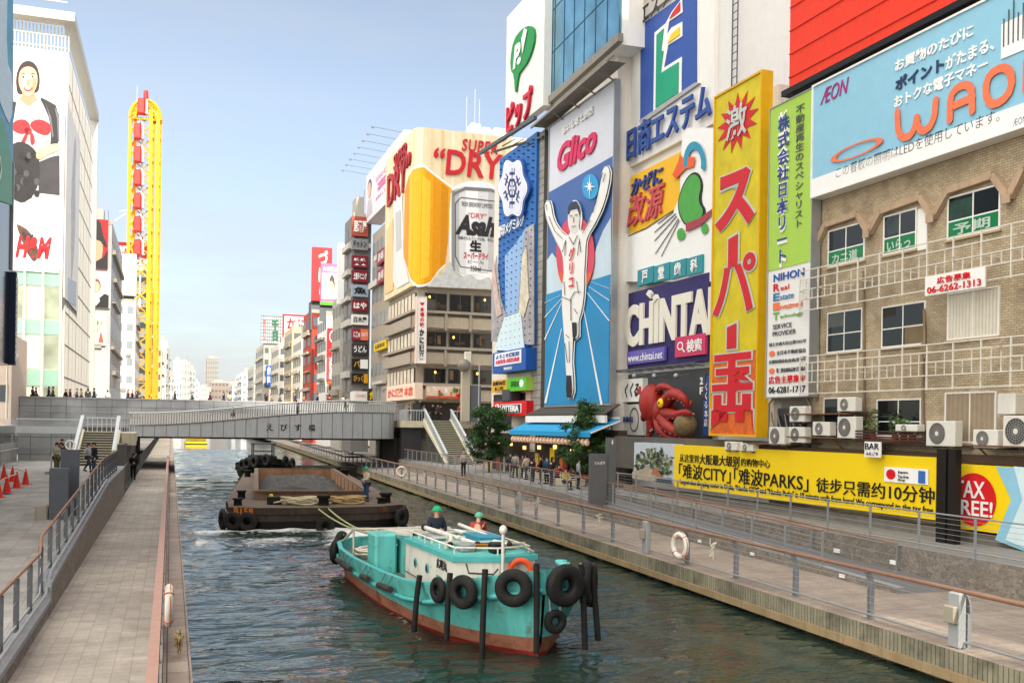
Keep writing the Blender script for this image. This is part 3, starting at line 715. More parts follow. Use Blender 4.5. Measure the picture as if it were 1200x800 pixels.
# --- right stairs
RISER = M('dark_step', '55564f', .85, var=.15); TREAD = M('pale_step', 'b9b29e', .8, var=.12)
def stairs(name, label, n0, n1, t0, t1, z0, z1, steps, rail_l=True, rail_r=True, w=.28, up=1):
    r = thing(name, label, 'stairs', CM)
    a = MB(); b = MB()
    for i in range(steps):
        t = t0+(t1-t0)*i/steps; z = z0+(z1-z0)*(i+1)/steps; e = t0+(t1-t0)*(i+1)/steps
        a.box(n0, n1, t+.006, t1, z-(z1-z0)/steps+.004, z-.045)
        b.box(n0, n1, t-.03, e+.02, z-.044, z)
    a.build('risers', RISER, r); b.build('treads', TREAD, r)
    for s, on in ((n0-w, rail_l), (n1, rail_r)):
        if not on: continue
        pts = [(t0-.5, z0-.02), (t1+.1, z1-.4), (t1+.1, z1+.18), (t0+.1, z0+.35), (t0-.5, z0+.2)]
        mb = MB(); k = len(pts)
        mb.add([(s, p[0], p[1]) for p in pts]+[(s+w, p[0], p[1]) for p in pts], [tuple(range(k)), tuple(range(2*k-1, k-1, -1))]+[(i, i+k, (i+1) % k+k, (i+1) % k) for i in range(k)])
        mb.build('stringer', CREAMC, r)
        mb = MB(); c = s+w/2
        for j in range(steps*2):
            t = t0+(t1-t0)*j/(steps*2); z = z0+(z1-z0)*j/(steps*2)+.2
            mb.bar((c, t, z), (c, t, z+.82), .03)
        mb.bar((c, t0-.3, z0+.18), (c, t0-.3, z0+1.05), .08); mb.bar((c, t1+.05, z1+.1), (c, t1+.05, z1+1.15), .08)
        mb.build('balusters', WHITER, r)
        MB().bar((c, t0-.35, z0+.95), (c, t1+.1, z1+1.12), .22, .09).build('handrail', WHITER, r)
    return r
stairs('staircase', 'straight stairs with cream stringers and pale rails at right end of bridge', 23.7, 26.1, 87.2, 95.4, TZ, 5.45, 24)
la = thing('stair_landing', 'cream edged landing joining bridge and right stairs over a dark wall', 'landing', CM)
MB().box(21.2, 33, 95.55, 103.9, 4.75, 5.4).build('slab', CREAMC, la)
MB().box(21.4, 23.35, 95.9, 96.9, TZ-.3, 4.74).build('wall', M('dark_wall', '3c3c3e', .8, var=.1), la)
mb = MB()
for i in range(16): mb.bar((26.6+.33*i, 95.7, 5.4), (26.6+.33*i, 95.7, 6.4), .035)
for i in range(7): mb.bar((22.0+.27*i, 95.7, 5.4), (22.0+.27*i, 95.7, 6.4), .035)
mb.bar((26.5, 95.7, 6.43), (31.8, 95.7, 6.43), .1).bar((21.3, 95.7, 6.43), (23.6, 95.7, 6.43), .1); mb.build('railing', WHITER, la)
MB().box(21.1, 21.9, 95.58, 95.75, 5.4, 6.4).build('panel', PANELG, la)
MB().box(23.4, 25.9, 102.8, 103.0, 5.4, 6.6).build('panel', PANELG, la)
# --- left stairs, back wall and boundary wall of the terrace
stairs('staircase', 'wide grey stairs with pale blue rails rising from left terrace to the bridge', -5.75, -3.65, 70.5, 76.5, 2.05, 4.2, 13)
lb = thing('stair_landing', 'grey landing with steel railing above the left stairs', 'landing', CM)
MB().box(-6.1, -2.4, 76.65, 82, 3.5, 4.15).build('slab', CREAMC, lb)
MB().box(-3.2, -2.3, 74.6, 76.6, 3.3, 4.15).build('corner_block', CREAMC, lb)
mb = MB()
for i in range(8): mb.bar((-5.9+.33*i, 81.4, 4.15), (-5.9+.33*i, 81.4, 5.2), .05)
mb.bar((-6.0, 81.4, 5.2), (-2.4, 81.4, 5.2), .08).bar((-6.0, 81.4, 4.7), (-2.4, 81.4, 4.7), .05)
for i in range(6): mb.bar((-3.2+.16*i, 74.75, 4.15), (-3.2+.16*i, 74.75, 5.2), .05)
mb.bar((-3.3, 74.75, 5.22), (-2.2, 74.75, 5.22), .1).bar((-2.3, 74.75, 5.22), (-2.3, 82, 5.22), .1); mb.build('railing', WHITER, lb)
tw = thing('retaining_wall', 'grey panelled wall with white balustrade at back of left terrace', 'wall', CM)
MB().box(-10.25, -6.15, 78.5, 78.9, 1.9, 3.95).build('wall', PANELT, tw)
mb = MB()
for i in range(20): mb.bar((-10.3+.212*i, 78.7, 3.95), (-11.5+.212*i, 78.7, 5.0), .045)
mb.build('balustrade', WHITER, tw)
MB().bar((-10.4, 78.7, 5.03), (-6.1, 78.7, 5.03), .16, .1).bar((-10.4, 78.7, 4.25), (-6.1, 78.7, 4.25), .12, .5).build('handrail', WHITER, tw)
MB().tube([(-10.1, 78.3, 2.95), (-6.4, 78.3, 2.95)], .04, 8).build('grab_rail', GREY, tw)
gw = thing('boundary_wall', 'pale panelled wall topped with smoked glass at left edge of terrace', 'wall', CM)
MB().box(-10.6, -10.3, 40, 78.45, 1.9, 3.35).build('wall', tiles('pale_wall_panels', 'a9a8a3', '9c9b97', '6c6b68', 1.4, .75, .012, plane='yz', rough=.7, offset=0, stain=.2), gw)
MB().box(-10.49, -10.45, 40, 78.4, 3.36, 4.5).build('glass_panel', glass('smoked_glass', '4c4a45', .12), gw)
MB().tube([(-10.47, 40, 4.53), (-10.47, 78.4, 4.53)], .05, 8).tube([(-10.2, 40, 2.95), (-10.2, 78.2, 2.95)], .035, 8).build('handrail', WHITER, gw)
lw2 = thing('stair_side_wall', 'dark recess wall beside left walkway under the stairs', 'wall', CM)
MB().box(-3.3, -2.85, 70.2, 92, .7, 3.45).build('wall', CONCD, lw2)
# grey service post on the left terrace
gp = thing('service_post', 'dark grey square post pair with round emblem beside left railing', 'post', C(-3.45, 37.3, ramp_z(37.3)) and Matrix.Translation(C(-3.45, 37.3, ramp_z(37.3))) @ Matrix.Rotation(CA, 4, 'Z'))
MB().box(-.42, .18, -.2, .25, -.1, 1.75, 0, None, .02).build('casing', M('slate_post', '565b63', .5, var=.08), gp)
MB().box(-.18, .42, .9, 1.15, -.1, 2.35, 0, None, .02).build('casing', M('slate_post', '565b63', .5), gp)
mb = MB().torus((.12, .88, 2.52), .15, .025, n=20, k=6).bar((.12, .88, 2.42), (.12, .88, 2.62), .05); mb.build('emblem', WHITE2, gp)
MB().box(-.85, -.45, -.15, .15, -.1, .5, 0, None, .05).build('bag', M('beige_bin', '9a9487', .7), gp)
# ================================================================ right bank: facades and their signs
pR = at_d(717, 300, 62.2)
aR = math.atan2(425.0, FPX); RV = (sin(aR), -cos(aR))
F = Facade((pR.x, pR.y), RV)                                    # the runner's building
F2 = Facade((pR.x+F.i.x*1.2, pR.y+F.i.y*1.2), RV)               # set back a little
FB = Facade((pR.x-F.i.x*1.0, pR.y-F.i.y*1.0), RV)               # the brick building, standing forward
def bpx(Fc, x): return Fc.uv(x, 400)[0]
def body(Fc, u0, u1, z0, z1, depth, mat, name, label, cat='building'):
    r = thing(name, label, cat, Fc.M)
    MB().box(u0, u1, 0, depth, z0, z1).build('wall', mat, r)
    return r
def tpx(s, t, xl, xr, yt, yb, mat, outl=None, **kw):
    xc = (xl+xr)/2
    ua, _ = s.F.uv(xl, (yt+yb)/2, s.out); ub, _ = s.F.uv(xr, (yt+yb)/2, s.out); _, z1 = s.F.uv(xc, yt, s.out); _, z0 = s.F.uv(xc, yb, s.out)
    a = ((ua-s.u)/s.w, (z0-s.z)/s.h, (ub-ua)/s.w, (z1-z0)/s.h)
    return s.outline_text(t, *a, mat, outl, **kw) if outl else s.text(t, *a, mat, **kw)
def pf(s, pts):
    o = []
    for x, y in pts:
        u, z = s.F.uv(x, y, s.out); o.append(((u-s.u)/s.w, (z-s.z)/s.h))
    return o
def smooth(pts, it=2):
    for _ in range(it):
        q = []
        for a, b in zip(pts, pts[1:]+pts[:1]):
            q += [(a[0]*.75+b[0]*.25, a[1]*.75+b[1]*.25), (a[0]*.25+b[0]*.75, a[1]*.25+b[1]*.75)]
        pts = q
    return pts
NAVY = M('navy_print', '27346b', .5); SKYB = M('sky_blue_print', '8fc4dc', .45, var=.05); ORNG = M('orange_print', 'ee7a4e', .5)
GREENS = M('lime_board', 'a9cf52', .5, var=.06); TEAL = M('teal_board', '2b8f9c', .45); PURP = M('purple_board', '2d2467', .5, var=.15)
INKK = M('ink_black', '1d1c1f', .5); GREYTX = M('grey_print', '55585c', .5); MAGENTA = M('magenta_print', 'a82a78', .5)
# ---- burger shop building with dairy sign and round-mark board
u0, u1 = bpx(F, 577), bpx(F, 640)
lot = body(F, u0, u1, 1.3, F.uv(640, 150)[1], 9, CREAM, 'shop_building', 'narrow shop building with block clad edge left of the runner billboard')
blk = tiles('grey_cladding_blocks', 'aaa79f', '98958d', '5e5b56', .9, .55, .03, plane='xz', rough=.7, offset=0, stain=.3)
MB().box(bpx(F, 628), u1-.01, -.35, -.004, 3.2, F.uv(640, 155)[1]).build('cladding', blk, lot)
window(lot, bpx(F, 580), bpx(F, 601), F.uv(590, 502)[1], F.uv(590, 489)[1]+.4, 0, STEELD, GLASSD)
window(lot, bpx(F, 580), bpx(F, 617), F.uv(598, 470)[1], F.uv(598, 461)[1], 0, STEELD, GLASSD, 3)
MB().box(bpx(F, 603), bpx(F, 612), -1.0, -.03, F.uv(606, 471)[1], F.uv(606, 456)[1], 0, None, .1).build('vent_duct', DARKGREY, lot)
MILK = M('milk_blue_board', '2469b4', .5, var=.08, wave=.5, wscale=3.0)
s = Sign(F, (584, 188, 627, 412), MILK, 'tall deep blue billboard with white flower emblem over a waterfall scene', out=.55)
bulbs = MB()
for i in range(8):
    for j in range(30): bulbs.box(s.w*(.05+.125*i), s.w*(.05+.125*i)+.12, -s.out-.16, -s.out-.004, s.h*(.02+.0327*j), s.h*(.02+.0327*j)+.07)
kind(bulbs.build('lamp_pegs', M('dark_blue_pegs', '123a73', .5), s.root), 'stuff')
fl = [(605+14.5*cos(2*pi*i/60)*(1+.10*cos(6*2*pi*i/60)), 221-31*sin(2*pi*i/60)*(1+.10*cos(6*2*pi*i/60))) for i in range(60)]
s.poly(pf(s, [(605+(x-605)*1.17+.6, 221+(y-221)*1.14) for x, y in fl]), M('mid_blue_print', '2a55a0', .5), 1, .25)
s.poly(pf(s, [(605+(x-605)*1.08, 221+(y-221)*1.07) for x, y in fl]), WHITE2, 20, .02)
s.poly(pf(s, fl), M('pale_lilac', 'd9dcec', .5), 22, .02)
mb = MB()
for k in range(6):
    a = radians(90+60*k); c_, s_ = cos(a), sin(a); X = lambda r, q: ((605+r*11.5*c_-q*6*s_), 221-(r*26*s_+q*13*c_))
    for poly_ in ([(0.08, -.05), (.9, -.05), (.9, .05), (.08, .05)], [(.3, -.45), (.42, -.45), (.42, .45), (.3, .45)], [(.6, -.5), (.72, -.5), (.72, .5), (.6, .5)], [(.62, -.5), (.9, -.5), (.9, -.38), (.62, -.38)]):
        mb.poly([(a_*s.w, b_*s.h) for a_, b_ in pf(s, [X(*p) for p in poly_])], s.y(25), s.y(24))
mb.build('emblem', NAVY, s.root)
tpx(s, '雪印メグミルク', 586, 616, 258, 272, WHITE2, bold=.012, shear=.2, fit='stretch', th=.06, lay=9)
WF = M('waterfall_rock_print', 'a7a3a6', .6, var=.45, scale=.9); WFW = M('waterfall_white_print', 'cfe3ea', .6, var=.12, scale=2)
s.poly(pf(s, [(577, 400), (577, 330), (583, 300), (588, 350), (595, 372), (604, 360), (613, 300), (617, 268), (627, 262), (627, 404)]), WF, 3, .05)
s.poly(pf(s, [(581, 410), (593, 372), (612, 366), (617, 412)]), WFW, 8, .03)
s.poly(pf(s, [(593, 300), (594, 370), (608, 366), (613, 300), (617, 268), (606, 285)]), M('mist_print', '8fb3de', .6, var=.1), 5, .03)
s.poly(pf(s, [(580, 300), (585, 340), (590, 368), (584, 372), (578, 330)]), M('pinkish_rock_print', 'c9b2ac', .6, var=.35, scale=1.5), 9, .03)
s.poly(pf(s, [(614, 300), (619, 290), (622, 350), (616, 372), (610, 366)]), M('yellowish_rock_print', 'd6cdb8', .6, var=.35, scale=1.5), 9, .03)
s = Sign(F, (577, 414, 616, 438), BLUE, 'blue box sign with a pink and white welcome panel under the dairy board', out=1.2, name='box_sign', cat='sign', frame=None)
s.rectf(.08, .34, .8, .6, WHITE2, 0, .02)
s.text('ようこそ道頓堀', .13, .67, .7, .2, BLUE, 3, bold=.03); s.text('大阪名物 戎橋筋商店', .12, .42, .72, .2, M('pink_print', 'e2467a', .5), 3, bold=.03)
s.text('NIHONSHOKU', .38, .10, .24, .13, WHITE2, 1)
s = Sign(F, (577, 446, 617, 460), GREENS, 'green and yellow box sign above the red burger sign', out=.9, name='box_sign', cat='sign')
s.rectf(0, 0, .46, 1, M('mustard_print', 'd9a92c', .5, var=.15, scale=5), 0, .03); s.poly([(.46, 0), (1, 0), (1, 1), (.46, 1)], M('bright_green_print', '57bf2e', .5), 0, .03)
s.text('お好み焼', .04, .55, .38, .35, INKK, 4, bold=.03); s.text('たこ焼', .1, .12, .26, .32, INKK, 4, bold=.03)
s.text('美味5F', .58, .3, .24, .5, M('dark_green_print', '1d5a22', .5), 4); s.ell(.88, .55, .06, .3, WHITE2, 3)
s = Sign(F, (578, 471, 617, 487), RED, 'red burger shop sign with white outlined LOTTERIA lettering', out=.9, name='shop_sign', cat='sign')
s.rectf(.22, .18, .64, .62, WHITE2, 0, .03); s.rectf(.24, .22, .60, .54, INKK, 3, .03)
s.text('LOTTERIA', .26, .26, .56, .46, WHITE2, 7, bold=.045)
s.ell(.13, .5, .075, .36, WHITE2, 0, .03); s.poly([(.09, .25), (.15, .2), (.19, .5), (.12, .85), (.13, .5)], RED, 4, .02)
s = Sign(F, (593, 22, 637, 158), M('white_ribbed_board', 'e9e7e2', .55, wave=.3, wscale=4, var=.05), 'white rooftop billboard with green speech balloon mark and red katakana', out=.9, thick=.6)
gnp = M('balloon_green', '0f8a3d', .5)
s.poly(smooth(pf(s, [(600, 70), (604, 47), (614, 34), (624, 30), (629, 36), (628, 52), (621, 72), (613, 83), (609.5, 88), (606, 115), (604.5, 88), (601, 84)]), 1), gnp, 1, .15)
s.text('P', *[(lambda q: (q[0][0], q[0][1], q[1][0]-q[0][0], q[1][1]-q[0][1]))(pf(s, [(604, 83), (613, 48)]))][0], WHITE2, 14, bold=.05, shear=.2)
s.poly(pf(s, [(614.5, 46), (618, 34), (621, 36), (615.5, 64)]), WHITE2, 14, .05); q = pf(s, [(611, 72)])[0]; s.ell(q[0], q[1], .055, .027, WHITE2, 14)
tpx(s, 'ピップ', 596, 625, 112, 148, M('balloon_red', 'cb2140', .5), bold=.02, th=.2, lay=2)
bk = MB()
bk.bar((bpx(F, 575)-0.3, -1.1, F.uv(584, 183)[1]+.5), (bpx(F, 640), -1.1, F.uv(640, 140)[1]-.2), .25).bar((bpx(F, 582), -.5, F.uv(584, 180)[1]), (bpx(F, 640), -.5, F.uv(640, 148)[1]-1), .15)
for x in (590, 600, 610, 620, 630): bk.bar((bpx(F, x), -1.1, F.uv(x, 176)[1]), (bpx(F, x), 0, F.uv(x, 166)[1]), .08)
bk.build('gantry', STEELD, lot)
# ---- building with the runner
u0, u1 = bpx(F, 640)+.02, bpx(F, 719)
glb = body(F, u0, u1, 1.3, F.uv(719, 62)[1]+.5, 14, M('pale_cream_wall', 'e2ddd4', .7, var=.06, streak=.12), 'office_building', 'pale office building that carries the tall runner billboard')
BG1 = M('runner_sky_print', '4468a8', .5, var=.12, scale=.25, wave=.25, wscale=5); BG2 = M('runner_track_print', '1b8cc4', .5, var=.12, scale=.3, wave=.25, wscale=5)
s = Sign(F, (642, 152, 717, 475), M('lilac_white_board', 'd3d7e2', .55, var=.05), 'giant runner billboard with raised arms on blue track under red script', out=.35, frame=STEEL)
tpx(s, 'おいしさと健康', 661, 696, 136, 146, WHITE2, fit='stretch', th=.1, bold=.02)
tpx(s, 'Glico', 655, 700, 157, 190, M('raspberry_print', 'd22a5c', .5), bold=.035, shear=.25, th=.1)
s.rectf(0, .0, 1, .768, BG1, 0, .01); s.rectf(0, 0, 1, .43, BG2, 2, .006)
s.poly(pf(s, [(642, 305), (648, 296), (655, 306), (663, 315), (690, 330), (700, 290), (708, 270), (717, 255), (717, 345), (642, 345)]), M('print_cloud', 'c5d9e6', .5, var=.15, scale=.4), 4, .006)
s.rectf(0, .0, 1, .40, BG2, 6, .006)
wl3 = MB()
for a, b, w in (((660, 385), (641, 472), .9), ((686, 362), (707, 474), .9), ((660, 355), (640, 398), .5), ((660, 350), (640, 372), .4), ((659, 346), (640, 355), .35), ((690, 343), (716, 376), .5), ((692, 336), (716, 352), .4), ((694, 330), (716, 338), .35), ((661, 372), (648, 472), .0)):
    if not w: continue
    wl3 = MB(); wl3.poly([(p*s.w, q*s.h) for p, q in pf(s, [(a[0]-.3, a[1]), (a[0]+.3, a[1]), (b[0]+w*1.3, b[1]), (b[0]-w*1.3, b[1])])], s.y(9), s.y(8)); wl3.build('track_line', WHITE2, s.root)
sunp = [(676.5+22.5*cos(2*pi*i/40), 299-46*sin(2*pi*i/40)) for i in range(40)]
s.poly(pf(s, sunp), M('sun_red_print', 'd5455c', .5, var=.1, scale=.3), 9, .012)
s.poly(pf(s, [(676.5+22.5*cos(2*pi*i/40), 299-46*sin(2*pi*i/40)) for i in range(23, 38)]), M('sun_orange_print', 'e2592f', .5, var=.1), 11, .008)
st_ = []
for i in range(16):
    a = 2*pi*i/16; rr = (9 if i % 4 == 0 else 5 if i % 2 == 0 else 2.0); st_.append((693+rr*.8*sin(a), 219-rr*1.5*cos(a)))
s.poly(pf(s, [(693+13*cos(2*pi*i/20)*.75, 219-15*sin(2*pi*i/20)) for i in range(20)]), M('glow_print', '2f9fd8', .5), 5, .006)
s.poly(pf(s, st_), WHITE2, 9)
tr_ = [(131, 392), (134, 384), (140, 385), (143, 396), (145, 410), (150, 425), (160, 440), (174, 452), (182, 440), (182, 430), (196, 430), (197, 440), (205, 442), (217, 420), (230, 388), (238, 352), (241, 330), (245, 320), (251, 318), (255, 328), (254, 345), (248, 374), (239, 401), (227, 426), (214, 447), (209, 462), (208, 490), (206, 520), (206, 548), (204, 575), (200, 596), (195, 612), (195, 628), (195, 641), (190, 646), (185, 641), (183, 626), (184, 606), (184.5, 650), (182.5, 690), (185, 722), (185.5, 745), (182, 758), (176, 758), (173, 744), (173.5, 722), (171.5, 696), (170, 660), (166.5, 615), (164, 575), (165, 545), (168, 520), (166, 490), (162, 476), (152, 458), (143, 438), (134, 416)]
body_parts = [[(562+a/1.626, b/1.626) for a, b in tr_]]
def grow(p, k):
    o = []
    n = len(p)
    for i in range(n):
        a, b, c = p[i-1], p[i], p[(i+1) % n]; dx, dy = c[0]-a[0], c[1]-a[1]; L = max(1e-6, sqrt(dx*dx+dy*dy)); o.append((b[0]-dy/L*k, b[1]+dx/L*k))
    return o
bp_ = body_parts[0]; ar = sum(bp_[i][0]*bp_[(i+1) % len(bp_)][1]-bp_[(i+1) % len(bp_)][0]*bp_[i][1] for i in range(len(bp_))); sg = -1 if ar > 0 else 1
hd = [(677+7.0*cos(2*pi*i/24), 256-19.5*sin(2*pi*i/24)) for i in range(24)]
s.poly(pf(s, grow(bp_, 1.5*sg)), WHITE2, 13, .012, name='runner_outline'); s.poly(pf(s, [(677+(x-677)*1.2, 256+(y-256)*1.09) for x, y in hd]), WHITE2, 13, .013, name='runner_outline')
s.poly(pf(s, grow(bp_, .55*sg)), INKK, 15, .010, name='runner_outline'); SKIN_P = M('white_figure_print', 'eeece9', .5, var=.03)
bp_ = smooth(bp_, 1)
s.poly(pf(s, bp_), SKIN_P, 17, .012, name='runner_figure'); s.poly(pf(s, [(677+(x-677)*.92, 256+(y-256)*.95) for x, y in hd]), M('figure_face_print', 'e3ded9', .5), 18, .014, name='runner_figure')
s.poly(pf(s, [(670, 252), (670.5, 243), (674, 237), (680, 236), (684, 243), (684, 254), (682.6, 249), (681, 245), (673, 247), (671.2, 252)]), M('hair_print', '26344a', .5), 20, .012, name='runner_hair')
det = MB()
for a, b, w in (((672.5, 254), (676, 253.2), .5), ((678.8, 252.6), (682, 252), .5), ((677.6, 255), (677.2, 261), .25), ((675, 266), (680, 265), .45), ((663, 348), (674, 352), .5), ((674, 350), (674.3, 376), .45), ((674, 350), (679, 342), .45), ((679, 342), (686, 342), .35), ((645, 240), (646, 247), .25), ((712, 203), (709, 212), .25), ((715, 204), (712, 214), .25), ((648, 254), (655, 271), .3), ((655, 271), (664, 280), .3), ((706, 226), (700, 250), .3), ((697, 258), (688, 274), .3), ((668, 282), (667, 300), .3), ((682, 300), (684, 283), .3), ((668, 392), (672, 396), .3), ((667, 402), (670, 425), .28), ((672, 400), (672.5, 425), .28), ((678, 362), (682, 368), .3), ((666, 330), (667, 346), .3), ((681, 330), (683, 344), .3), ((672, 278), (677, 287), .4), ((682, 276), (677, 287), .4), ((664, 296), (668, 282), .3), ((686, 296), (684, 280), .3)):
    dx, dy = b[0]-a[0], b[1]-a[1]; L = sqrt(dx*dx+dy*dy); ox, oy = -dy/L*w*.6, dx/L*w*.6
    det.poly([(p*s.w, q*s.h) for p, q in pf(s, [(a[0]-ox, a[1]-oy), (a[0]+ox, a[1]+oy), (b[0]+ox, b[1]+oy), (b[0]-ox, b[1]-oy)])], s.y(24), s.y(22))
for sh in ([(669, 440), (674, 440), (675, 458), (674, 465.5), (669.5, 466), (668.4, 456)], [(675.3, 378), (680.5, 378), (680.6, 391), (678.8, 396), (676.2, 394.5)]): det.poly([(p*s.w, q*s.h) for p, q in pf(s, sh)], s.y(23), s.y(22))
det.build('figure_lines', INKK, s.root)
tpx(s, 'グリコ', 671.5, 678.5, 291, 337, M('bib_red', 'd8353a', .5), vert=True, bold=.03, lay=24)
# slanting roof, fascia and blue awning under it
rf = thing('lean_to_roof', 'dark ribbed lean-to roof with white fascia below the runner billboard', 'roof', F.M)
ua, ub = bpx(F, 640), bpx(F, 737); zt, zb = F.uv(690, 474)[1], F.uv(690, 489)[1]
MB().add([(ua, -.02, zt), (ub-1, -.02, zt), (ub+.2, -1.6, zb+.2), (ua+.2, -1.6, zb+.2), (ua, -.02, zt-.1), (ub-1, -.02, zt-.1), (ub+.2, -1.6, zb+.1), (ua+.2, -1.6, zb+.1)], [(3, 2, 1, 0), (4, 5, 6, 7), (2, 3, 7, 6), (1, 2, 6, 5), (3, 0, 4, 7)]).build('roof_sheet', M('dark_ribbed_sheet', '4a443e', .7, wave=.9, wscale=2.5), rf)
MB().box(ua+.3, ub+.2, -1.62, -1.45, zb-.35, zb+.09).box(ua-.2, ub, -1.2, -1.1, zb-.75, zb-.6).build('fascia', WHITE, rf)
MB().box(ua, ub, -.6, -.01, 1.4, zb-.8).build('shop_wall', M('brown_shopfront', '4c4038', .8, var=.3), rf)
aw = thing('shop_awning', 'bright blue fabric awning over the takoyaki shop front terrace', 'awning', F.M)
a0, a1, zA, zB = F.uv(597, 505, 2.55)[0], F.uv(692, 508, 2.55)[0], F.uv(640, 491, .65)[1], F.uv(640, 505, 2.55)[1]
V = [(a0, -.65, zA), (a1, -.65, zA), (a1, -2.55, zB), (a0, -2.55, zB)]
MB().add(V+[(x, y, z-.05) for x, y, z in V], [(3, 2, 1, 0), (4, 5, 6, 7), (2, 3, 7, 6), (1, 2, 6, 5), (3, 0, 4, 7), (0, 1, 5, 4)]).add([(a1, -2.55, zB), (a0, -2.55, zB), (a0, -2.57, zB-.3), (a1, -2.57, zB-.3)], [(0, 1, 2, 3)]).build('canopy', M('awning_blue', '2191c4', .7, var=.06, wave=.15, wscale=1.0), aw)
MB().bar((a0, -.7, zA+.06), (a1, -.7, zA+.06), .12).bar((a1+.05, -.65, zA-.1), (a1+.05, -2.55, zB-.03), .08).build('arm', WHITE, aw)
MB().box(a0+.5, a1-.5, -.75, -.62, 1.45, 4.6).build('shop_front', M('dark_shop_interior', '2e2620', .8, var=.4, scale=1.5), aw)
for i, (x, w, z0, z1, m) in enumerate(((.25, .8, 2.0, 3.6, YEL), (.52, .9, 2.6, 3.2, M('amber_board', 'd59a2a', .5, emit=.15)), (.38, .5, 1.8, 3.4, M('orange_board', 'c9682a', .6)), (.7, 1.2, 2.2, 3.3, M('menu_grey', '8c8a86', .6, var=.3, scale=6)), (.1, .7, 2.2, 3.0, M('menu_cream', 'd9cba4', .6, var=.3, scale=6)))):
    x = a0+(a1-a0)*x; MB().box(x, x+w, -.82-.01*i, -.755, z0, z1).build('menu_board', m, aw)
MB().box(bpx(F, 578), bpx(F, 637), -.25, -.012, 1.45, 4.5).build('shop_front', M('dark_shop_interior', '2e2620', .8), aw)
WARM = M('warm_shop_light', 'ffc46a', .5, emit=1.6)
for k in range(9):
    x = bpx(F, 582)+(a1-bpx(F, 582)-1)*k/8; MB().box(x, x+.5, -.86, -.8, 3.35+.1*(k % 3), 3.6+.1*(k % 3)).build('shop_light', WARM, aw)
for k in range(14):
    x = bpx(F, 580)+(a1-bpx(F, 580)-1)*k/14; MB().box(x, x+.35+.3*(k % 3), -.90-.008*k, -.86, 1.5, 2.1+.35*((k*5) % 4)).build('shop_goods', M('goods_%d' % (k % 6), ('a8522c', 'c9a24a', '6d3a2c', 'b9b2a2', '8a2f2a', '4d5a46')[k % 6], .7, var=.5, scale=5), aw)
LAN = M('paper_lantern', 'ddb79c', .6, var=.15, emit=.08)
for i in range(22):
    x = a0+.4+(a1-a0-.6)*i/22
    o = MB().ball((0, 0, 0), (.17, .17, .2)).box(-.07, .07, -.07, .07, .18, .23).build('paper_lantern', LAN, None, F.at(x, -2.4, zB-.62))
    tag(o, 'small round cream paper lantern in the row hanging under the blue awning', 'lantern', 'paper lanterns under the blue awning')
# blue mirrored glass floor above
aG = math.atan2(370.0, FPX); pg = F.M @ Vector((bpx(F, 637), -.2, 0))
FG = Facade((pg.x, pg.y), (sin(aG), -cos(aG)))
gu1 = FG.uv(726, 60)[0]; gz0 = FG.uv(637, 131)[1]
gb = thing('glass_building', 'blue mirrored glass upper storeys jutting out above the runner billboard', 'building', FG.M)
MB().box(0, gu1, .12, 12, gz0, gz0+24).build('wall', WHITE, gb)
MB().box(.05, gu1-.03, 0, .11, gz0+.6, gz0+23.9).build('glazing', glass('blue_mirror_glass', '6aa6c0', .05, .6), gb)
ml = MB()
for i in range(8): x = .05+(gu1-.1)*i/7; ml.box(x-.035, x+.035, -.035, -.004, gz0+.6, gz0+23.9)
for i in range(8): ml.box(.05, gu1-.05, -.03, -.004, gz0+.6+3.05*i, gz0+.66+3.05*i)
ml.build('mullions', M('dark_blue_mullion', '2c5b74', .4, .4), gb)
ev = MB(); ev.box(-.2, gu1+.3, -.25, .1, gz0+.05, gz0+.55).box(-.2, gu1+.3, -1.0, -.9, gz0-1.35, gz0-1.2).box(-.2, gu1+.3, -.89, .3, gz0-1.2, gz0-1.16)
for i in range(5): x = gu1*(.08+.21*i); ev.bar((x, -.95, gz0-1.25), (x, .1, gz0-.3), .1).bar((x, -.95, gz0-1.3), (x, .1, gz0-1.8), .08)
ev.build('eave', M('grey_brown_eave', '8d877d', .6, .2, var=.15, streak=.3), gb)
# ---- electric works sign building
u0, u1 = bpx(F2, 738), bpx(F2, 852)
CORR = M('corrugated_white', 'e3e3df', .5, var=.05, wave=.6, wscale=3.2, streak=.08)
nb = body(F2, u0, u1, 1.3, F2.uv(852, -330)[1], 12, CORR, 'office_building', 'tall white corrugated building with the blue green and yellow emblem')
ld = MB()
for x in (855, 862):
    X = bpx(F2, 852)+(x-852)*.055; 
    ld.bar((u1+.08+(x-855)*.07, -.02, 14), (u1+.08+(x-855)*.07, -.02, F2.uv(852, -320)[1]), .05)
for i in range(70): ld.bar((u1+.08, -.02, 14+.42*i), (u1+.57, -.02, 14+.42*i), .035)
ld.build('ladder', STEELD, nb)
s = Sign(F2, (740, 33, 836, -200), M('grey_beige_board', 'b9b4ad', .6, var=.06), 'beige board with dark katakana at the top edge above the blue emblem', out=.45)
tpx(s, 'エステム', 751, 800, -12, 12, INKK, bold=.0)
s = Sign(F2, (740, 36, 836, 195), M('white_sign_face', 'eceae6', .5, var=.04, streak=.08), 'white billboard with a blue square emblem and raised blue lettering', out=.25)
p5 = lambda L, ox=720, oy=0, k=5.0: [(ox+a/k, oy+b/k) for a, b in L]
s.poly(pf(s, [(752, 30), (817, -16), (817, 96), (751.5, 141)]), M('emblem_blue', '2b52a6', .5, var=.05), 1, .06)
s.poly(pf(s, [(751.5, 141.5), (817, 97), (822, 98), (753, 146)]), M('grey_edge_print', 'a9aaab', .5), 1, .12)
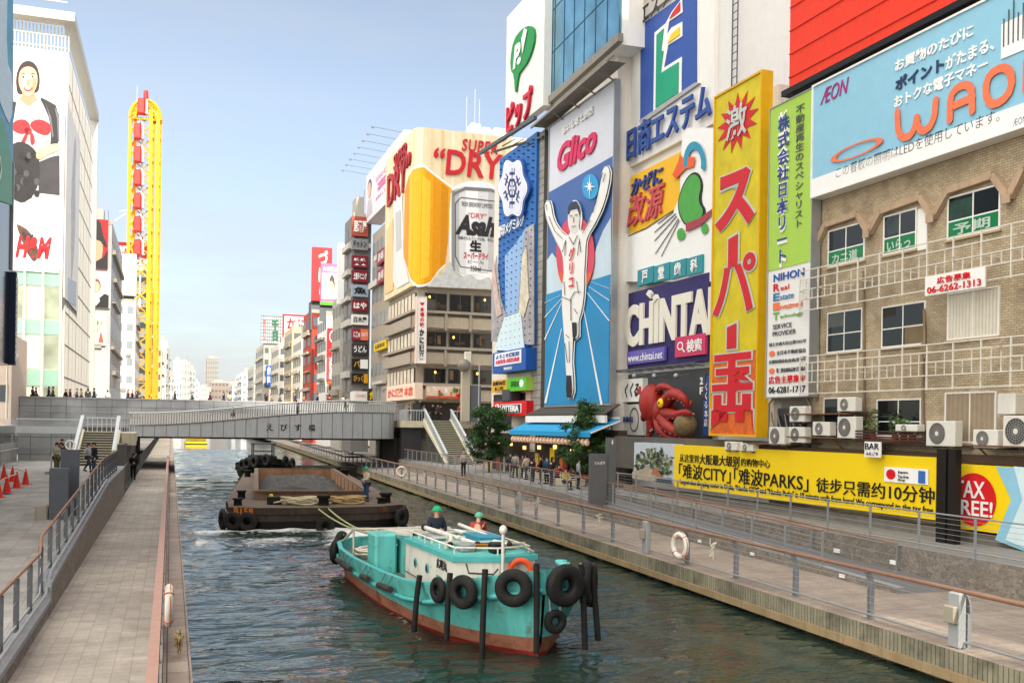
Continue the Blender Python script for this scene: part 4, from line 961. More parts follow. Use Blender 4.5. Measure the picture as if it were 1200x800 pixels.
s.poly(pf(s, p5([(245, 195), (310, 140), (322, 118), (345, 75), (405, -5), (410, 75), (330, 130), (318, 205), (345, 165), (408, 130), (408, 215), (325, 268), (300, 400), (405, 335), (402, 545), (238, 652)])), WHITE2, 6, .03)
s.poly(pf(s, p5([(335, 115), (352, 80), (398, 15), (398, 68)])), RED, 9, .03); s.poly(pf(s, p5([(325, 258), (345, 205), (396, 160), (396, 206)])), YEL, 9, .03)
s.poly(pf(s, p5([(260, 208), (302, 170), (287, 298), (300, 303), (284, 432), (390, 366), (387, 546), (254, 636)])), M('emblem_green', '12a07a', .5), 9, .03)
tpx(s, '日商エステム', 739, 837, 123, 163, M('raised_blue_letters', '2c4f9a', .5), bold=.02, th=.14, lay=10)
s = Sign(F2, (738, 208, 836, 311), M('yellow_board', 'f0b91b', .5, var=.05), 'yellow billboard with blue and red lettering beside swirling green and teal shapes', out=.4)
s.poly(pf(s, [(730, 277), (758, 268), (790, 247), (797, 230), (800, 150), (838, 150), (838, 330), (730, 330)]), WHITE2, 0, .02); s.poly(pf(s, [(737, 276), (758, 267), (790, 246), (790.5, 246.8), (758, 268.3), (737, 277)]), INKK, 3, .01)
tpx(s, 'かぜに', 741, 778, 203, 222, M('blue_raised', '33458f', .5), bold=.02, th=.1, lay=2, shear=.2); tpx(s, '改源', 737, 780, 222, 260, M('red_raised', 'c8525a', .5), bold=.012, th=.1, lay=2, shear=.2)
gsw = M('swirl_green', '4ea545', .5, var=.15); osw = M('swirl_orange', 'e8602a', .5); tsw = M('swirl_teal', '2f93b5', .5)
for pts, m, l in (([(795, 232), (806, 206), (818, 200), (826, 214), (822, 236), (830, 248), (822, 262), (806, 268), (796, 252)], INKK, 3), ([(796, 234), (807, 208), (817, 203), (824, 216), (819, 236), (827, 248), (820, 259), (806, 265), (798, 251)], gsw, 5), ([(823, 262), (831, 262), (832, 272), (824, 276)], gsw, 5), ([(794, 270), (802, 266), (806, 278), (796, 284)], gsw, 5)):
    s.poly(pf(s, smooth(pts)), m, l)
s.poly(pf(s, [(790, 205), (797, 190), (799, 181), (803, 186), (808, 177), (811, 185), (817, 184), (815, 196), (806, 198), (798, 206), (794, 210)]), osw, 8)
mb = MB()
for i in range(14):
    a, b = radians(-20+15*i), radians(-20+15*(i+1)); f = lambda q, r: (816+r*13*cos(q), 192-r*26*sin(q))
    mb.poly([(p*s.w, q*s.h) for p, q in pf(s, [f(a, 1), f(b, 1), f(b, .62), f(a, .62)])], s.y(9), s.y(8))
mb.build('graphic', tsw, s.root)
s.poly(pf(s, [(806, 262), (822, 256), (838, 244), (838, 250), (824, 264), (806, 272)]), M('swirl_crimson', 'a63a4d', .5), 8)
mb = MB()
for a, b in (((793, 250), (768, 272)), ((794, 253), (768, 282)), ((796, 256), (769, 297)), ((797, 258), (776, 300)), ((790, 248), (772, 262))):
    mb.poly([(p*s.w, q*s.h) for p, q in pf(s, [a, (a[0]+.3, a[1]+1), (b[0]+.3, b[1]+.8), b])], s.y(5), s.y(4))
mb.build('wind_lines', INKK, s.root)
for i, ch in enumerate('戸堂歯科'):
    x0 = 747+19.2*i; s = Sign(F2, (x0, 317-4.6*i, x0+18, 335.5-4.0*i), TEAL, 'teal panel with white character %s, %s of four in the dental row' % (ch, ('leftmost', 'second', 'third', 'rightmost')[i]), out=.55, thick=.2, name='panel_sign', cat='sign', group='teal dental sign panels')
    s.text(ch, .2, .12, .6, .76, WHITE2, 1, bold=.03, fit='center')
s = Sign(F2, (736, 344, 830, 432), M('purple_ribbed_board', '2f2766', .5, var=.2, scale=1, wave=.5, wscale=3.5), 'dark purple ribbed billboard with huge white CHINTAI letters', out=.45)
LET = M('offwhite_letters', 'e8e4d6', .5, var=.03)
tpx(s, 'CHINTAI', 735, 838, 347, 400, LET, bold=.045, th=.12, lay=2)
s.poly(pf(s, [(761, 345), (764, 340), (767, 344), (766, 350)]), LET, 2, .2); s.poly(pf(s, [(769, 348), (772, 345), (774, 350), (770, 355)]), LET, 2, .2)
s.rectf(.03, .05, .5, .17, M('violet_strip', '6a5fb4', .5), 2, .15); s.text('www.chintai.net', .05, .08, .46, .10, WHITE2, 14)
s.rectf(.66, .07, .34, .24, M('pink_search', 'cf3a66', .5), 2, .15); s.text('検索', .80, .11, .17, .15, WHITE2, 14, bold=.02); s.ring(.725, .20, .035, .05, .3, WHITE2, 14); s.poly([(.745, .155), (.775, .115), (.782, .13), (.752, .17)], WHITE2, 14)
fx = MB().box(bpx(F2, 728), bpx(F2, 838), -1.2, -1.1, F2.uv(735, 437)[1], F2.uv(735, 437)[1]+.1)
for x in range(730, 838, 12): fx.bar((bpx(F2, x), -1.15, F2.uv(735, 437)[1]), (bpx(F2, x), 0, F2.uv(735, 437)[1]), .05)
fx.build('light_rail', STEELD, nb)
sp = MB()
for x in (737, 762, 786, 812): X = bpx(F2, x); sp.ball((X, -1.0, F2.uv(x, 441)[1]), .16); sp.bar((X, -1.0, F2.uv(x, 441)[1]), (X, -.1, F2.uv(x, 438)[1]), .04)
sp.build('spotlights', STEEL, nb)
s = Sign(F2, (728, 440, 832, 517), DARKGREY, 'dark grey backing board behind the red octopus figure', out=.15, name='backing_board', cat='board')
s = Sign(F2, (727, 445, 753, 471), WHITE, 'white board with brushed black characters beside the octopus', out=.5, name='shop_sign', cat='sign')
s.text('くくる', .22, .2, .62, .62, INKK, 1, bold=.02, shear=.3); s.text('たこ家', .04, .2, .1, .6, INKK, 1, vert=True); s.rectf(.84, .3, .10, .35, RED, 1)
s = Sign(F2, (727, 474, 753, 509), M('white_slatted', 'cfcdc6', .6, wave=.6, wscale=2, waxis='X'), 'weathered white slatted board with blue lettering over an oval ring', out=.4, name='shop_sign', cat='sign')
s.ring(.64, .5, .2, .4, .14, GREYTX, 1); s.text('DINING', .05, .42, .55, .18, M('faded_blue', '2c3a7a', .5), 3, bold=.04)
s = Sign(F2, (819, 438, 826, 466), DARKGREY, 'small dark floor sign reading 2F', out=.6, name='floor_sign', cat='sign'); s.text('2', .25, .55, .5, .3, WHITE2, 1, bold=.03); s.text('F', .25, .14, .5, .3, WHITE2, 1, bold=.03)
s = Sign(F2, (824, 440, 832, 510), M('blue_banner', '2b4f93', .6), 'narrow blue vertical sign behind the tall yellow LED sign', out=.55, name='shop_sign', cat='sign'); s.text('くくる本店', .25, .15, .5, .72, WHITE2, 1, vert=True)
# the octopus
OC = M('octopus_red', '9e2a22', .5, var=.45, scale=2.2, bump=.3, bscale=8); ox = lambda x, y, o: (lambda q: (q[0], -o, q[1]))(F2.uv(x, y, o))
oc = thing('octopus_figure', 'giant red model octopus with yellow eye clutching a ball on the dark board', 'octopus figure', F2.M)
mb = MB(); c = ox(765, 473, 1.2); mb.ball((c[0], c[1], c[2]), (.78, .8, 1.15), 0, Matrix.Translation(c) @ Matrix.Rotation(radians(-14), 4, 'Y') @ Matrix.Translation(-Vector(c)), 22, 14)
c2 = ox(779, 482, 1.2); mb.ball(c2, (.75, .7, .75), 0, None, 18, 12)
suck = []
def tent(pts, r0, r1=.05):
    P = [Vector(ox(*p)) for p in pts]; Q = []
    for i in range(len(P)-1):
        p0, p1, p2, p3 = P[max(i-1, 0)], P[i], P[i+1], P[min(i+2, len(P)-1)]
        for k in range(5):
            u = k/5; Q.append(.5*((2*p1)+(p2-p0)*u+(2*p0-5*p1+4*p2-p3)*u*u+(3*p1-p0-3*p2+p3)*u*u*u))
    Q.append(P[-1])
    for i in range(3, len(Q)-2, 2): rq = (r0+(r1-r0)*i/(len(Q)-1)); suck.append((Q[i]+Vector((0, -rq*.70, -rq*.70)), rq*.17))
    mb.tube(Q, [r0+(r1-r0)*i/(len(Q)-1) for i in range(len(Q))], 10)
tent([(776, 478, 1.4), (788, 462, 1.6), (800, 466, 1.7), (806, 475, 1.5), (811, 470, 1.3)], .42, .08)
tent([(780, 484, 1.5), (792, 486, 1.8), (804, 483, 1.8), (812, 486, 1.5)], .34, .08)
tent([(776, 488, 1.4), (784, 500, 1.8), (797, 507, 1.7), (806, 514, 1.4), (813, 519, 1.2)], .40, .07)
tent([(772, 488, 1.3), (773, 502, 1.6), (783, 512, 1.5), (796, 513, 1.3)], .36, .06)
tent([(768, 486, 1.2), (762, 496, 1.4), (763, 508, 1.3), (757, 511, 1.0)], .33, .08)
tent([(764, 482, 1.0), (756, 484, 1.2), (753, 491, 1.1), (757, 492, .9)], .26, .05)
tent([(770, 462, 1.0), (775, 453, 1.3), (786, 455, 1.4), (793, 461, 1.2)], .30, .06)
mb.build('body', OC, oc)
e = ox(774, 472, 2.0); MB().ball(e, (.26, .12, .26)).build('eye', YEL, oc); MB().ball((e[0]+.02, e[1]-.1, e[2]), (.09, .05, .06)).build('pupil', BLACK, oc)
b_ = ox(803, 498, 1.6); MB().ball(b_, .62, 0, None, 18, 12).build('ball', M('tan_ball', '7d6a4a', .7, var=.5, scale=3, bump=.4, bscale=4), oc)
mb = MB()
for p in ((811, 487), (812, 519), (797, 514), (814, 518), (763, 505)):
    q = ox(p[0], p[1], 1.5)
    for k in range(4): mb.ball((q[0]-.1+.08*k, q[1], q[2]+.03*k), .06, 0, None, 8, 5)
for q_, rq in suck: mb.torus(tuple(q_), rq, rq*.4, n=8, k=5)
mb.build('suckers', M('sucker_pale', 'b58a80', .6), oc)
mb = MB(); mb.box(bpx(F2, 720), bpx(F2, 744), -.4, -.01, 1.4, F2.uv(730, 524)[1]); tag(mb.build('shop_shutter', M('brown_shutter', '3f2f26', .7, wave=.4, wscale=2, waxis='Z'), None, F2.M), 'dark brown shutter below the octopus board', 'shutter')
s = Sign(F2, (721, 519, 733, 537), WHITE, 'small white notice on the wall by the dark kiosk', out=.5, name='notice', cat='notice')
for k in range(6): s.rectf(.2, .3+.08*k, .6-.1*(k % 3), .025, GREYTX, 1)
# ---- tall yellow LED sign
LEDY = M('led_yellow', 'd8c41a', .5, var=.2, scale=1.2); LEDF = M('led_yellow_frame', 'e0ad0a', .5)
s = Sign(F, (836, 117, 889, 508), LEDY, 'tall yellow LED sign with red vertical characters and starburst top', out=1.55, thick=.55, frame=LEDF, edge=.1)
MB().box(s.w+.1, s.w+.5, -1.0, -.2, .3, s.h-.6).build('bracket', CREAM, s.root)
s.rectf(.02, .0, .96, .235, M('led_orange', 'df6a2a', .5, var=.35, scale=2.5), 0, .008)
ol = M('led_pale_outline', 'c3cfc8', .5)
bst = []
for i in range(26):
    a = 2*pi*i/26+.1; r_ = 1.0 if i % 2 == 0 else .58; bst.append((.5+.46*r_*cos(a), .895+.085*r_*sin(a)))
LR = M('led_red', 'cf1626', .45, var=.08)
s.poly(bst, LR, 1); s.text('激', .27, .85, .46, .095, ol, 4, bold=.012)
for ch, x0, x1, z0, z1 in (('ス', .05, .92, .59, .755), ('ー', .33, .61, .475, .60), ('パ', .02, .96, .345, .51), ('ー', .33, .61, .24, .345), ('玉', .04, .94, .125, .232), ('出', .03, .95, .01, .125)):
    v = ch == 'ー'
    if v:
        s.poly([(x0, z0), (x1, z0), (x1, z1-.02), (x0, z1-.03)], ol, 2); s.poly([(x0+.035, z0+.006), (x1-.035, z0+.006), (x1-.035, z1-.028), (x0+.035, z1-.036)], LR, 4)
    else:
        mb = MB(); put_text(mb, ch, (x0-.03)*s.w, (z0-.004)*s.h, (x1-x0+.06)*s.w, (z1-z0+.008)*s.h, s.y(2), .012, bold=.05 if ch == 'パ' else .085); mb.build('letter_outline', ol, s.root)
        s.text(ch, x0, z0, x1-x0, z1-z0, LR, 4, bold=.022 if ch == 'パ' else .05, th=.012)
# ---- brick building
u0, u1 = bpx(FB, 953), bpx(FB, 1330)
BRK = tiles('tan_brick', 'd0bf9f', 'bda98a', '9a8a72', .23, .085, .010, plane='xz', rough=.8, stain=.62, bump=.6, staincol=(.12, .07, .04))
zr = FB.uv(953, 100)[1]
bb = body(FB, u0, u1, 1.3, zr, 12, BRK, 'brick_building', 'old tan brick building with white lattice rails under the light blue billboard')
MB().box(bpx(FB, 895), u0-.01, .4, 11, 1.3, zr-1).build('side_wall', CONC, bb)
sl = M('stone_sill', 'b5a184', .8)
WD = STEELD
GW = glass('green_lettered_glass', '1d4a38')
def wpx(x0, x1, yt, yb, **kw):
    uu, zz, ww, hh = FB.rect(x0, yt, x1, yb); kw.setdefault('sill', sl)
    return window(bb, uu, uu+ww, zz, zz+hh, 0, kw.pop('fm', WHITE), kw.pop('gm', GLASSD), **kw)
for x0, x1, yt, yb in ((971, 1014, 271, 314), (1036, 1075, 254, 300), (1111, 1173, 232, 282)):
    w_ = wpx(x0, x1, yt, yb, hz=.42, ft=.06)
    uu, zz, ww, hh = FB.rect(x0, yt, x1, yb); MB().box(uu+.05, uu+ww-.05, -.030, -.024, zz+.05, zz+hh*.40).build('window_film', M('green_film', '1c7a4a', .25, var=.25, scale=3), w_)
    mb = MB(); put_text(mb, {971: 'カニ道', 1036: 'いらっ', 1111: '予期'}[x0], uu+ww*.12, zz+hh*.08, ww*.7, hh*.26, -.031, .006, bold=.02); mb.build('film_lettering', M('film_white', 'b9cbbf', .4), w_)
uu, zz, ww, hh = FB.rect(1076, 246, 1087, 294); MB().box(uu, uu+ww, -.04, -.003, zz, zz+hh).build('blind_panel', WHITE, bb)
for x0, x1, yt, yb, g in ((970, 1011, 367, 414, GLASSD), (1034, 1085, 360, 408, GLASSD)): wpx(x0, x1, yt, yb, hz=.45, gm=g)
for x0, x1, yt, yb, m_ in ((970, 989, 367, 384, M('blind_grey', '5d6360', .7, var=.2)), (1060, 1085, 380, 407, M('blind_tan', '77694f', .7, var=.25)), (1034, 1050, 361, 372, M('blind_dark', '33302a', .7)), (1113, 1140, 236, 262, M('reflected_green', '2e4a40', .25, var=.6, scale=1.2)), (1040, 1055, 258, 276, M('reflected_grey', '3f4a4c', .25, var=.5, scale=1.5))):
    uu, zz, ww, hh = FB.rect(x0, yt, x1, yb); MB().box(uu+.04, uu+ww, -.028, -.0225, zz, zz+hh-.04).build('blind_and_reflection', m_, bb)  # last two patches are painted reflections on the glass, the others blinds
CURT = M('white_curtain', 'd8d2c2', .8, var=.1, wave=1.0, wscale=2.2); CURT2 = M('beige_curtain', 'a08f78', .8, var=.15, wave=1.0, wscale=1.5)
wpx(1111, 1172, 344, 399, gm=CURT); wpx(1108, 1168, 460, 518, gm=CURT2); wpx(1028, 1080, 468, 511, fm=WHITE, hz=.4); wpx(966, 1003, 466, 500, gm=GLASSM)
wpx(912, 942, 478, 515, fm=CONCD)
# zigzag moulding over the upper windows
zz_ = [(959, 290), (971, 264), (1009, 251), (1022, 273), (1036, 248), (1083, 231), (1097, 255), (1115, 224), (1168, 206), (1187, 232), (1205, 195), (1262, 176)]
mb = MB()
for a, b in zip(zz_[:-1], zz_[1:]):
    p, q = FB.uv(*a), FB.uv(*b); mb.bar((p[0], -.13, p[1]), (q[0], -.13, q[1]), .22, .24)
for a in zz_[3:-1:3]: p = FB.uv(*a); mb.box(p[0]-.17, p[0]+.17, -.32, -.27, p[1]-.2, p[1]+.1)
mb.build('moulding', M('brown_moulding', 'b89e84', .75, var=.15, streak=.4), bb)
# white lattice rails
LATW = M('white_lattice_paint', 'dcd8cc', .55, var=.08, rust=.12)
def lattice(yt, yb, x0, x1, ys, label, seed):
    r = thing('lattice_rail', label, 'rail frame', FB.M); rnd = random.Random(seed)
    uu, zz, ww, hh = FB.rect(x0, yt, x1, yb); mb = MB(); o = -.75
    for f in ys: mb.box(uu, uu+ww, o-.03, o+.03, zz+hh*f-.018, zz+hh*f+.018)
    mb.build('horizontal_bars', LATW, r); n = int(ww/1.15); pst = MB(); sm_ = MB(); br_ = MB()
    for i in range(n+1):
        x = uu+ww*i/n; MB().bar((x, o, zz-.05), (x, o, zz+hh+.02), .05).build('post', LATW, r); br_.bar((x, o, zz+hh*.5), (x, 0, zz+hh*.5), .04)
        if i < n:
            for k in (.35, .68): MB().bar((x+ww/n*k, o, zz+hh*ys[1]), (x+ww/n*k, o, zz+hh*ys[3 if rnd.random() < .5 else 2]), .03).build('short_bar', LATW, r)
    br_.build('bracket_arms', LATW, r)
lattice(320, 366, 955, 1330, (0, .28, .52, .78, 1.0), 'white rusty lattice rail between the upper two window rows', 3)
lattice(419, 462, 955, 1330, (0, .3, .6, .82, 1.0), 'white lattice rail with closer bars above the air conditioners', 9)
s = Sign(FB, (1084, 325, 1154, 347), WHITE, 'white board with red phone number hung on the upper lattice rail', out=.95, thick=.06, name='notice_board', cat='sign')
s.text('広告募集', .22, .54, .56, .34, RED, 1, bold=.02, space=1.1); s.text('06-6262-1313', .05, .10, .9, .34, RED, 1, bold=.015)
pp_ = MB()
for x, y0, y1 in ((1014, 318, 520), (1085, 362, 420), (1083, 400, 515), (958, 300, 470)):
    a, b = FB.uv(x, y0), FB.uv(x+1, y1); pp_.tube([(a[0], -.08, a[1]), (b[0], -.08, b[1])], .05, 6)
pp_.build('drainpipes', M('stained_pipe', '8d7a62', .7, var=.3), bb)
# air conditioners
ACW = M('ac_casing', 'd9d6cc', .5, var=.06, streak=.15); ACG = M('ac_grille', '8d8c87', .5, var=.1)
def ac(x0, yt, x1, yb, label, out=.95, Fc=FB, dp=.34, fans=1):
    uu, zz, ww, hh = Fc.rect(x0, yt, x1, yb, out); r = thing('air_conditioner', label, 'air conditioner', Fc.at(uu, -out, zz), 'air conditioner units on the brick wall')
    MB().box(0, ww, 0, dp, 0, hh, 0, None, .02).build('casing', ACW, r)
    g = MB(); cx, cz, R = ww*.40, hh*.5, min(ww*.36, hh*.42)
    for k in range(1, 6): g.torus((cx, -.012, cz), R*k/5, .012, n=22, k=5)
    for k in range(10): a = pi*k/10; g.bar((cx-R*cos(a), -.012, cz-R*sin(a)), (cx+R*cos(a), -.012, cz+R*sin(a)), .012)
    g.build('fan_guard', ACG, r)
    mb = MB(); n = 24; mb.poly([(cx+R*cos(2*pi*i/n), cz+R*sin(2*pi*i/n)) for i in range(n)], -.006, -.001); mb.build('fan_opening', M('ac_dark', '3d3d3c', .6), r)
    MB().poly([(cx+R*.22*cos(2*pi*i/12), cz+R*.22*sin(2*pi*i/12)) for i in range(12)], -.03, -.007).build('hub', ACW, r)
    MB().box(ww*.08, ww*.2, .02, out, -.05, -.003).box(ww*.8, ww*.92, .02, out, -.05, -.003).build('bracket', STEELD, r)
    return r
for a in ((925, 476, 943, 494, 'upper air conditioner in the shaded corner right of the yellow sign'), (901, 500, 919, 521, 'lower left air conditioner below the green sign'), (924, 500, 943, 518, 'lower right air conditioner below the green sign'),
          (981, 466, 1002, 482, 'upper air conditioner standing on a thin shelf left of the planter'), (952, 494, 972, 510, 'small air conditioner on the rusty shelf, left of the tall one'), (981, 488, 1003, 513, 'tall air conditioner on the rusty shelf next to the planter'),
          (1085, 493, 1119, 522, 'large air conditioner right of the wooden planter'), (1140, 503, 1169, 524, 'smaller air conditioner under the beige curtain window'), (1175, 487, 1215, 523, 'large air conditioner at the right picture edge'),
          (1049, 497, 1075, 506, 'air conditioner half hidden behind the planter slats'), (849, 517, 863, 527, 'left one of two tiny units under the yellow sign'), (867, 519, 882, 528, 'right one of two tiny units under the yellow sign')): ac(*a)
uu, zz, ww, hh = FB.rect(1168, 461, 1189, 486, .5); o = MB().box(0, ww, -.5, -.003, 0, hh, 0, None, .04).build('meter_box', ACW, None, FB.at(uu, 0, zz)); tag(o, 'white rounded boiler box above the air conditioner at right edge', 'boiler')
sh = MB()
for x0, x1, y in ((945, 1003, 512), (945, 1018, 484), (1165, 1330, 524), (897, 945, 520)):
    a, b = FB.uv(x0, y), FB.uv(x1, y); z_ = FB.uv((x0+x1)/2, y, .8)[1]; sh.box(a[0], b[0], -1.0, -.01, z_-.05, z_)
    sh.bar((a[0]+.2, -.9, z_-.05), (a[0]+.2, -.02, z_-.7), .05).bar((b[0]-.3, -.9, z_-.05), (b[0]-.3, -.02, z_-.7), .05)
sh.build('shelves', M('rusty_shelf', '6d5340', .8, rust=.5), bb)
cab = MB()
for k in range(6):
    a = FB.uv(905+8*k, 480+random.random()*10); b = FB.uv(910+8*k, 505+random.random()*12); cab.tube([(a[0], -.06, a[1]), (a[0]+.2, -.12, (a[1]+b[1])/2), (b[0], -.05, b[1])], .03, 5)
a, b = FB.uv(905, 505), FB.uv(955, 505); cab.tube([(a[0], -.2, a[1]-.3), (a[0]+.1, -.25, a[1]+1.2), (a[0]+.6, -.25, a[1]+1.6), (b[0]-.5, -.25, a[1]+1.7), (b[0]-.1, -.2, a[1]+1.1), (b[0], -.2, a[1]-.2)], .05, 6)
cab.build('cables', M('cable_grey', '8b857a', .7), bb)
# planter with plants, bar sign
pl = thing('planter_shelf', 'dark wooden slatted planter balcony full of potted plants', 'planter', FB.M); uu, zz, ww, hh = FB.rect(1003, 503, 1084, 516, .9); mb = MB()
for k in range(4): mb.box(uu, uu+ww, -.95, -.91, zz+hh*k/4+.02, zz+hh*(k+1)/4-.03)
mb.box(uu, uu+ww, -.9, -.01, zz-.06, zz-.01).box(uu-.02, uu+.02, -.9, 0, zz, zz+hh).box(uu+ww-.02, uu+ww+.02, -.9, 0, zz, zz+hh); mb.build('slats', M('dark_wood', '4a3328', .7, var=.2), pl)
LEAFS = [M('leaf_%s' % n, c, .55, var=.25, scale=9) for n, c in (('dark', '2c4a24'), ('mid', '44662f'), ('light', '6d8a45'))]
def leafs(mb, c, r, n, size, rnd, m=None):
    for _ in range(n):
        while True:
            v = Vector((rnd.uniform(-1, 1), rnd.uniform(-1, 1), rnd.uniform(-1, 1)))
            if v.length < 1: break
        p = Vector(c)+Vector((v.x*r[0], v.y*r[1], v.z*r[2])); a = Vector((rnd.uniform(-1, 1), rnd.uniform(-1, 1), rnd.uniform(-.6, .6))).normalized(); b = a.orthogonal().normalized(); b.rotate(Matrix.Rotation(rnd.uniform(0, 6.28), 3, a))
        s_ = size*rnd.uniform(.6, 1.3)
        mb.add([p-a*s_, p+b*s_*.45, p+a*s_, p-b*s_*.45], [(0, 1, 2, 3)], rnd.randrange(3) if m is None else m)
rnd = random.Random(5)
for i, (x, y, h, lab) in enumerate(((1022, 500, .9, 'tall leafy potted plant at the left end of the planter'), (1048, 500, .75, 'bushy potted plant with red pot in the planter'), (1058, 500, .55, 'pale green low plant in the planter middle'), (1008, 503, .5, 'small dark plant at the planter corner'), (1068, 503, .4, 'small pot plant right of the planter middle'))):
    q = FB.uv(x, y, .6); t_ = thing('potted_plant', lab, 'plant', FB.at(q[0], -.55, zz), 'plants in the wooden planter')
    MB().lathe([(.09, 0), (.13, .24), (.14, .26), (.11, .26), (0, .24)], n=12).build('pot', M('terracotta', '9a4a32', .8), t_); mb = MB(); leafs(mb, (0, 0, .3+h*.5), (.28, .22, h*.55), 130, .07, rnd); mb.build('leaves', LEAFS, t_)
s = Sign(FB, (1013, 517, 1032, 535), WHITE, 'small white BAR sign hanging below the planter', out=1.05, thick=.05, name='bar_sign', cat='sign'); s.text('BAR', .08, .5, .84, .4, INKK, 1); s.text('ふたご今', .12, .12, .76, .22, INKK, 1)
# brown eave and the yellow banner wall
evb = thing('shop_eave', 'long dark brown eave running above the yellow banner', 'eave', FB.M); ze = FB.uv(1000, 530)[1]
MB().box(bpx(FB, 900), u1, -.55, -.003, FB.uv(950, 532)[1], FB.uv(950, 524)[1]).build('eave_board', M('brown_eave', '4d3d33', .7, var=.2), evb)
MB().box(bpx(F, 743), bpx(FB, 953), -.2, .3, FB.uv(850, 530)[1]-1.2, FB.uv(850, 520)[1]+.2).build('lintel', CONCD, evb)
BYEL = M('banner_yellow', 'f3d114', .5, var=.03)
s = Sign(FB, (790, 521, 1097, 570), BYEL, 'long yellow hoarding with black Chinese lettering about a ten minute walk', out=.75, name='hoarding', cat='hoarding')
tpx(s, '从这里到', 797, 819, 532, 541.5, INKK); tpx(s, '大阪最大级别', 820, 867, 533, 545.5, INKK, bold=.012); tpx(s, '的购物中心', 869, 903, 537.5, 547, INKK)
tpx(s, '｢难波CITY｣｢难波PARKS｣', 796, 948, 548.5, 568, INKK, bold=.008); tpx(s, '徒步只需约10分钟', 957, 1096, 565, 583.5, INKK, bold=.008)
tpx(s, 'Largest-class shopping center in Osaka, "Namba CITY" and "Namba Parks" is 10-minute walk from here! We correspond to the tax free.', 797, 1096, 577, 586, INKK, bold=.005)
s.rectf(.862, .55, .12, .25, WHITE2, 1, .03); s.ell(.882, .68, .013, .085, RED, 4); s.text('Japan.', .902, .70, .03, .05, INKK, 4); s.text('Tax-free', .902, .63, .03, .05, GREYTX, 4); s.text('Shop', .902, .57, .02, .05, GREYTX, 4); s.rectf(.958, .57, .018, .2, M('card_blue', '3a6cb8', .5), 4)
s = Sign(FB, (743, 518, 790, 561), M('photo_sky', 'c3ccd6', .5), 'photo hoarding of a green hillside park left of the yellow banner', out=.75, name='hoarding', cat='hoarding')
rnd = random.Random(11)
for k in range(190):
    x, z = rnd.uniform(.06, .97), rnd.uniform(.22, .9)
    if z > .45+.6*(1-abs(x-.55)*1.5): continue
    s.ell(x, z, rnd.uniform(.015, .05), rnd.uniform(.015, .055), M('photo_green_%d' % (k % 4), ('2c3f28', '46583a', '667045', '8a8a5e')[k % 4], .6, var=.3, scale=6), k % 5, .006, 7)
s.poly([(.0, .2), (.28, .3), (.4, .42), (.5, .3), (.62, .2), (.95, .08), (.6, .0), (.0, .02)], M('photo_path', 'b3a48f', .6, var=.3, scale=3), 6); s.poly([(.55, .0), (.7, .12), (1, .14), (1, 0)], M('photo_dark_blue', '3a4658', .6, var=.3, scale=5), 8); s.poly([(.5, .22), (.62, .4), (.66, .3), (.8, .12)], M('photo_orange', 'b0713e', .6), 8)
pil = thing('kiosk_pillar', 'black panelled pillar dividing the yellow hoardings', 'pillar', FB.M); uu, zz, ww, hh = FB.rect(1097, 529, 1119, 640, 1.6); MB().box(uu, uu+ww*.5, -1.6, -1.35, TZ, zz+hh+.1).box(uu+ww*.62, uu+ww, -1.6, -1.35, TZ, zz+hh+.1).build('casing', M('black_pillar', '1f1a18', .45), pil); MB().box(uu+ww*.51, uu+ww*.61, -1.5, -1.38, TZ, zz+hh).build('light_slot', M('dark_teal_slot', '223a44', .4), pil)
s = Sign(FB, (1119, 543, 1330, 618), BYEL, 'yellow hoarding with red TAX FREE disc beside a pale blue panel', out=.75, name='hoarding', cat='hoarding')
cx, cz = pf(s, [(1142, 585)])[0]; rx = (pf(s, [(1168, 585)])[0][0]-cx); rzz = pf(s, [(1142, 554)])[0][1]-cz
s.ell(cx, cz, rx, rzz, M('disc_red', 'd21f26', .5), 1, .02, 40); tpx(s, 'TAX', 1121, 1156, 563, 583, WHITE2, lay=4, bold=.01); tpx(s, 'FREE!', 1119, 1165, 586, 604, WHITE2, lay=4, bold=.01)
s.poly(pf(s, [(1168, 546), (1186, 585), (1167, 632), (1340, 700), (1340, 560)]), SKYB, 1, .02); s.poly(pf(s, [(1190, 546), (1200, 585), (1180, 632), (1340, 700), (1340, 560)]), M('pale_print', 'cfe4e8', .5), 4, .01)
MB().box(bpx(FB, 744), u1, -.55, -.01, TZ, FB.uv(790, 574)[1]).build('plinth', M('plinth_grey', '77726a', .85, var=.2), evb)
# ---- green sign, red panel, light blue billboard
s = Sign(FB, (901, 130, 951, 465), M('white_lower_board', 'e9e8e4', .5, var=.04), 'tall vertical sign, lime green top and white lower half, beside the yellow LED sign', out=.5, thick=.4, frame=STEEL, edge=.05)
s.rectf(0, .437, 1, .563, GREENS, 0, .02)
tpx(s, '株式会社日本リート', 912, 926, 131, 313, M('navy_letters', '2c4392', .5), outl=WHITE2, vert=True, bold=.012, ob=.05, lay=3); tpx(s, '不動産再生のスペシャリスト', 933, 943, 124, 266, GREYTX, vert=True, lay=3)
for i, (a, b, c1) in enumerate((('NIHON', '', BLUE), ('R', 'eal', RED), ('E', 'state', M('mid_cyan', '2f7fb5', .5)), ('I', 'nvestment', ORNG), ('T', 'echnology', M('leaf_green_print', '6fae3a', .5)))):
    z = .395-.033*i; s.text(a, .14, z, .72 if not b else .15, .026, c1, 1, bold=.02)
    if b: s.text(b, .31, z, .09*len(b)**.85*.9, .016, c1, 1)
s.text('SERVICE', .14, .232, .45, .016, GREYTX, 1); s.text('PROVIDER', .14, .208, .55, .016, GREYTX, 1)
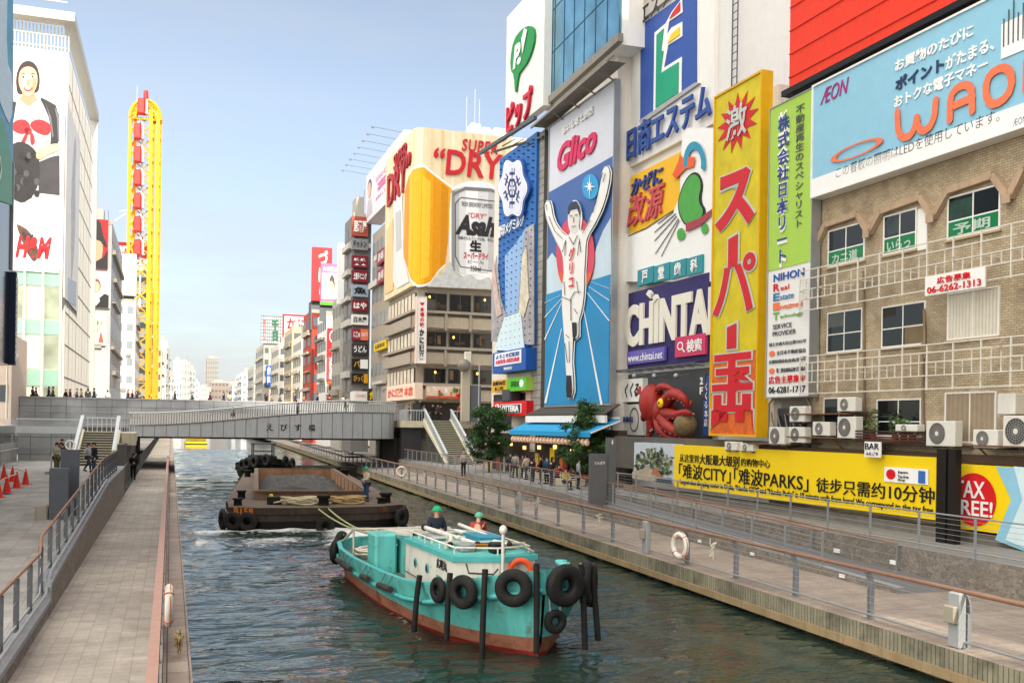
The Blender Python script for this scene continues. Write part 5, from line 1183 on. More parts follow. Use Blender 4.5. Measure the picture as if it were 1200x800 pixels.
for i, tx in enumerate(('国土交通大臣(2)第7265号', '全日本不動産協会', '近畿財務局長(金商)第84号', '第二種金融商品取引業協会')): s.text(tx, .06 if i % 2 == 0 else .24, .172-.03*i, .86 if i % 2 == 0 else .68, .015, GREYTX, 1)
for z in (.143, .083): s.ell(.13, z+.006, .07, .010, ORNG, 1)
s.text('広告主募集中', .06, .045, .86, .026, RED, 1, bold=.015); s.text('06-6281-1717', .06, .012, .86, .022, INKK, 1, bold=.01)
REDP = M('red_corrugated', 'f23c20', .5, var=.05, wave=.8, wscale=3.0)
zrd = FB.uv(927, 112)[1]; ur = bpx(FB, 927)
rp = thing('rooftop_billboard', 'huge plain red corrugated rooftop panel above the light blue billboard', 'billboard', FB.M)
MB().box(ur, u1+6, -.3, .3, zrd, zrd+14).build('panel', REDP, rp); mb = MB()
for k in range(14): mb.box(ur, u1+6, -.34, -.303, zrd+1.0*k+.6, zrd+1.0*k+.65)
mb.build('seams', M('red_seams', 'd8331c', .5), rp); MB().box(ur, u1+6, -.7, .3, zrd-.25, zrd-.01).build('base_beam', BLACK, rp)
s = Sign(FB, (953, 103, 1335, 230), SKYB, 'light blue billboard with big orange letters and an orange ring', out=.6, frame=WHITE, edge=.08)
s.rectf(0, 0, 1, .155, WHITE2, 1, .02)
tpx(s, 'ÆON', 962, 995, 98, 116, MAGENTA, shear=.3); tpx(s, 'お買物のたびに', 1050, 1141, 49, 64, WHITE2, bold=.03); tpx(s, 'ポイント', 1050, 1107, 79, 95, M('navy_text', '2d3f63', .5), bold=.04); tpx(s, 'がたまる、', 1109, 1166, 54, 71, WHITE2, bold=.03); tpx(s, 'おトクな電子マネー', 1049, 1158, 90, 105, WHITE2, bold=.03)
def stroke(s, pts, w, mat, lay, th=.02, name='lettering'):
    mb = MB(); P = [(p[0]*s.w, p[1]*s.h) for p in pf(s, pts)]
    for i, (a, b) in enumerate(zip(P[:-1], P[1:])):
        dx, dz = b[0]-a[0], b[1]-a[1]; L_ = max(1e-6, sqrt(dx*dx+dz*dz)); ox_, oz_ = -dz/L_*w/2, dx/L_*w/2
        mb.poly([(a[0]+ox_, a[1]+oz_), (a[0]-ox_, a[1]-oz_), (b[0]-ox_, b[1]-oz_), (b[0]+ox_, b[1]+oz_)], s.y(lay)-th-.0007*(i % 2), s.y(lay))
    for i, p in enumerate(P): mb.poly([(p[0]+w/2*cos(2*pi*k/14), p[1]+w/2*sin(2*pi*k/14)) for k in range(14)], s.y(lay)-th-.0014-.0005*(i % 3), s.y(lay))
    return mb.build(name, mat, s.root)
OL = M('orange_letters', 'ee7b55', .5)
for pts in ([(1053, 132), (1053.5, 150), (1056, 158), (1061, 161.5), (1067, 160), (1071, 155), (1074, 147), (1075.5, 138), (1077, 148), (1080.5, 153), (1085, 153.5), (1091, 149), (1095, 141), (1097, 132), (1098, 118)],
            [(1114.5, 141), (1115, 120), (1117, 111), (1121, 105.5), (1126, 102), (1132, 100), (1137, 101), (1140, 106), (1140.8, 130)], [(1115, 126), (1141, 115)],
            [(1172, 81), (1165, 85), (1160, 91), (1157, 100), (1157, 111), (1160, 119), (1165, 122.5), (1171, 121), (1178, 116.5), (1184, 109), (1187, 99), (1186.5, 88), (1183, 82), (1178, 80), (1172, 81)],
            [(1204, 105), (1205, 72), (1212, 66), (1222, 62), (1232, 64), (1237, 72), (1238, 92)]): stroke(s, pts, .27, OL, 3)
tpx(s, 'この看板の照明はLEDを使用しています。', 981, 1172, 162, 176, GREYTX); tpx(s, 'ÆON', 1188, 1204, 138, 146, GREYTX)
q = pf(s, [(1005, 175), (1037, 165), (1005, 167)]); s.ring(q[0][0]-.001, q[0][1]-.01, q[1][0]-q[0][0], .06, .22, M('orange_letters', 'ee7b55', .5), 4)
q = pf(s, [(1174, 70), (1230, 0)]); s.rectf(q[0][0], q[0][1], q[1][0]-q[0][0], q[1][1]-q[0][1]-.02, WHITE2, 1, .02)
for k in range(7): s.rectf(q[0][0]+.006+.013*k, q[0][1]+.08, .003, .2+.05*(k % 3), GREYTX, 3)
fl2 = thing('roof_structure', 'dark steel roof frame standing behind the red rooftop panel', 'roof frame', FB.M)
MB().box(u0+.5, u1, 1.0, 11, zr, zr+3).build('plant_room', CREAM, fl2)
# added unseen tower behind the camera, shaped to throw shade over the canal
ob = thing('shade_tower', 'unseen plain tower added behind the viewer to shade the canal', 'building', Matrix.Identity(4))
tm_ = M('tower_wall', '9d9992', .7, wave=.3, wscale=.3, waxis='Z')
MB().box(0, 23.2, -34, -12, 0, 71).box(23.2, 29, -14.5, -12, 0, 15.2).box(23.2, 29, -14.5, -12, 22.6, 71).box(29, 60, -14.5, -12, 0, 71).build('wall', tm_, ob)
mb = MB()
for x in (24.4, 26.1, 27.6): mb.box(x, x+.35, -12.6, -12.1, 15.2, 22.6)
mb.box(23.2, 29, -12.5, -12.2, 18.2, 18.7); mb.build('sun_gap_posts', tm_, ob)  # added gap in the tower lets sun patches reach the promenade
# ================================================================ beyond the bridge and the left bank
DV = (-NY, NX); NV = (NX, NY)
BOX1 = {}
def unit_box(m):
    if m.name not in BOX1: BOX1[m.name] = MB().box(0, 1, 0, 1, 0, 1).mesh('window', m)
    return BOX1[m.name]
def win(root, x, y, z, w, d, h, m, name='window'):
    o = bpy.data.objects.new(name, unit_box(m)); COL.objects.link(o); o.parent = root
    o.location = (x, y, z); o.scale = (w, d, h); return o
# ---- crab restaurant on the corner, with the beer billboard
kc = at_d(487, 400, 101.0); K1 = Facade((kc.x, kc.y), NV); K2 = Facade((kc.x, kc.y), (NY, -NX))
kw = K1.uv(640, 400)[0]; kl = -K2.uv(454, 400)[0]
KB = M('brown_grey_concrete', 'a3988a', .75, var=.12, streak=.3); KD = M('dark_bronze', '57524b', .5, .2, var=.15)
kb = thing('restaurant_building', 'corner restaurant building with long balcony bands under the beer billboard', 'building', K1.M)
ztop = K1.uv(490, 150)[1]; zb0 = K1.uv(490, 335)[1]
MB().box(.15, kw, .15, kl, 1.3, ztop-.3).build('wall', KB, kb)
rowsK = [(343, 364), (388, 406), (431, 449)]
lampm = M('warm_lamp', 'ffb84a', .5, emit=3.0)
for i, (ya, yb) in enumerate(rowsK):
    z1, z0 = K1.uv(505, ya)[1], K1.uv(505, yb)[1]
    for j in range(5):
        x0 = .9+(kw-1.2)*j/5; x1 = .9+(kw-1.2)*(j+1)/5-.25
        w_ = window(kb, x0, x1, z0, z1, .15, KD, GLASSD, 2, 1, .08, None, .12)
        rq = random.Random(i*7+j)
        for k in range(rq.randrange(2, 4)):
            bx0 = x0+.15+rq.random()*(x1-x0-1.0); bz0 = z0+.12+rq.random()*.4; MB().box(bx0, bx0+.3+rq.random()*.6, .118, .126, bz0, min(z1-.1, bz0+.3+rq.random()*.7)).build('interior_panel', M('interior_%d' % rq.randrange(5), ('6b4a30', '8a7a5c', '4a3a30', '7d6248', '55524a')[rq.randrange(5)], .6, var=.4, scale=3), w_)
        if (i+j) % 2 == 0: MB().ball((x0+.5+.35*((i*3+j) % 4), .0, z1-.42-.1*(j % 2)), (.10, .05, .13)).build('lamp', lampm, w_)
    MB().box(-.5, kw, -.6, .14, z0-.28, z0-.02).build('balcony_edge', KB, kb)
    MB().box(-.4, kw, -.35, -.15, z0-1.75, z0-.6).box(-.4, kw, -.12, .14, z0-1.9, z0-1.78).build('spandrel', M('beige_spandrel', 'b5a893', .7, var=.12, streak=.3), kb)
    for j in range(6): x = .3+(kw-.6)*j/5.2; MB().box(x, x+.25, -.55, -.36, z0-2.0, z0-.29).build('bracket', KB, kb)
    for j in range(8):
        y0 = .4+(kl-.6)*j/8; y1 = .4+(kl-.6)*(j+1)/8-.25
        f = MB().box(-.02, .146, y0, y1, z0, z1).build('window', KD, kb)
        MB().box(-.04, -.022, y0+.08, y1-.08, z0+.08, z1-.08).build('pane', M('painted_window_glare', 'd9cdb8', .3, var=.35, scale=.8), f)  # pale colour paints a bright reflection onto the canal side panes
    MB().box(-.6, .14, -.5, kl, z0-.28, z0-.02).box(-.5, -.2, .2, kl, z0-1.75, z0-.6).build('balcony_edge', KB, kb)
MB().box(-.25, .55, -.25, .5, 1.3, K1.uv(490, 449)[1]-2).build('pillar', M('slate_pillar', '4e5257', .5, var=.08), kb)
# billboard wrapped round the corner
BR = 1.2; o_ = .45
def wrap(sv, off=0.0):
    """position along the wrapped board: negative on the canal side"""
    q = BR*pi/4; r = BR+off
    if sv > q: return (BR-o_+(sv-q), -o_-off)
    if sv < -q: return (-o_-off, BR-o_+(-sv-q))
    a = sv/BR; ang = pi*1.25+a
    return (BR-o_+r*cos(ang), BR-o_+r*sin(ang))
S0, S1 = -(kl+.3), kw
def band(fz0, fz1, sa, sb, n, off, m, name, parent, th=.02):
    mb = MB()
    for i in range(n):
        a, b = sa+(sb-sa)*i/n, sa+(sb-sa)*(i+1)/n
        p, q = wrap(a, off), wrap(b, off)
        mb.quad((p[0], p[1], fz0(a)), (q[0], q[1], fz0(b)), (q[0], q[1], fz1(b)), (p[0], p[1], fz1(a)))
    return mb.build(name, m, parent)
bbd = thing('billboard', 'huge cream corner billboard with golden beer glass and silver can', 'billboard', K1.M)
BCR = M('cream_stripe_board', 'e9d8b4', .55, var=.10, scale=.8)
pts = [wrap(S0+(S1-S0)*i/60) for i in range(61)]+[(kw, .1), (.14, .1), (.14, kl+.3)]
MB().prism(pts, zb0, ztop).build('board', BCR, bbd)
for i in range(26):
    sa = S0+.3+(S1-S0)*i/26; band(lambda s: zb0+.1, lambda s: ztop-.1, sa, sa+.35, 2, .012, M('stripe_%d' % (i % 3), ('dcc795', 'efe3c8', 'e3cfa4')[i % 3], .55), 'stripe', bbd)
def interp(tab):
    def f(s):
        if s <= tab[0][0]: return tab[0][1]
        for (a, za), (b, zb) in zip(tab[:-1], tab[1:]):
            if s <= b: return za+(zb-za)*(s-a)/max(1e-6, b-a)
        return tab[-1][1]
    return f
def sK1(x, y): u, z = K1.uv(x, y, o_); return u-BR+o_+BR*pi/4, z
def sK2(x, y): u, z = K2.uv(x, y, o_); return u+BR-o_-BR*pi/4, z
beer_top = interp([sK2(474, 226), sK2(479, 207), sK2(484, 199), sK1(497, 196), sK1(500, 199), sK1(529, 221)])
beer_bot = interp([sK2(474, 302), sK2(480, 322), sK2(484, 333), sK1(497, 333), sK1(504, 330), sK1(514, 316), sK1(523, 308), sK1(524, 290), sK1(529, 240)])
a_, b_ = sK2(474, 250)[0], sK1(529, 230)[0]
BEER = M('beer_gold_print', 'eea50a', .45, var=.12, scale=.5)
band(lambda s: beer_bot(s)-.25, lambda s: beer_top(s)+.25, a_-.3, b_+.3, 60, .03, WHITE2, 'beer_outline', bbd); band(beer_bot, beer_top, a_, b_, 60, .045, BEER, 'beer', bbd)
for k in range(9):
    q0 = a_+.3+(b_-a_-.6)*k/9; band(lambda s: beer_bot(s)+.15, lambda s: beer_top(s)-.2, q0, q0+(b_-a_-.6)/9*.96, 3, .05, M('beer_tone_%d' % k, ('d8900a', 'e79c08', 'f2ae10', 'f6ba1e', 'f3b014', 'f5b818', 'eda409', 'e29706', 'd48a05')[k], .45, var=.08), 'beer_tone', bbd)
band(lambda s: beer_bot(s)+.3, lambda s: beer_top(s)-.4, a_+1.0, a_+2.2, 8, .065, M('beer_dark_print', 'd98d06', .45, var=.1), 'beer_shade', bbd); band(lambda s: beer_bot(s)+.6, lambda s: beer_top(s)-.9, b_-3.0, b_-2.2, 8, .065, M('beer_light_print', 'f7c534', .45), 'beer_shine', bbd)
ICE = M('ice_print', 'c9cac8', .5, var=.25, scale=2)
class KS:                                                         # lets the sign helpers draw on the wrapped board
    pass
def ksign(Fc, x0, yt, x1, yb, out): 
    s = Sign.__new__(Sign); s.F = Fc; s.out = out; s.u, s.z, s.w, s.h = Fc.rect(x0, yt, x1, yb, out=out); s.root = bpy.data.objects.new('artwork', None); COL.objects.link(s.root); s.root.parent = bbd
    s.rel = K1.M.inverted() @ Fc.at(s.u, 0, s.z); return s
def flat(s):                                                     # hand the artwork over to the billboard itself
    for ch in list(s.root.children): ch.parent = bbd; ch.matrix_local = s.rel
    bpy.data.objects.remove(s.root)
s = ksign(K1, 497, 160, 592, 335, o_+.02)
SILV = [M('silver_print_%d' % i, c, .4, .0, var=.06) for i, c in enumerate(('8f8f8f', 'b9b9b8', 'd9d9d8', 'f0f0ef', 'd5d5d4', 'bdbdbc', '9a9a9a'))]
canp = lambda x0, x1, k: [(x0, 222+3*abs(k-3)*.0-0), (x1, 222), (x1, 318), (x0, 318)]
s.poly(pf(s, smooth([(527, 230), (532, 218), (545, 213), (560, 212), (575, 215), (586, 221), (588, 326), (575, 330), (545, 326), (530, 316), (526, 300)], 1)), WHITE2, 1)
xs = [529, 533, 538, 546, 560, 572, 580, 587]
for k in range(7): s.poly(pf(s, [(xs[k], 226-(4-abs(k-3))*2.2), (xs[k+1], 226-(4-abs(k-2.5))*2.2), (xs[k+1], 314+(4-abs(k-2.5))*2.4), (xs[k], 312+(4-abs(k-3))*2.4)]), SILV[k], 3, name='can')
s.poly(pf(s, [(531, 226), (545, 219), (575, 221), (587, 226), (587, 229), (575, 225), (545, 223), (531, 230)]), M('can_rim_print', '77787a', .4), 5, name='can_rim')
for pts_ in ([(533, 238), (534, 238), (534, 300), (540, 312), (539, 312.5), (533, 301)], [(533, 238), (540, 231), (583, 236), (583, 237), (540, 232.2), (534, 239)], [(539, 312), (583, 318), (583, 319), (539, 313)]): s.poly(pf(s, pts_), GREYTX, 5)
RB = M('beer_red_letters', 'c81e2c', .5, var=.05)
tpx(s, 'SUPER', 541, 583, 165, 179, RB, bold=.012, th=.12, lay=2, shear=.15, space=1.12); tpx(s, '“DRY', 508, 589, 177, 207, RB, bold=.018, th=.16, lay=2, shear=.1)
tpx(s, 'Asahi', 533, 587, 253, 277, M('can_black', '2b2a2c', .5), bold=.05, shear=.3, lay=6); tpx(s, '“DRY”', 548, 570, 250, 256, RB, lay=6); tpx(s, '生', 550, 564, 282, 295, INKK, bold=.05, lay=6)
tpx(s, 'スーパードライ', 543, 572, 296, 304, RB, bold=.03, lay=6); tpx(s, '350ml', 551, 563, 312, 318, INKK, lay=6); tpx(s, 'BEER BREWERY LIMITED', 541, 577, 238, 243, GREYTX, lay=6); tpx(s, '洗練されたクリアな味、辛口。', 536, 578, 278, 282, GREYTX, lay=6); tpx(s, 'ビール', 548, 567, 305, 309, GREYTX, lay=6)
s.poly(pf(s, [(500, 336), (508, 328), (522, 318), (527, 306), (532, 318), (540, 325), (552, 322), (560, 329), (572, 325), (582, 333), (592, 330), (592, 340)]), ICE, 7, name='ice')
flat(s)
s2 = ksign(K2, 442, 230, 480, 335, o_+.02)
tpx(s2, 'SUPER', 463, 478, 174, 192, M('shaded_red_letters', 'a3232b', .5), bold=.01, th=.15, lay=2); tpx(s2, 'DRY”', 456, 482, 192, 230, M('shaded_red_letters', 'a3232b', .5), bold=.015, th=.2, lay=2)
s2.poly(pf(s2, [(462, 236), (466, 228), (472, 228), (473.5, 300), (480, 330), (466, 338), (461, 330)]), SILV[2], 3, name='can'); s2.poly(pf(s2, [(464, 250), (470, 246), (471, 290), (465, 295)]), SILV[1], 5, name='can_label')
s2.poly(pf(s2, [(452, 345), (454, 270), (461, 255), (461, 340)]), M('peach_print', 'eac08a', .5), 3)
flat(s2)
rp_ = thing('rooftop_units', 'white water tanks and antennas on the restaurant roof', 'roof units', K1.M)
for x, w, h in ((6.0, 1.2, 1.8), (7.3, 1.0, 1.5), (8.6, 1.6, 1.6)): MB().box(x, x+w, 2, 3.4, ztop, ztop+h, 0, None, .15).build('tank', WHITE, rp_)
mb = MB(); mb.box(3.5, 10.5, 1.8, 3.6, ztop-.3, ztop+.05)
for x, h in ((5.7, 4.6), (6.6, 5.5), (7.1, 4.5), (10.6, 5.5)): mb.tube([(x, 2.5, ztop), (x, 2.5, ztop+h)], .04, 5)
mb.build('antennas', STEEL, rp_)
s = Sign(K1, (489, 347, 499.5, 425), WHITE, 'white vertical corner sign with red crest and black crab restaurant lettering', out=1.3, thick=1.0, name='vertical_sign', cat='sign', frame=M('pinkish_edge', 'd9c3b5', .5), edge=.04)
s.poly(smooth([(.25, .93), (.3, .88), (.5, .86), (.7, .88), (.75, .93), (.62, .90), (.5, .895), (.38, .90)], 1), RED, 1); s.ell(.5, .9, .12, .012, RED, 1)
s.text('本場の味', .26, .54, .48, .30, RED, 1, vert=True, bold=.03); s.text('かに道楽', .2, .05, .6, .46, INKK, 1, vert=True, bold=.05)
s = Sign(K1, (500, 452, 556, 466), M('food_panel', 'e8d3bd', .5, var=.25, scale=2), 'long food photo panel in red and cream over the restaurant entrance', out=.9, name='menu_panel', cat='sign')
rnd = random.Random(3)
for k in range(16): s.ell(rnd.uniform(.05, .95), rnd.uniform(.2, .75), rnd.uniform(.015, .05), rnd.uniform(.1, .25), (RED, ORNG, M('food_green', '6b8a3c', .5), WHITE2, M('food_brown', '8a4a2a', .5))[k % 5], 1+k % 4, .008, 10)
s.rectf(0, 0, 1, .18, M('coral_print', 'd9573f', .5), 1)
s = Sign(K2, (453, 453, 486, 470), M('pink_cream_board', 'ead0bd', .5), 'pinkish cream signboard with red brush lettering facing the canal', out=.8, name='menu_panel', cat='sign'); s.text('かに道楽 本店', .06, .2, .88, .6, M('coral_letters', 'd8583f', .5), 1, bold=.03)
MB().box(.5, kw, -.1, .14, 5.3, K1.uv(520, 467)[1]).build('entrance', M('dark_entrance', '3a332e', .7, var=.4), kb)
q = at_d(545, 470, 98.5); col = thing('street_column', 'tall beige street column with a round drum lamp before the restaurant', 'column', Matrix.Translation((q.x, q.y, 5.4)) @ Matrix.Rotation(CA, 4, 'Z'))
zc = at_d(545, 425, 98.5).z-5.4; MB().box(-.42, .42, -.3, .3, 0, zc, 0, None, .04).build('shaft', M('column_beige', 'b5ab97', .6, var=.1), col)
MB().lathe([(0, -.02), (.62, 0), (.62, .5), (.5, .56), (0, .56)], n=20, X=Matrix.Translation((-.35, -.85, zc-.3)) @ Matrix.Rotation(radians(-90), 4, 'X')).build('drum_lamp', M('drum_grey', '8a857b', .4, .3), col)
MB().box(-.1, .5, -.25, .25, zc+.003, zc+1.1, 0, None, .05).build('loudspeaker', CREAM, col); MB().box(.55, 1.6, -.1, .6, 0, zc*.62).build('cabinet', M('slate_cabinet', '5b5f66', .5), col)
q = at_d(561, 470, 96); o = MB().tube([(0, 0, 0), (0, 0, 8)], .07, 6).build('flag_pole', STEEL, None, Matrix.Translation((q.x, q.y, 3.5))); tag(o, 'thin plain steel pole rising beside the street column', 'pole')
# ---- general street buildings behind
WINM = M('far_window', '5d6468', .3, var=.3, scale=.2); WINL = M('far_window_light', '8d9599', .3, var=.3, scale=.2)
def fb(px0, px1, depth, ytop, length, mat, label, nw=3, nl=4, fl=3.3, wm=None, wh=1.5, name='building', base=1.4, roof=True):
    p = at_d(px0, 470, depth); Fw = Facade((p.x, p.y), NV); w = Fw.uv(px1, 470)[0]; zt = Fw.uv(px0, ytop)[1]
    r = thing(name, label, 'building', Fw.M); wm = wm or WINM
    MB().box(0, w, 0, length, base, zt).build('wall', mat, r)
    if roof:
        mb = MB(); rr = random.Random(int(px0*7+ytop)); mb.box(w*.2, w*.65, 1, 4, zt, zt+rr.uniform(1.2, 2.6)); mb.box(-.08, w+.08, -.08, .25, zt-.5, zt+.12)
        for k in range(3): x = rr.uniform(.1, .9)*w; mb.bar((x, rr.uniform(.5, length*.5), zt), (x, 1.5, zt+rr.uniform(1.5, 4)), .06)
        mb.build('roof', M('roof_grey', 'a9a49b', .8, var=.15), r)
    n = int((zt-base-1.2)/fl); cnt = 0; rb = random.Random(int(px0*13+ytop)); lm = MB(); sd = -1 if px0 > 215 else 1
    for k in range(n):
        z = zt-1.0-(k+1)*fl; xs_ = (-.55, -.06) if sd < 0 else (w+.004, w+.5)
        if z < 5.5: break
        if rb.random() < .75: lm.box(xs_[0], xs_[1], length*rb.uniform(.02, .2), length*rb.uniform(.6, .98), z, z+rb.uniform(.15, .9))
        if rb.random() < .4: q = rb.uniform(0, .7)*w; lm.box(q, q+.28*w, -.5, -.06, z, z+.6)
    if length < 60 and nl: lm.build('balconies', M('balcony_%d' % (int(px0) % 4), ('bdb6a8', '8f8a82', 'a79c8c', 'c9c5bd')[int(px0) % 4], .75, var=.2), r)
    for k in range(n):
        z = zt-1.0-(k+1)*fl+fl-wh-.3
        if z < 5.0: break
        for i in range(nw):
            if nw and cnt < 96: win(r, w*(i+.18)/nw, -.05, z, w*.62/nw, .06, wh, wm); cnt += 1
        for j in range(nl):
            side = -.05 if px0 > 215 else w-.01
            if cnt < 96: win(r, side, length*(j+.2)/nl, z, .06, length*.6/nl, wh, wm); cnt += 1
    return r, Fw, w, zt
R1, FR1, w1, z1_ = fb(455, 492, 115, 255, 11, KB, 'beige office building behind the crab restaurant', 0, 5, 3.0, WINL)
R2, FR2, w2, z2_ = fb(411.5, 432, 127, 250, 7, M('tower_grey', '7d7a76', .7, var=.12), 'slim dark grey sign tower covered in small square signs', 0, 2)
R3, FR3, w3, z3_ = fb(398, 413, 141, 345, 8, M('beige_grey_wall', 'b3ada2', .75, var=.12, streak=.25), 'beige grey building with a plain white board on its corner', 1, 3)
R4, FR4, w4, z4_ = fb(381, 396, 158, 365, 10, WHITE, 'white narrow building with a red vertical dumpling shop sign', 0, 5)
R5, FR5, w5, z5_ = fb(364, 383, 176, 363, 12, M('red_tile_wall', 'b0402f', .6, var=.12), 'brick red building with dark window bays left of the white one', 2, 2)
fb(352, 366, 200, 392, 14, CREAM, 'cream building with shutters left of the red one', 1, 4); fb(341, 354, 225, 383, 16, M('tan_wall', 'c4ab86', .75, var=.15), 'tan building standing under the crab rooftop billboard', 1, 4); fb(326, 343, 250, 402, 20, CREAM, 'pale cream building below the white crab billboard', 2, 4)
R7, FR7, w7, z7_ = fb(308, 330, 285, 402, 28, M('offwhite_wall', 'b3aca0', .75, var=.2), 'off white building under the green lattice sign', 3, 4)
fb(297, 309, 340, 428, 30, M('offwhite_wall', 'd8d2c6', .75), 'small off white building on the right bank far off', 2, 3, wm=WINL); fb(283, 296, 430, 436, 40, WHITE, 'small white building at the far end of the right bank', 2, 3, wm=WINL); fb(272, 285, 560, 449, 40, CREAM, 'lowest cream building by the far right bank', 2, 2, wm=WINL)
# small vertical shop signs along both banks
for Fq, ua, ub, lab, m_, tx in ((FR5, (371, 392, 376, 430), .9, 'narrow dark red vertical sign on the red building', M('dark_red_board', '8a1f24', .5), '居酒屋'), (FR4, (383, 450, 385, 462), .9, 'tiny white sign under the orange brown one', WHITE, 'め'), (FR3, (403, 430, 410, 462), .9, 'white vertical sign on the beige grey building', WHITE, '食道楽'), (FR7, (312, 428, 318, 452), .9, 'blue vertical sign on the far off white building', BLUE, '歯科'), (FR7, (321, 440, 325, 463), .9, 'maroon vertical sign left of the green shop sign', M('maroon_board', '7a1c2c', .5), '焼肉')):
    s = Sign(Fq, ua, m_, lab, out=ub, name='shop_sign', cat='sign'); s.text(tx, .2, .06, .6, .88, WHITE2 if m_ is not WHITE else INKK, 1, vert=True, bold=.03)
# sign tower signs
MAR = M('maroon_board', '7a1c2c', .5, var=.05)
tw_ = [(253, 276, M('colourful_board', 'a8503c', .5, var=.5, scale=3), '居酒屋', WHITE2, 'patterned orange and brown sign at the tower top'), (279, 292, GREY, 'ドゥトン', INKK, 'grey sign with dark katakana below the tower top'), (299, 313, MAR, '笑笑', WHITE2, 'maroon sign with two white characters, upper one on the tower'), (316, 330, MAR, '土間ダイニング', WHITE2, 'maroon sign with small white katakana rows'), (333, 347, M('blue_grey_board', '97a5b4', .5), '魚', INKK, 'blue grey sign with one black brush character'),
       (351, 364, MAR, 'はや', WHITE2, 'maroon sign with two large white hiragana'), (368, 380, WHITE, '白木屋', INKK, 'white sign with three black characters'), (385, 398, M('crimson_board', '8f2740', .5), 'にじゅうまる', WHITE2, 'crimson and orange split sign on the tower'), (402, 415, M('charcoal_board', '39373a', .5), 'うどん', WHITE2, 'charcoal sign with white hiragana column'), (420, 432, M('black_board', '1d1b1a', .5), 'バル', M('gold_text', 'c79a3a', .5), 'black sign with gold lettering next to a white square'), (437, 449, M('black_board', '1d1b1a', .5), 'びっくり', M('gold_text', 'c79a3a', .5), 'black and amber sign lowest on the tower')]
for ya, yb, m, tx, tm, lab in tw_:
    s = Sign(FR2, (412.5, ya, 431.5, yb), m, lab, out=.7, name='shop_sign', cat='sign'); s.text(tx, .1, .2, .8, .6, tm, 1, bold=.03)
    if 'split' in lab: s.rectf(.52, .0, .48, 1, ORNG, 4); s.text('280円', .56, .3, .4, .4, WHITE2, 6)
    if 'square' in lab: s.rectf(.5, .05, .48, .9, WHITE2, 4)
    if 'amber' in lab: s.rectf(.72, .05, .26, .9, M('amber_print', 'd99a20', .5), 4)
s = Sign(FR3, (396, 285, 411, 356), WHITE, 'plain white rooftop board left of the sign tower', out=.8, name='billboard')
s = Sign(FR4, (384, 384, 393.5, 417), RED, 'red sign with round crest above the white lettering', out=.8, name='shop_sign', cat='sign'); s.ring(.5, .7, .3, .2, .3, WHITE2, 1)
s = Sign(FR4, (384, 417, 393.5, 445), M('pink_red_board', 'c9404a', .5), 'red vertical sign with large white shop characters', out=.9, name='shop_sign', cat='sign'); s.text('大阪王将', .15, .03, .7, .94, WHITE2, 1, vert=True, bold=.05)
s = Sign(FR4, (384, 446, 393.5, 466), M('orange_brown_board', 'b0622a', .6, var=.3, scale=2), 'orange brown sign below the red vertical one', out=.8, name='shop_sign', cat='sign'); s.text('餃子', .2, .3, .6, .4, INKK, 1)
s = Sign(FR5, (366, 289, 389, 352), M('red_box_sign', 'c42a2e', .5), 'red rooftop box sign with white hiragana', out=1.2, name='rooftop_sign', cat='billboard'); s.text('づぼら', .3, .05, .5, .9, WHITE2, 1, vert=True, bold=.04)
MB().box(0, s.w, 0, 3, -5, -.01).build('support', STEELD, s.root)
s = Sign(FR4, (376, 308, 397, 357), M('pink_poster', 'cf6f9a', .5), 'pink and white rooftop poster with green base line', out=.6, name='billboard'); s.rectf(.06, .15, .88, .62, WHITE2, 1); s.text('大収穫祭', .1, .8, .8, .12, WHITE2, 2); s.ell(.62, .5, .14, .17, M('poster_skin', 'd6b09a', .5), 3); s.poly(smooth([(.46, .5), (.5, .7), (.66, .74), (.78, .6), (.78, .35), (.7, .55), (.55, .6)], 1), M('poster_hair', '5a4a48', .5), 5); s.ell(.25, .52, .13, .1, SKYB, 3); s.rectf(0, 0, 1, .08, M('bright_green_print', '57bf2e', .5), 1); s.text('くらし', .1, .2, .5, .12, RED, 3)
MB().box(0, s.w, .1, .4, -2.5, s.h).build('support', STEELD, s.root)
gl_ = Sign(FR7, (306, 370, 331, 402), M('pale_lattice_back', 'b9c2bf', .6), 'green and red lettering on a steel lattice rooftop sign', out=.4, thick=.15, name='rooftop_sign', cat='billboard'); mb = MB()
for k in range(11): mb.box(gl_.w*k/10-.06, gl_.w*k/10+.06, -.5, -.42, 0, gl_.h)
for k in range(9): mb.box(0, gl_.w, -.55, -.5, gl_.h*k/8-.06, gl_.h*k/8+.06)
mb.build('lattice', STEELD, gl_.root); gl_.text('キリン', .08, .1, .14, .8, M('faded_red', 'c0605a', .5), 14, vert=True, bold=.05); gl_.text('千日', .5, .1, .32, .8, M('deep_green', '1d6b4d', .5), 14, vert=True, bold=.06)
s = Sign(FR7, (333, 370, 362, 400), WHITE2, 'white rooftop billboard with red crab lettering and red border', out=.3, name='rooftop_sign', cat='billboard', frame=RED, edge=.5); s.text('かに', .1, .5, .8, .42, RED, 1, bold=.05); s.text('道楽', .15, .06, .7, .38, RED, 1, bold=.05)
s = Sign(FR7, (326, 425, 331, 440), M('red_box_sign', 'c42a2e', .5), 'tiny red vertical sign on an off white building', out=1, name='shop_sign', cat='sign'); s.text('料理', .2, .1, .6, .8, WHITE2, 1, vert=True)
s = Sign(FR7, (332, 449, 338, 466), M('bright_green_print', '57bf2e', .5), 'green vertical shop sign low beside a tan building', out=1, name='shop_sign', cat='sign'); s.rectf(.3, .05, .4, .9, WHITE2, 1)
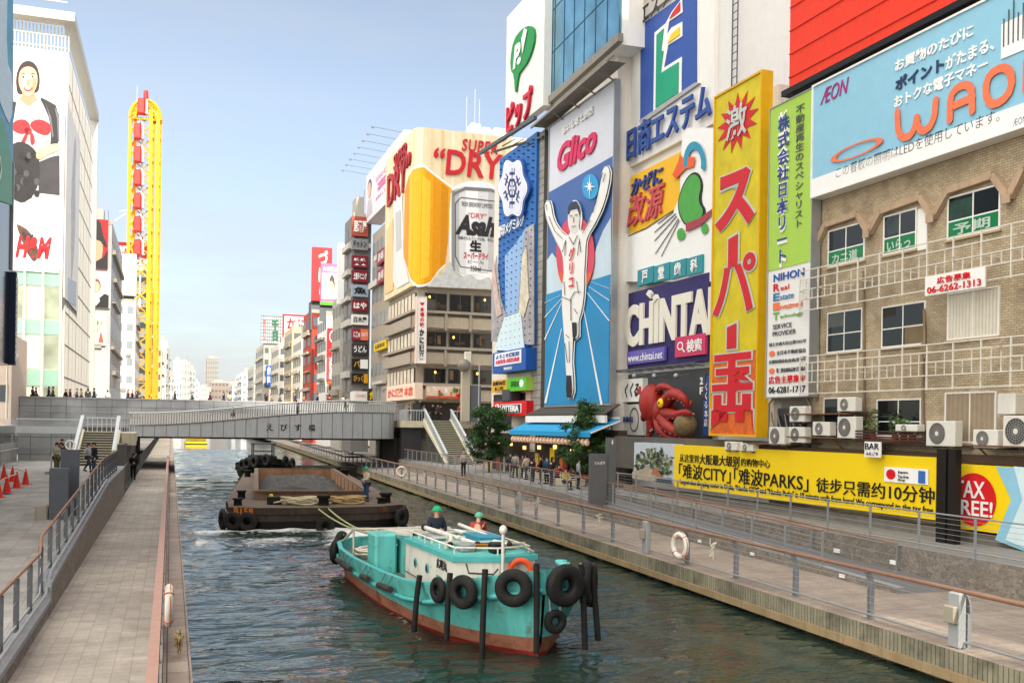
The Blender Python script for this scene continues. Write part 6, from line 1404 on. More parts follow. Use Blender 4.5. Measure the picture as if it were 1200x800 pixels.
# lavender billboard above the beige office
LAV = Facade((FR1.o.x, FR1.o.y), (NY, -NX))
s = Sign(LAV, (429, 207, 472, 262), M('lavender_board', 'dcd6de', .5), 'white lavender billboard with pink lettering behind the beer billboard', out=.5, thick=2.0); s.text('GRAND OPEN', .30, .62, .55, .09, M('pink_text', 'd79ab4', .5), 1); s.text('宴会', .35, .40, .5, .18, M('pink_text2', 'cf6f9e', .5), 1, bold=.03); s.text('お待ちしております', .3, .25, .5, .07, M('pink_text', 'd79ab4', .5), 1); s.ell(.11, .62, .05, .16, M('poster_skin', 'd6b09a', .5), 3); s.ell(.11, .70, .06, .14, M('poster_hair', '5a4a48', .5), 1); s.poly([(.03, .1), (.07, .42), (.16, .42), (.2, .1)], M('poster_dress', 'b9b4bd', .5), 1)
mb = MB()
for k in range(8):
    x = s.w*(.04+.13*k); mb = MB(); mb.tube([(x, -.5, s.h), (x, -3.6, s.h+.25)], .025, 5); mb.box(x-.08, x+.08, -3.8, -3.5, s.h+.12, s.h+.27); mb.build('light_arm', STEELD, s.root)
for k, (ya, yb) in enumerate(((296, 312), (318, 334))):
    s = Sign(LAV, (441.5, ya, 451, yb), M('crimson_board', '8f2740', .5), ('upper', 'lower')[k]+' crimson sign on the beige office building', out=.6, name='shop_sign', cat='sign'); s.text('酒場', .15, .2, .7, .6, WHITE2, 1)
s = Sign(LAV, (438, 403, 452, 412), YEL, 'yellow sign on the beige office building', out=.6, name='shop_sign', cat='sign'); s.text('元禄寿司', .1, .2, .8, .6, INKK, 1)
s = Sign(FR2, (415, 458, 431, 469), WHITE, 'low white shop sign with slanted top behind the bridge', out=3, name='shop_sign', cat='sign'); s.text('CARD', .15, .35, .7, .3, ORNG, 1)
s = Sign(FR2, (432, 455, 449, 470), M('yellow_black_board', '3c3320', .6, var=.3), 'black sign with bold yellow brush character behind the bridge', out=4, name='shop_sign', cat='sign'); s.text('金龍', .05, .1, .9, .8, YEL, 1, bold=.06)
# ---- left bank
hc = at_d(72.5, 400, 104.0); H1 = Facade((hc.x, hc.y), NV); H2 = Facade((hc.x, hc.y), DV)
hm = thing('store_building', 'white fashion store with mint glass storeys and louvred side', 'building', H1.M)
hw = H1.uv(-60, 400)[0]; hl = H2.uv(104.8, 300)[0]; hz = H1.uv(70, 60)[1]; zp0 = H1.uv(70, 315)[1]
WSH = M('white_store_panel', 'c4c2bb', .45, var=.03)
MB().box(hw, 0, .1, hl, 1.3, hz).build('wall', WSH, hm)
lv = MB()
for i in range(60): y = .3+(hl-.5)*i/60; lv.box(.004, .22, y, y+.2, 5, hz)
lv.build('louvres', WSH, hm)
js = MB()
for i in range(12): js.box(.222, .235, .3, hl, 6+3.4*i, 6.12+3.4*i)
for i in range(8): js.box(.222, .236, .3+(hl-.5)*i/8, .45+(hl-.5)*i/8, 5, hz)
js.build('panel_joints', M('joint_grey', '8f8d88', .6), hm)
MINT = M('mint_glass', '8fb3a3', .2, var=.08); CURTS = M('pale_curtain', 'd9d3bd', .8, var=.15, wave=.8, wscale=1.2)
yl = [(315, 336, 0), (336, 375, 1), (375, 393, 0), (393, 433, 1), (433, 453, 0), (453, 478, 1)]
for ya, yb, g in yl:
    za, zb = H1.uv(60, ya)[1], H1.uv(60, yb)[1]
    for j in range(7):
        x1 = -.25-1.72*j; x0 = x1-1.5
        if g:
            f = window(hm, x0, x1, zb, za, .1, WSH, glass('store_window', '9aa38f', .1), 1, 1, .05)
            if j % 2 == 1: MB().box(x0+.1, x1-.1, .06, .078, zb+.1, za-.1).build('curtain', CURTS, f)
        else: MB().box(x0, x1, .0, .097, zb+.06, za-.06).build('spandrel', MINT, hm)
for j in range(8): x = -.12-1.72*j; MB().box(x-.12, x+.10, -.3, .09, 5, zp0).build('fin', WSH, hm)
s = Sign(H1, (-30, 74, 70.5, 314), WHITE2, 'white fashion poster of a dark haired woman with red sash on the store front', out=.25, name='poster', cat='poster')
sk = M('poster_warm_skin', 'd9a98c', .5, var=.06); hr = M('poster_dark_hair', '2e221f', .5); jk = M('poster_black', '232225', .4, var=.2)
sk2 = M('poster_skin_shade', 'bd8b6e', .5, var=.08); hl_ = M('poster_highlight', 'ebc4a8', .5); 
s.poly(pf(s, smooth([(19, 106), (18.5, 88), (24, 75), (33, 70.5), (42, 75), (47, 88), (46.5, 104), (43, 110), (22, 112)], 2)), hr, 0)
s.poly(pf(s, smooth([(27, 100), (40, 100), (41, 114), (47, 119), (34, 128), (20, 119), (26, 113)], 1)), sk2, 2)
s.poly(pf(s, smooth([(21.5, 95), (23, 84), (29, 78.5), (37, 78.5), (43, 84), (44.5, 95), (42.5, 104), (38, 111), (33, 113.5), (28, 111), (23.5, 104)], 2)), sk, 4)
s.poly(pf(s, smooth([(25, 92), (28, 87), (33, 85), (36, 90), (33, 102), (28, 104)], 2)), hl_, 5, .006)
s.poly(pf(s, smooth([(39, 90), (43.5, 92), (42, 103), (37, 110), (38, 100)], 2)), sk2, 5, .006)
for x0, y0, q_ in ((27.5, 91.5, 0), (38.5, 91.0, 0)):
    s.poly(pf(s, [(x0-3, y0), (x0-1, y0-1.3), (x0+1.4, y0-1.3), (x0+3, y0), (x0+1, y0+.9), (x0-1.4, y0+.9)]), WHITE2, 6, .006); s.poly(pf(s, [(x0+1.1*cos(2*pi*i/10), y0-.2-1.0*sin(2*pi*i/10)) for i in range(10)]), hr, 7, .006); s.poly(pf(s, [(x0-3.2, y0-.3), (x0, y0-1.9), (x0+3.2, y0-.3), (x0, y0-1.2)]), hr, 8, .006); s.poly(pf(s, [(x0-3.4, y0-3.4), (x0+.5, y0-5.0), (x0+3.6, y0-3.6), (x0+.5, y0-4.2)]), hr, 8, .006)
s.poly(pf(s, smooth([(32.3, 93), (33.6, 93), (35.3, 99.5), (33, 100.8), (31.2, 99.6)], 1)), sk2, 7, .006)
s.poly(pf(s, smooth([(27.5, 103.2), (31, 102.4), (33, 102.9), (35.5, 102.2), (39, 102.8), (36.5, 106.6), (33, 107.8), (29.5, 106.6)], 1)), M('poster_lips', 'b23c44', .5), 7, .006); s.poly(pf(s, [(29.2, 103.6), (37.2, 103.3), (35, 105.4), (31.5, 105.6)]), WHITE2, 9, .006)
s.poly(pf(s, smooth([(-4, 128), (22, 116), (28, 121), (34, 126), (41, 120), (47, 116), (60, 122), (63, 150), (58, 178), (30, 180), (-5, 182)], 1)), M('poster_shirt', 'd3cfc9', .5, var=.12, scale=1.2), 3)
s.poly(pf(s, smooth([(46, 114), (52, 116), (70, 126), (70, 172), (58, 176), (60, 160), (58, 140), (53, 128)], 1)), jk, 5); s.poly(pf(s, [(53, 120), (56, 130), (60, 150), (61, 162), (63, 160), (60, 138)]), M('leather_shine', '63656b', .4), 7, .006); s.poly(pf(s, [(64, 126), (67, 140), (68, 164), (70, 166), (70, 134)]), M('leather_shine', '63656b', .4), 7, .006)
s.poly(pf(s, smooth([(-10, 128), (20, 115), (17, 135), (13, 160), (10, 182), (-20, 190)], 1)), jk, 5)
rdd = M('poster_red', 'a8242b', .5, var=.35, scale=7)
for pts_ in ([(12, 150), (18, 141), (30, 140), (36, 147), (34, 156), (22, 158)], [(33, 146), (44, 139), (58, 144), (61, 152), (56, 160), (42, 156)], [(28, 150), (38, 150), (37, 158), (30, 158)], [(30, 156), (34, 156), (29, 170), (22, 172)], [(35, 156), (39, 156), (42, 168), (36, 172)]): s.poly(pf(s, smooth(pts_, 2)), rdd, 7)
s.poly(pf(s, smooth([(42, 179), (50, 172), (62, 169), (71, 169), (71, 177), (58, 180), (50, 187), (43, 187)], 1)), sk, 9)
for k in range(3): s.poly(pf(s, [(42.5+.6*k, 180+2.2*k), (48, 178+2.4*k), (48, 178.5+2.4*k), (42.5+.6*k, 180.7+2.2*k)]), sk2, 11, .005)
bg_ = M('poster_fur', '29282a', .6, var=.6, scale=5)
s.poly(pf(s, smooth([(10, 172), (24, 165), (38, 172), (46, 184), (47, 203), (43, 224), (32, 236), (22, 238), (8, 226)], 1)), jk, 8); rq_ = random.Random(12)
for k in range(26): x0, y0 = rq_.uniform(12, 44), rq_.uniform(180, 230); s.poly(pf(s, [(x0+3.4*cos(2*pi*i/9), y0-4.2*sin(2*pi*i/9)) for i in range(9)]), (bg_, M('poster_fur_grey', '4c4b4f', .6, var=.4, scale=6))[k % 3 == 0], 9+k % 4, .006)
s.poly(pf(s, [(46, 190), (60, 184), (70, 182), (70, 229), (45, 226)]), M('poster_charcoal', '38363a', .5, var=.25, scale=.8), 6)
s.poly(pf(s, smooth([(18, 262), (24, 264), (34, 270), (42, 284), (46, 297), (41, 308), (35, 302), (28, 288)], 1)), M('poster_brown', '5a3a30', .5, var=.5, scale=2), 2); s.poly(pf(s, smooth([(24, 270), (34, 276), (41, 274), (36, 282), (30, 284)], 1)), M('poster_shoe', '2c2725', .5), 4)
tpx(s, 'H&M', 18, 61, 277, 303, RED, bold=.05, shear=.3, lay=5)
s2 = Sign(H2, (77, 112, 93, 350), M('pale_side_poster', 'e9e7e3', .5, var=.05), 'tall faded poster on the louvred side of the white store', out=.35, thick=.08, name='poster', cat='poster')
s2.poly(smooth([(.35, .62), (.45, .8), (.55, .95), (.68, .9), (.62, .7), (.7, .5), (.6, .25), (.45, .1), (.4, .35)], 1), M('faded_grey_figure', 'b9bcc0', .5, var=.25, scale=1), 1); s2.poly([(.2, .12), (.85, .16), (.85, .02), (.2, .0)], M('faded_blue_print', 'b4c1d0', .5), 1)
fr = thing('roof_frame', 'white overhanging roof frame with louvre screen above the store', 'roof frame', H1.M); zf = H1.uv(75, 20)[1]
MB().box(hw, .9, -1.6, -.3, zf-.9, zf).box(-.3, .9, -.3, hl+.5, zf-.9, zf).box(-.2, .8, hl, hl+.6, 5, zf-.91).build('frame_beam', WSH, fr)
mb = MB()
for i in range(29): mb.box(hw*.9+.34*i, hw*.9+.34*i+.1, .3, .4, hz, zf-.95)
for i in range(5): mb.box(hw, 0, .26, .44, hz+1.2*i+.4, hz+1.2*i+.5)
mb.build('louvre_screen', M('screen_beige', 'd5cdb8', .6), fr)
# sign box and building at the left picture edge
lc = at_d(18, 380, 58.0); L0 = Facade((lc.x, lc.y), DV)
s = Sign(L0, (-140, -60, 14.5, 376), M('navy_glass_board', '1b2836', .12, var=.2), 'tall illuminated advertising box with teal and green poster at left edge', out=.0, thick=1.0, name='advertising_box', cat='billboard')
def ppx(pts): return pf(s, pts)
s.poly(ppx([(-140, -150), (14.8, -40), (14.8, 190), (-140, 60)]), M('teal_poster', '3f9fc0', .4, var=.35, scale=.5), 1); s.poly(ppx(smooth([(-20, -60), (8, -30), (6, 70), (14, 90), (12, 150), (2, 130), (-10, 90)], 1)), M('white_swirl', 'd3e6ee', .4, var=.15), 3)
s.poly(ppx([(-140, 70), (2, 140), (12.5, 190), (12.5, 240), (-140, 190)]), M('green_poster', '2f9a63', .4), 5); s.ring(*[v for v in pf(s, [(-4, 195)])[0]], .035, .06, .22, WHITE2, 7, n=6)
st = MB()
for k in range(14): st.box(s.w+.06, s.w+.5, -.35, -.3, s.h*(.02+.03*k), s.h*(.045+.03*k))
st.build('segment_lamps', WHITE2, s.root); MB().box(s.w+.03, s.w+.55, -.29, .9, 0, s.h*.46).build('end_strip', M('navy_strip', '27324a', .5), s.root); MB().box(s.w+.03, s.w+.3, -.1, .9, s.h*.47, s.h).build('end_frame', STEEL, s.root)
lbd = thing('corner_building', 'building mostly outside the picture behind the advertising box', 'building', L0.M); MB().box(-40, -1, 1.05, 20, 1.3, 60).build('wall', CREAM, lbd)
fbL = fb(-60, 13, 88, 388, 10, M('pinkish_wall', 'd9c7b6', .7), 'low pinkish building seen below the advertising box', 4, 0)
q = at_d(8, 470, 80); lp = thing('street_lamp', 'pale twin globe street lamp at the left picture edge', 'street lamp', Matrix.Translation((q.x, q.y, 5.0))); zl = at_d(8, 395, 80).z-5; MB().tube([(0, 0, 0), (0, 0, zl)], [.1, .06], 8).bar((-.6, 0, zl*.72), (.6, 0, zl*.72), .07).build('post', CREAM, lp)
for x, z in ((0, zl+.2), (-.6, zl*.72+.3), (.6, zl*.72+.3)): MB().ball((x, 0, z), .28).build('globe', WHITE2, lp)
# poster buildings after the store
L1, FL1, wl1, zl1 = fb(98, 128, 148, 257, 34, M('grey_white_wall', 'b2b4b6', .7, var=.1, streak=.2), 'grey white building with stacked posters beside the white store', 0, 8, 3.6)
s = Sign(FL1, (104, 256, 126.5, 313), RED, 'rooftop poster of a face under a black hat on red', out=.6, name='poster', cat='poster'); s.ell(.4, .4, .34, .34, M('poster_tan_skin', 'c39878', .5), 1); s.poly(smooth([(.0, .65), (.1, .95), (.6, 1.0), (.72, .7), (.98, .48), (.9, .40), (.5, .6), (.0, .5)], 1), jk, 3); s.poly([(.2, .08), (.75, .22), (1, .4), (1, 0), (.2, 0)], jk, 3)
s = Sign(FL1, (103, 322, 129, 360), WHITE, 'poster of a woman with short brown hair and dark jacket', out=.5, name='poster', cat='poster'); s.ell(.38, .68, .2, .22, M('poster_brown_hair', '7a4a35', .5), 1); s.ell(.40, .64, .13, .17, sk, 3); s.poly([(.05, 0), (.2, .42), (.5, .3), (.75, .45), (.95, .4), (.95, 0)], jk, 2); s.poly([(.3, .4), (.45, .45), (.55, .2), (.35, .05)], M('poster_lace', 'ded6cc', .5, var=.2, scale=6), 4); s.ell(.2, .25, .12, .12, ORNG, 5)
s = Sign(FL1, (101, 369, 124, 404), M('pale_green_board', 'cfd8c6', .5), 'pale green board with rows of small food prints', out=.5, name='poster', cat='poster')
for k in range(12): s.ell(.18+.2*(k % 4), .75-.25*(k//4), .06, .08, (M('tan_print', 'c9a06a', .5), WHITE2, M('food_green', '6b8a3c', .5))[k % 3], 1)
s.poly([(.62, .1), (.75, .5), (.9, .1)], M('coral_print', 'd9573f', .5), 3)
L2, FL2, wl2, zl2 = fb(133, 157, 195, 350, 30, WHITE, 'white building with a large blank rooftop box', 2, 6, 3.4, WINL)
o = MB().box(0, 1, 0, 1, 0, 1); s = Sign(FL2, (132, 296, 159.5, 345), M('blank_white_box', 'f0efec', .5, var=.03), 'large blank white rooftop box left of the yellow wheel tower', out=1.0, thick=3.0, name='rooftop_box', cat='billboard'); MB().box(.3, s.w-.3, .2, 1.8, -1.5, -.01).build('support', STEELD, s.root)
L3, FL3, wl3_, zl3 = fb(155, 175, 240, 318, 40, M('grey_clad', 'b7b9b8', .65, var=.08, wave=.4, wscale=.6, waxis='Z'), 'grey clad building below the wheel with red header sign', 1, 6, 3.6)
s = Sign(FL3, (134, 283, 174, 302), M('crimson_header', 'c22440', .5), 'crimson rooftop sign with white character for tax free', out=1.0, name='rooftop_sign', cat='billboard'); s.text('免税', .12, .35, .25, .45, WHITE2, 1, bold=.05)
for k in range(8): s.rectf(.45+.06*k, .25+.04*(k % 2), .03, .08, WHITE2, 1)
s = Sign(FL3, (160, 302, 174, 316), WHITE, 'white strip sign below the crimson header', out=1.0, name='rooftop_sign', cat='sign'); s.text('ドンペン', .3, .4, .4, .25, M('coral_print', 'd9573f', .5), 1)
# yellow wheel tower
fp = at_d(167, 470, 222); FW_ = Facade((fp.x, fp.y), NV); wh = thing('ferris_wheel', 'tall narrow yellow wheel tower with red gondolas seen end on', 'ferris wheel', FW_.M)
YW = M('wheel_yellow', 'e0a006', .5, var=.06); ux = lambda x, y: FW_.uv(x, y)
mb = MB(); zt = ux(167, 134)[1]
xa = [ux(150, 300)[0], ux(156, 300)[0], ux(174.5, 300)[0], ux(178, 300)[0], ux(183, 300)[0], ux(186, 300)[0]]
for i, x in enumerate(xa):
    for y in (0, 2.2) if i in (0, 2, 4) else (1.1,): mb.bar((x, y, 2), (x, y, zt+(0 if i in (0, 5) else 1.2)), .8 if i in (2, 4) else .6)
for y in (-.2, 2.4):
    xm, hw_ = (xa[0]+xa[5])/2, (xa[5]-xa[0])/2
    mb.tube([(xm+hw_*cos(pi*i/14), y, zt-1+4.2*sin(pi*i/14)) for i in range(15)], .38, 7); mb.tube([(xm+(hw_-1.1)*cos(pi*i/14), y, zt-1+3.1*sin(pi*i/14)) for i in range(15)], .24, 7)
    for i in range(1, 14): mb.bar((xm+hw_*cos(pi*i/14), y, zt-1+4.2*sin(pi*i/14)), (xm+(hw_-1.1)*cos(pi*(i+.5)/14), y, zt-1+3.1*sin(pi*(i+.5)/14)), .18)
mb.build('column', YW, wh)
mb = MB(); z = 8.0; k = 0
while z < zt-1:
    for a, b in ((0, 1), (2, 3), (4, 5), (1, 2)):
        mb.bar((xa[a], 0, z), (xa[b], 0, z+(2.6 if k % 2 else -2.6)), .3); mb.bar((xa[a], 1.8, z), (xa[b], 1.8, z-(2.6 if k % 2 else -2.6)), .26); 
        if k % 2 == 0: mb.bar((xa[a], 0, z), (xa[b], 0, z), .18)
    z += 2.6; k += 1
for z in (zt-1, zt, zt+.9): mb.bar((xa[0], 0, z), (xa[5], 0, z), .4)
mb.build('lattice', YW, wh)
MB().bar((ux(161, 200)[0], .6, 30), (ux(161, 200)[0], .6, zt-1), .35).bar((ux(166, 200)[0], .6, 30), (ux(166, 200)[0], .6, zt-1), .35).build('guide_rail', M('wheel_white', 'dcd9d2', .5), wh)
GR_ = M('gondola_red', 'c3302c', .45, var=.06); GP_ = M('gondola_pale', 'd8c2bb', .4)
for i in range(7):
    y = 300-27*i-(0 if i < 6 else 2); c = ux(163.5 if i < 6 else 168, y)
    g = MB().box(c[0]-1.15, c[0]+.35, -1.8, .0, c[1], c[1]+3.5, 0, None, .25).build('gondola', GR_, wh); MB().box(c[0]+.47, c[0]+.95, -1.6, -.1, c[1]+.1, c[1]+3.4, 0, None, .1).build('gondola_side', GP_, g)
c = ux(171, 111); g = MB().lathe([(0, -.5), (1.9, -.5), (2.1, .0), (1.9, .5), (0, .5)], (0, 0, 0), 20, 0, Matrix.Translation((c[0], .5, c[1]-1.0)) @ Matrix.Rotation(radians(90), 4, 'Y')).build('gondola', GR_, wh)
MB().tube([(xa[1]+.3, 0, zt), (xa[1]+.3, 0, ux(158, 100)[1])], .07, 5).bar((ux(140, 250)[0], 1, ux(140, 247)[1]), (xa[0], 1, ux(150, 245)[1]), .3).bar((ux(134, 258)[0], 1, ux(134, 258)[1]), (xa[0], 1, ux(150, 247)[1]), .3).build('brace', STEEL, wh)
for a in ((176, 189, 300, 405, 30, M('ochre_wall', 'd8c08c', .7, var=.15), 'ochre building at the foot of the wheel tower', 2), (187, 194, 350, 398, 40, WHITE, 'narrow white building right of the wheel tower', 2), (192.5, 197.5, 400, 406, 30, M('dark_far_wall', '8b847c', .7), 'dark slender far building with a rooftop mast', 1), (197, 204, 430, 440, 50, CREAM, 'low cream far building on the left bank', 2), (203, 213, 470, 421, 40, WHITE, 'white far building with stepped roof on the left bank', 3), (212, 222, 520, 424, 40, M('offwhite_wall', 'd8d2c6', .75), 'off white far building beside the stepped one', 3), (221.5, 228.5, 560, 433, 50, M('grey_white_wall', 'b2b4b6', .7), 'grey far building near the end of the left bank', 2), (228, 233, 620, 447, 50, WHITE, 'small white far building past the grey one', 1), (232, 247, 700, 453, 60, M('offwhite_wall', 'd8d2c6', .75), 'wide low white building at the canal end', 4)):
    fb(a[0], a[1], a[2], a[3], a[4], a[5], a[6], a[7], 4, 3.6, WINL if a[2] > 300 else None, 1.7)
fb(241.5, 255, 950, 419, 16, M('tower_beige', '857c72', .7, var=.1), 'tall beige apartment tower closing the canal view', 5, 0, 4.6, WINL, 2.4)
fb(247, 268, 720, 447, 30, M('brown_far', '8c7c70', .7, var=.1), 'brown and pink mid rise block below the apartment tower', 5, 0, 4.5, WINM, 1.5); fb(267, 278, 800, 449, 30, M('tan_far', 'a3907c', .7), 'tan far block right of the brown one', 3, 0, 4.5, WINL)
# ================================================================ boats
def project(p):
    X, Z = p[0]/p[1], (p[2]-CAM_H)/p[1]
    return PX0+FPX*(X*cos(ROLL)+Z*sin(ROLL)), PY0-FPX*(-X*sin(ROLL)+Z*cos(ROLL))
TURQ = M('turquoise_hull', '62bfb8', .55, var=.22, scale=1.2, streak=.42, rust=.17, bump=.15, bscale=3); TURQD = M('turquoise_trim', '4fb0ae', .55, var=.2, streak=.3, rust=.12)
BOOT = M('salmon_boot_stripe', 'a8705a', .6, var=.3, scale=1.5, rust=.4); REDB = M('red_antifouling', '8a2c22', .6, var=.25)
DECKG = M('green_grey_deck', '5d6f68', .8, var=.25, rust=.15); CABW = M('cabin_white', 'dcd8cc', .55, var=.1, streak=.5, rust=.10)
XS = [-7.3, -7.05, -6.4, -5, -3, -1, 1, 3, 4.5, 5.5, 6.2, 6.7, 7.02, 7.15]
GB = [.85, 1.35, 1.8, 2.02, 2.1, 2.1, 2.1, 2.08, 1.98, 1.78, 1.45, 1.0, .55, .04]
SH = [1.08, 1.06, 1.02, .98, .97, 1.0, 1.05, 1.15, 1.3, 1.48, 1.62, 1.75, 1.85, 1.9]
WL = [.5, 1.0, 1.5, 1.75, 1.85, 1.9, 1.85, 1.65, 1.35, 1.0, .68, .4, .2, .02]
def lerp(x, A, B):
    if x <= A[0]: return B[0]
    for i in range(len(A)-1):
        if x <= A[i+1]: return B[i]+(B[i+1]-B[i])*(x-A[i])/(A[i+1]-A[i])
    return B[-1]
def hull(root, mats, sc=1.0):
    mb = MB(); fr = (0, .07, .34, .62, .80, 1.0)
    st = []
    for i, x in enumerate(XS):
        row = []
        for k, f in enumerate((-.35, .0, .10, .42, None, None)):
            z = f if f is not None else (SH[i]*.62 if k == 4 else SH[i])
            q = max(0, min(1, z/SH[i])); b = WL[i]+(GB[i]-WL[i])*q**.8 if z >= 0 else WL[i]*.85
            xx = x-(1-q)*.25*max(0, (x-5)/2.15)
            row.append((xx, b, z))
        st.append(row)
    for sgn in (-1, 1):
        for i in range(len(XS)-1):
            for k in range(5):
                a, b, c, d = st[i][k], st[i+1][k], st[i+1][k+1], st[i][k+1]
                q = [(p[0], sgn*p[1], p[2]) for p in (a, b, c, d)]
                mb.add(q if sgn < 0 else q[::-1], [(0, 1, 2, 3)], 2 if k == 0 else 2 if k == 1 else 1 if k == 2 else 0, True)
    r0 = [(p[0], -p[1], p[2]) for p in st[0]]; r1 = [(p[0], p[1], p[2]) for p in st[0]]
    for k in range(5): mb.add([r1[k], r0[k], r0[k+1], r1[k+1]], [(0, 1, 2, 3)], 2 if k < 2 else 1 if k == 2 else 0)
    h = mb.build('hull', mats[:3], root)
    mb = MB(); g = MB(); rr = MB()
    for i in range(len(XS)-1):
        z0, z1 = SH[i]-(.3 if XS[i] < -.5 else .5), SH[i+1]-(.3 if XS[i+1] < -.5 else .5)
        mb.quad((XS[i], -GB[i]+.1, z0), (XS[i+1], -max(GB[i+1]-.1, .01), z1), (XS[i+1], max(GB[i+1]-.1, .01), z1), (XS[i], GB[i]-.1, z0))
    mb.build('deck', mats[3], root)
    for sgn in (-1, 1):
        P = [(XS[i], sgn*GB[i], SH[i]) for i in range(len(XS))]
        for i in range(len(XS)-1):
            a, b = P[i], P[i+1]; ia, ib = (a[0], a[1]-sgn*.14, a[2]), (b[0], b[1]-sgn*min(.14, abs(b[1])), b[2])
            q = [a, b, ib, ia]; q2 = [(p[0], p[1], p[2]+.05) for p in q]
            g.add(q+q2, [(4, 5, 6, 7) if sgn < 0 else (7, 6, 5, 4), (0, 1, 5, 4) if sgn < 0 else (4, 5, 1, 0), (2, 3, 7, 6) if sgn < 0 else (6, 7, 3, 2)])
            g.add([ia, ib, (ib[0], ib[1], ib[2]-.5), (ia[0], ia[1], ia[2]-.5)], [(0, 1, 2, 3) if sgn > 0 else (3, 2, 1, 0)])
        rr.tube([(XS[i], sgn*(GB[i]*.97+.02), SH[i]-.42) for i in range(1, len(XS))], .06, 6)
    g.bar((XS[0], -GB[0], SH[0]+.02), (XS[0], GB[0], SH[0]+.02), .12, .06)
    g.build('gunwale', mats[4], root); rr.build('rubbing_strake', mats[4], root)
    return h
import math as _m
th_ = _m.atan2(-14.7, .7)
TUG = CM @ Matrix.Translation((7.5, 27.65, 0)) @ Matrix.Rotation(th_, 4, 'Z')
tug = thing('tugboat', 'low turquoise canal tugboat with white cabin and black tyre fenders round its bow', 'boat', TUG)
hull(tug, (TURQ, BOOT, REDB, DECKG, TURQD))
# cabin
cb = MB(); zc = 1.74
cpts = [(-.2, -1.12), (4.0, -1.08), (4.35, .0), (4.1, 1.05), (-.2, 1.12)]
cb.prism(cpts, .45, zc); cabin = cb.build('cabin', CABW, tug)
MB().prism([(x*1.0+(.05 if x > 0 else -.05), y*1.05) for x, y in cpts], zc+.002, zc+.13).build('roof', TURQD, cabin)
MB().prism([(x*.96+.05, y*.93) for x, y in cpts], zc+.132, zc+.15).build('roof_deck', TURQ, cabin)
for x in (.8, 1.9):
    mb = MB().lathe([(.0, .0), (.13, 0), (.13, .03), (.0, .03)], (0, 0, 0), 14, 0, Matrix.Translation((x, -1.105, 1.3)) @ Matrix.Rotation(radians(90), 4, 'X')); f = mb.build('porthole', TURQD, cabin)
    MB().lathe([(.0, .031), (.09, .031), (.09, .04), (0, .04)], (0, 0, 0), 14, 0, Matrix.Translation((x, -1.105, 1.3)) @ Matrix.Rotation(radians(90), 4, 'X')).build('pane', GLASSD, f)
MB().box(2.75, 3.0, -1.13, -1.085, .9, 1.25).build('hatch', TURQD, cabin)
mb = MB(); put_text(mb, '広明丸', 2.7, 1.42, .85, .26, -1.10, .015); mb.build('lettering', INKK, cabin)
MB().tube([(-.1, -1.16, .95), (1.0, -1.16, .93)], .015, 5).build('scratch_rail', STEELD, cabin)
MB().tube([(4.28, -.85, 1.72), (4.34, -.80, 1.5), (4.45, -.2, 1.46), (4.5, -.1, 1.6)], .025, 6).build('cable', DARKGREY, cabin)
MB().tube([(4.55, .0, .9), (4.55, 0, 2.5)], .045, 8).ball((4.55, 0, 2.55), (.1, .1, .12)).build('lamp_post', CABW, cabin)
MB().box(4.25, 4.7, -.95, -.15, .85, 1.12).box(4.3, 4.8, .1, 1.0, .85, 1.05).build('deck_box', M('grey_box_paint', '8d9394', .6, var=.15, rust=.2), tug)
lb_ = MB().torus((0, 0, 0), .26, .075, n=28, k=10, axis='x'); o = lb_.build('lifebuoy', M('orange_buoy', 'e0552b', .55, var=.1), None, TUG @ Matrix.Translation((4.34, .55, 1.50)) @ Matrix.Rotation(radians(-14), 4, 'Z'))
tag(o, 'orange lifebuoy hung on the front of the white cabin', 'lifebuoy')
# things on the roof
rc = MB()
for a, b, r in (((-.1, -.6, zc+.42), (3.1, -.15, zc+.30), .06), ((.4, .15, zc+.36), (3.3, .62, zc+.28), .055), ((-.3, .5, zc+.46), (1.8, .6, zc+.36), .05), ((1.6, -.35, zc+.3), (2.8, -.8, zc+.28), .06)): rc.tube([a, b], r, 10)
for x in (.2, 1.4, 2.6): rc.bar((x, -.85, zc+.14), (x, -.85, zc+.32), .05).bar((x, .85, zc+.14), (x, .85, zc+.32), .05).bar((x, -.85, zc+.3), (x, .85, zc+.3), .05)
rc.build('folded_masts', CABW, tug)
mb = MB()
for c, r in (((3.12, -.15, zc+.30), .085), ((3.35, .64, zc+.28), .085), ((2.85, -.8, zc+.28), .08), ((-.12, -.6, zc+.42), .1), ((3.7, .1, zc+.3), .10)): mb.ball(c, r, 0, None, 10, 7)
mb.box(3.6, 4.0, -.05, .3, zc+.15, zc+.42, 0, None, .04); mb.build('lamp_heads', BLACK, tug)
mb = MB()
for k in range(9): mb.tube([(2.6+.08*k, -.5+.10*sin(k*2.1), zc+.2+.015*k), (3.2+.05*k, .1+.12*cos(k*1.7), zc+.22+.015*k), (3.5, .45+.04*k, zc+.2)], .02, 5)
mb.build('orange_hoses', M('orange_hose', 'b9742a', .7, var=.2), tug)
MB().torus((1.9, -.5, zc+.26), .14, .05, n=16, k=8, axis='y').build('siren', CABW, tug)
MB().tube([(2.0, .95, zc+.16), (4.1, .75, zc+.42)], .03, 6).tube([(1.9, 1.05, zc+.3), (4.15, .9, zc+.25)], .03, 6).tube([(.5, 1.1, zc+.25), (4.1, 1.0, zc+.2)], .025, 6).build('boat_hooks', M('pale_pole', 'b5aa98', .6), tug)
rr_ = MB()
rr_.tube([(-.1, -1.02, zc+.32), (3.8, -.98, zc+.32), (4.2, 0, zc+.32), (3.95, .95, zc+.32), (-.1, 1.02, zc+.32)], .025, 6)
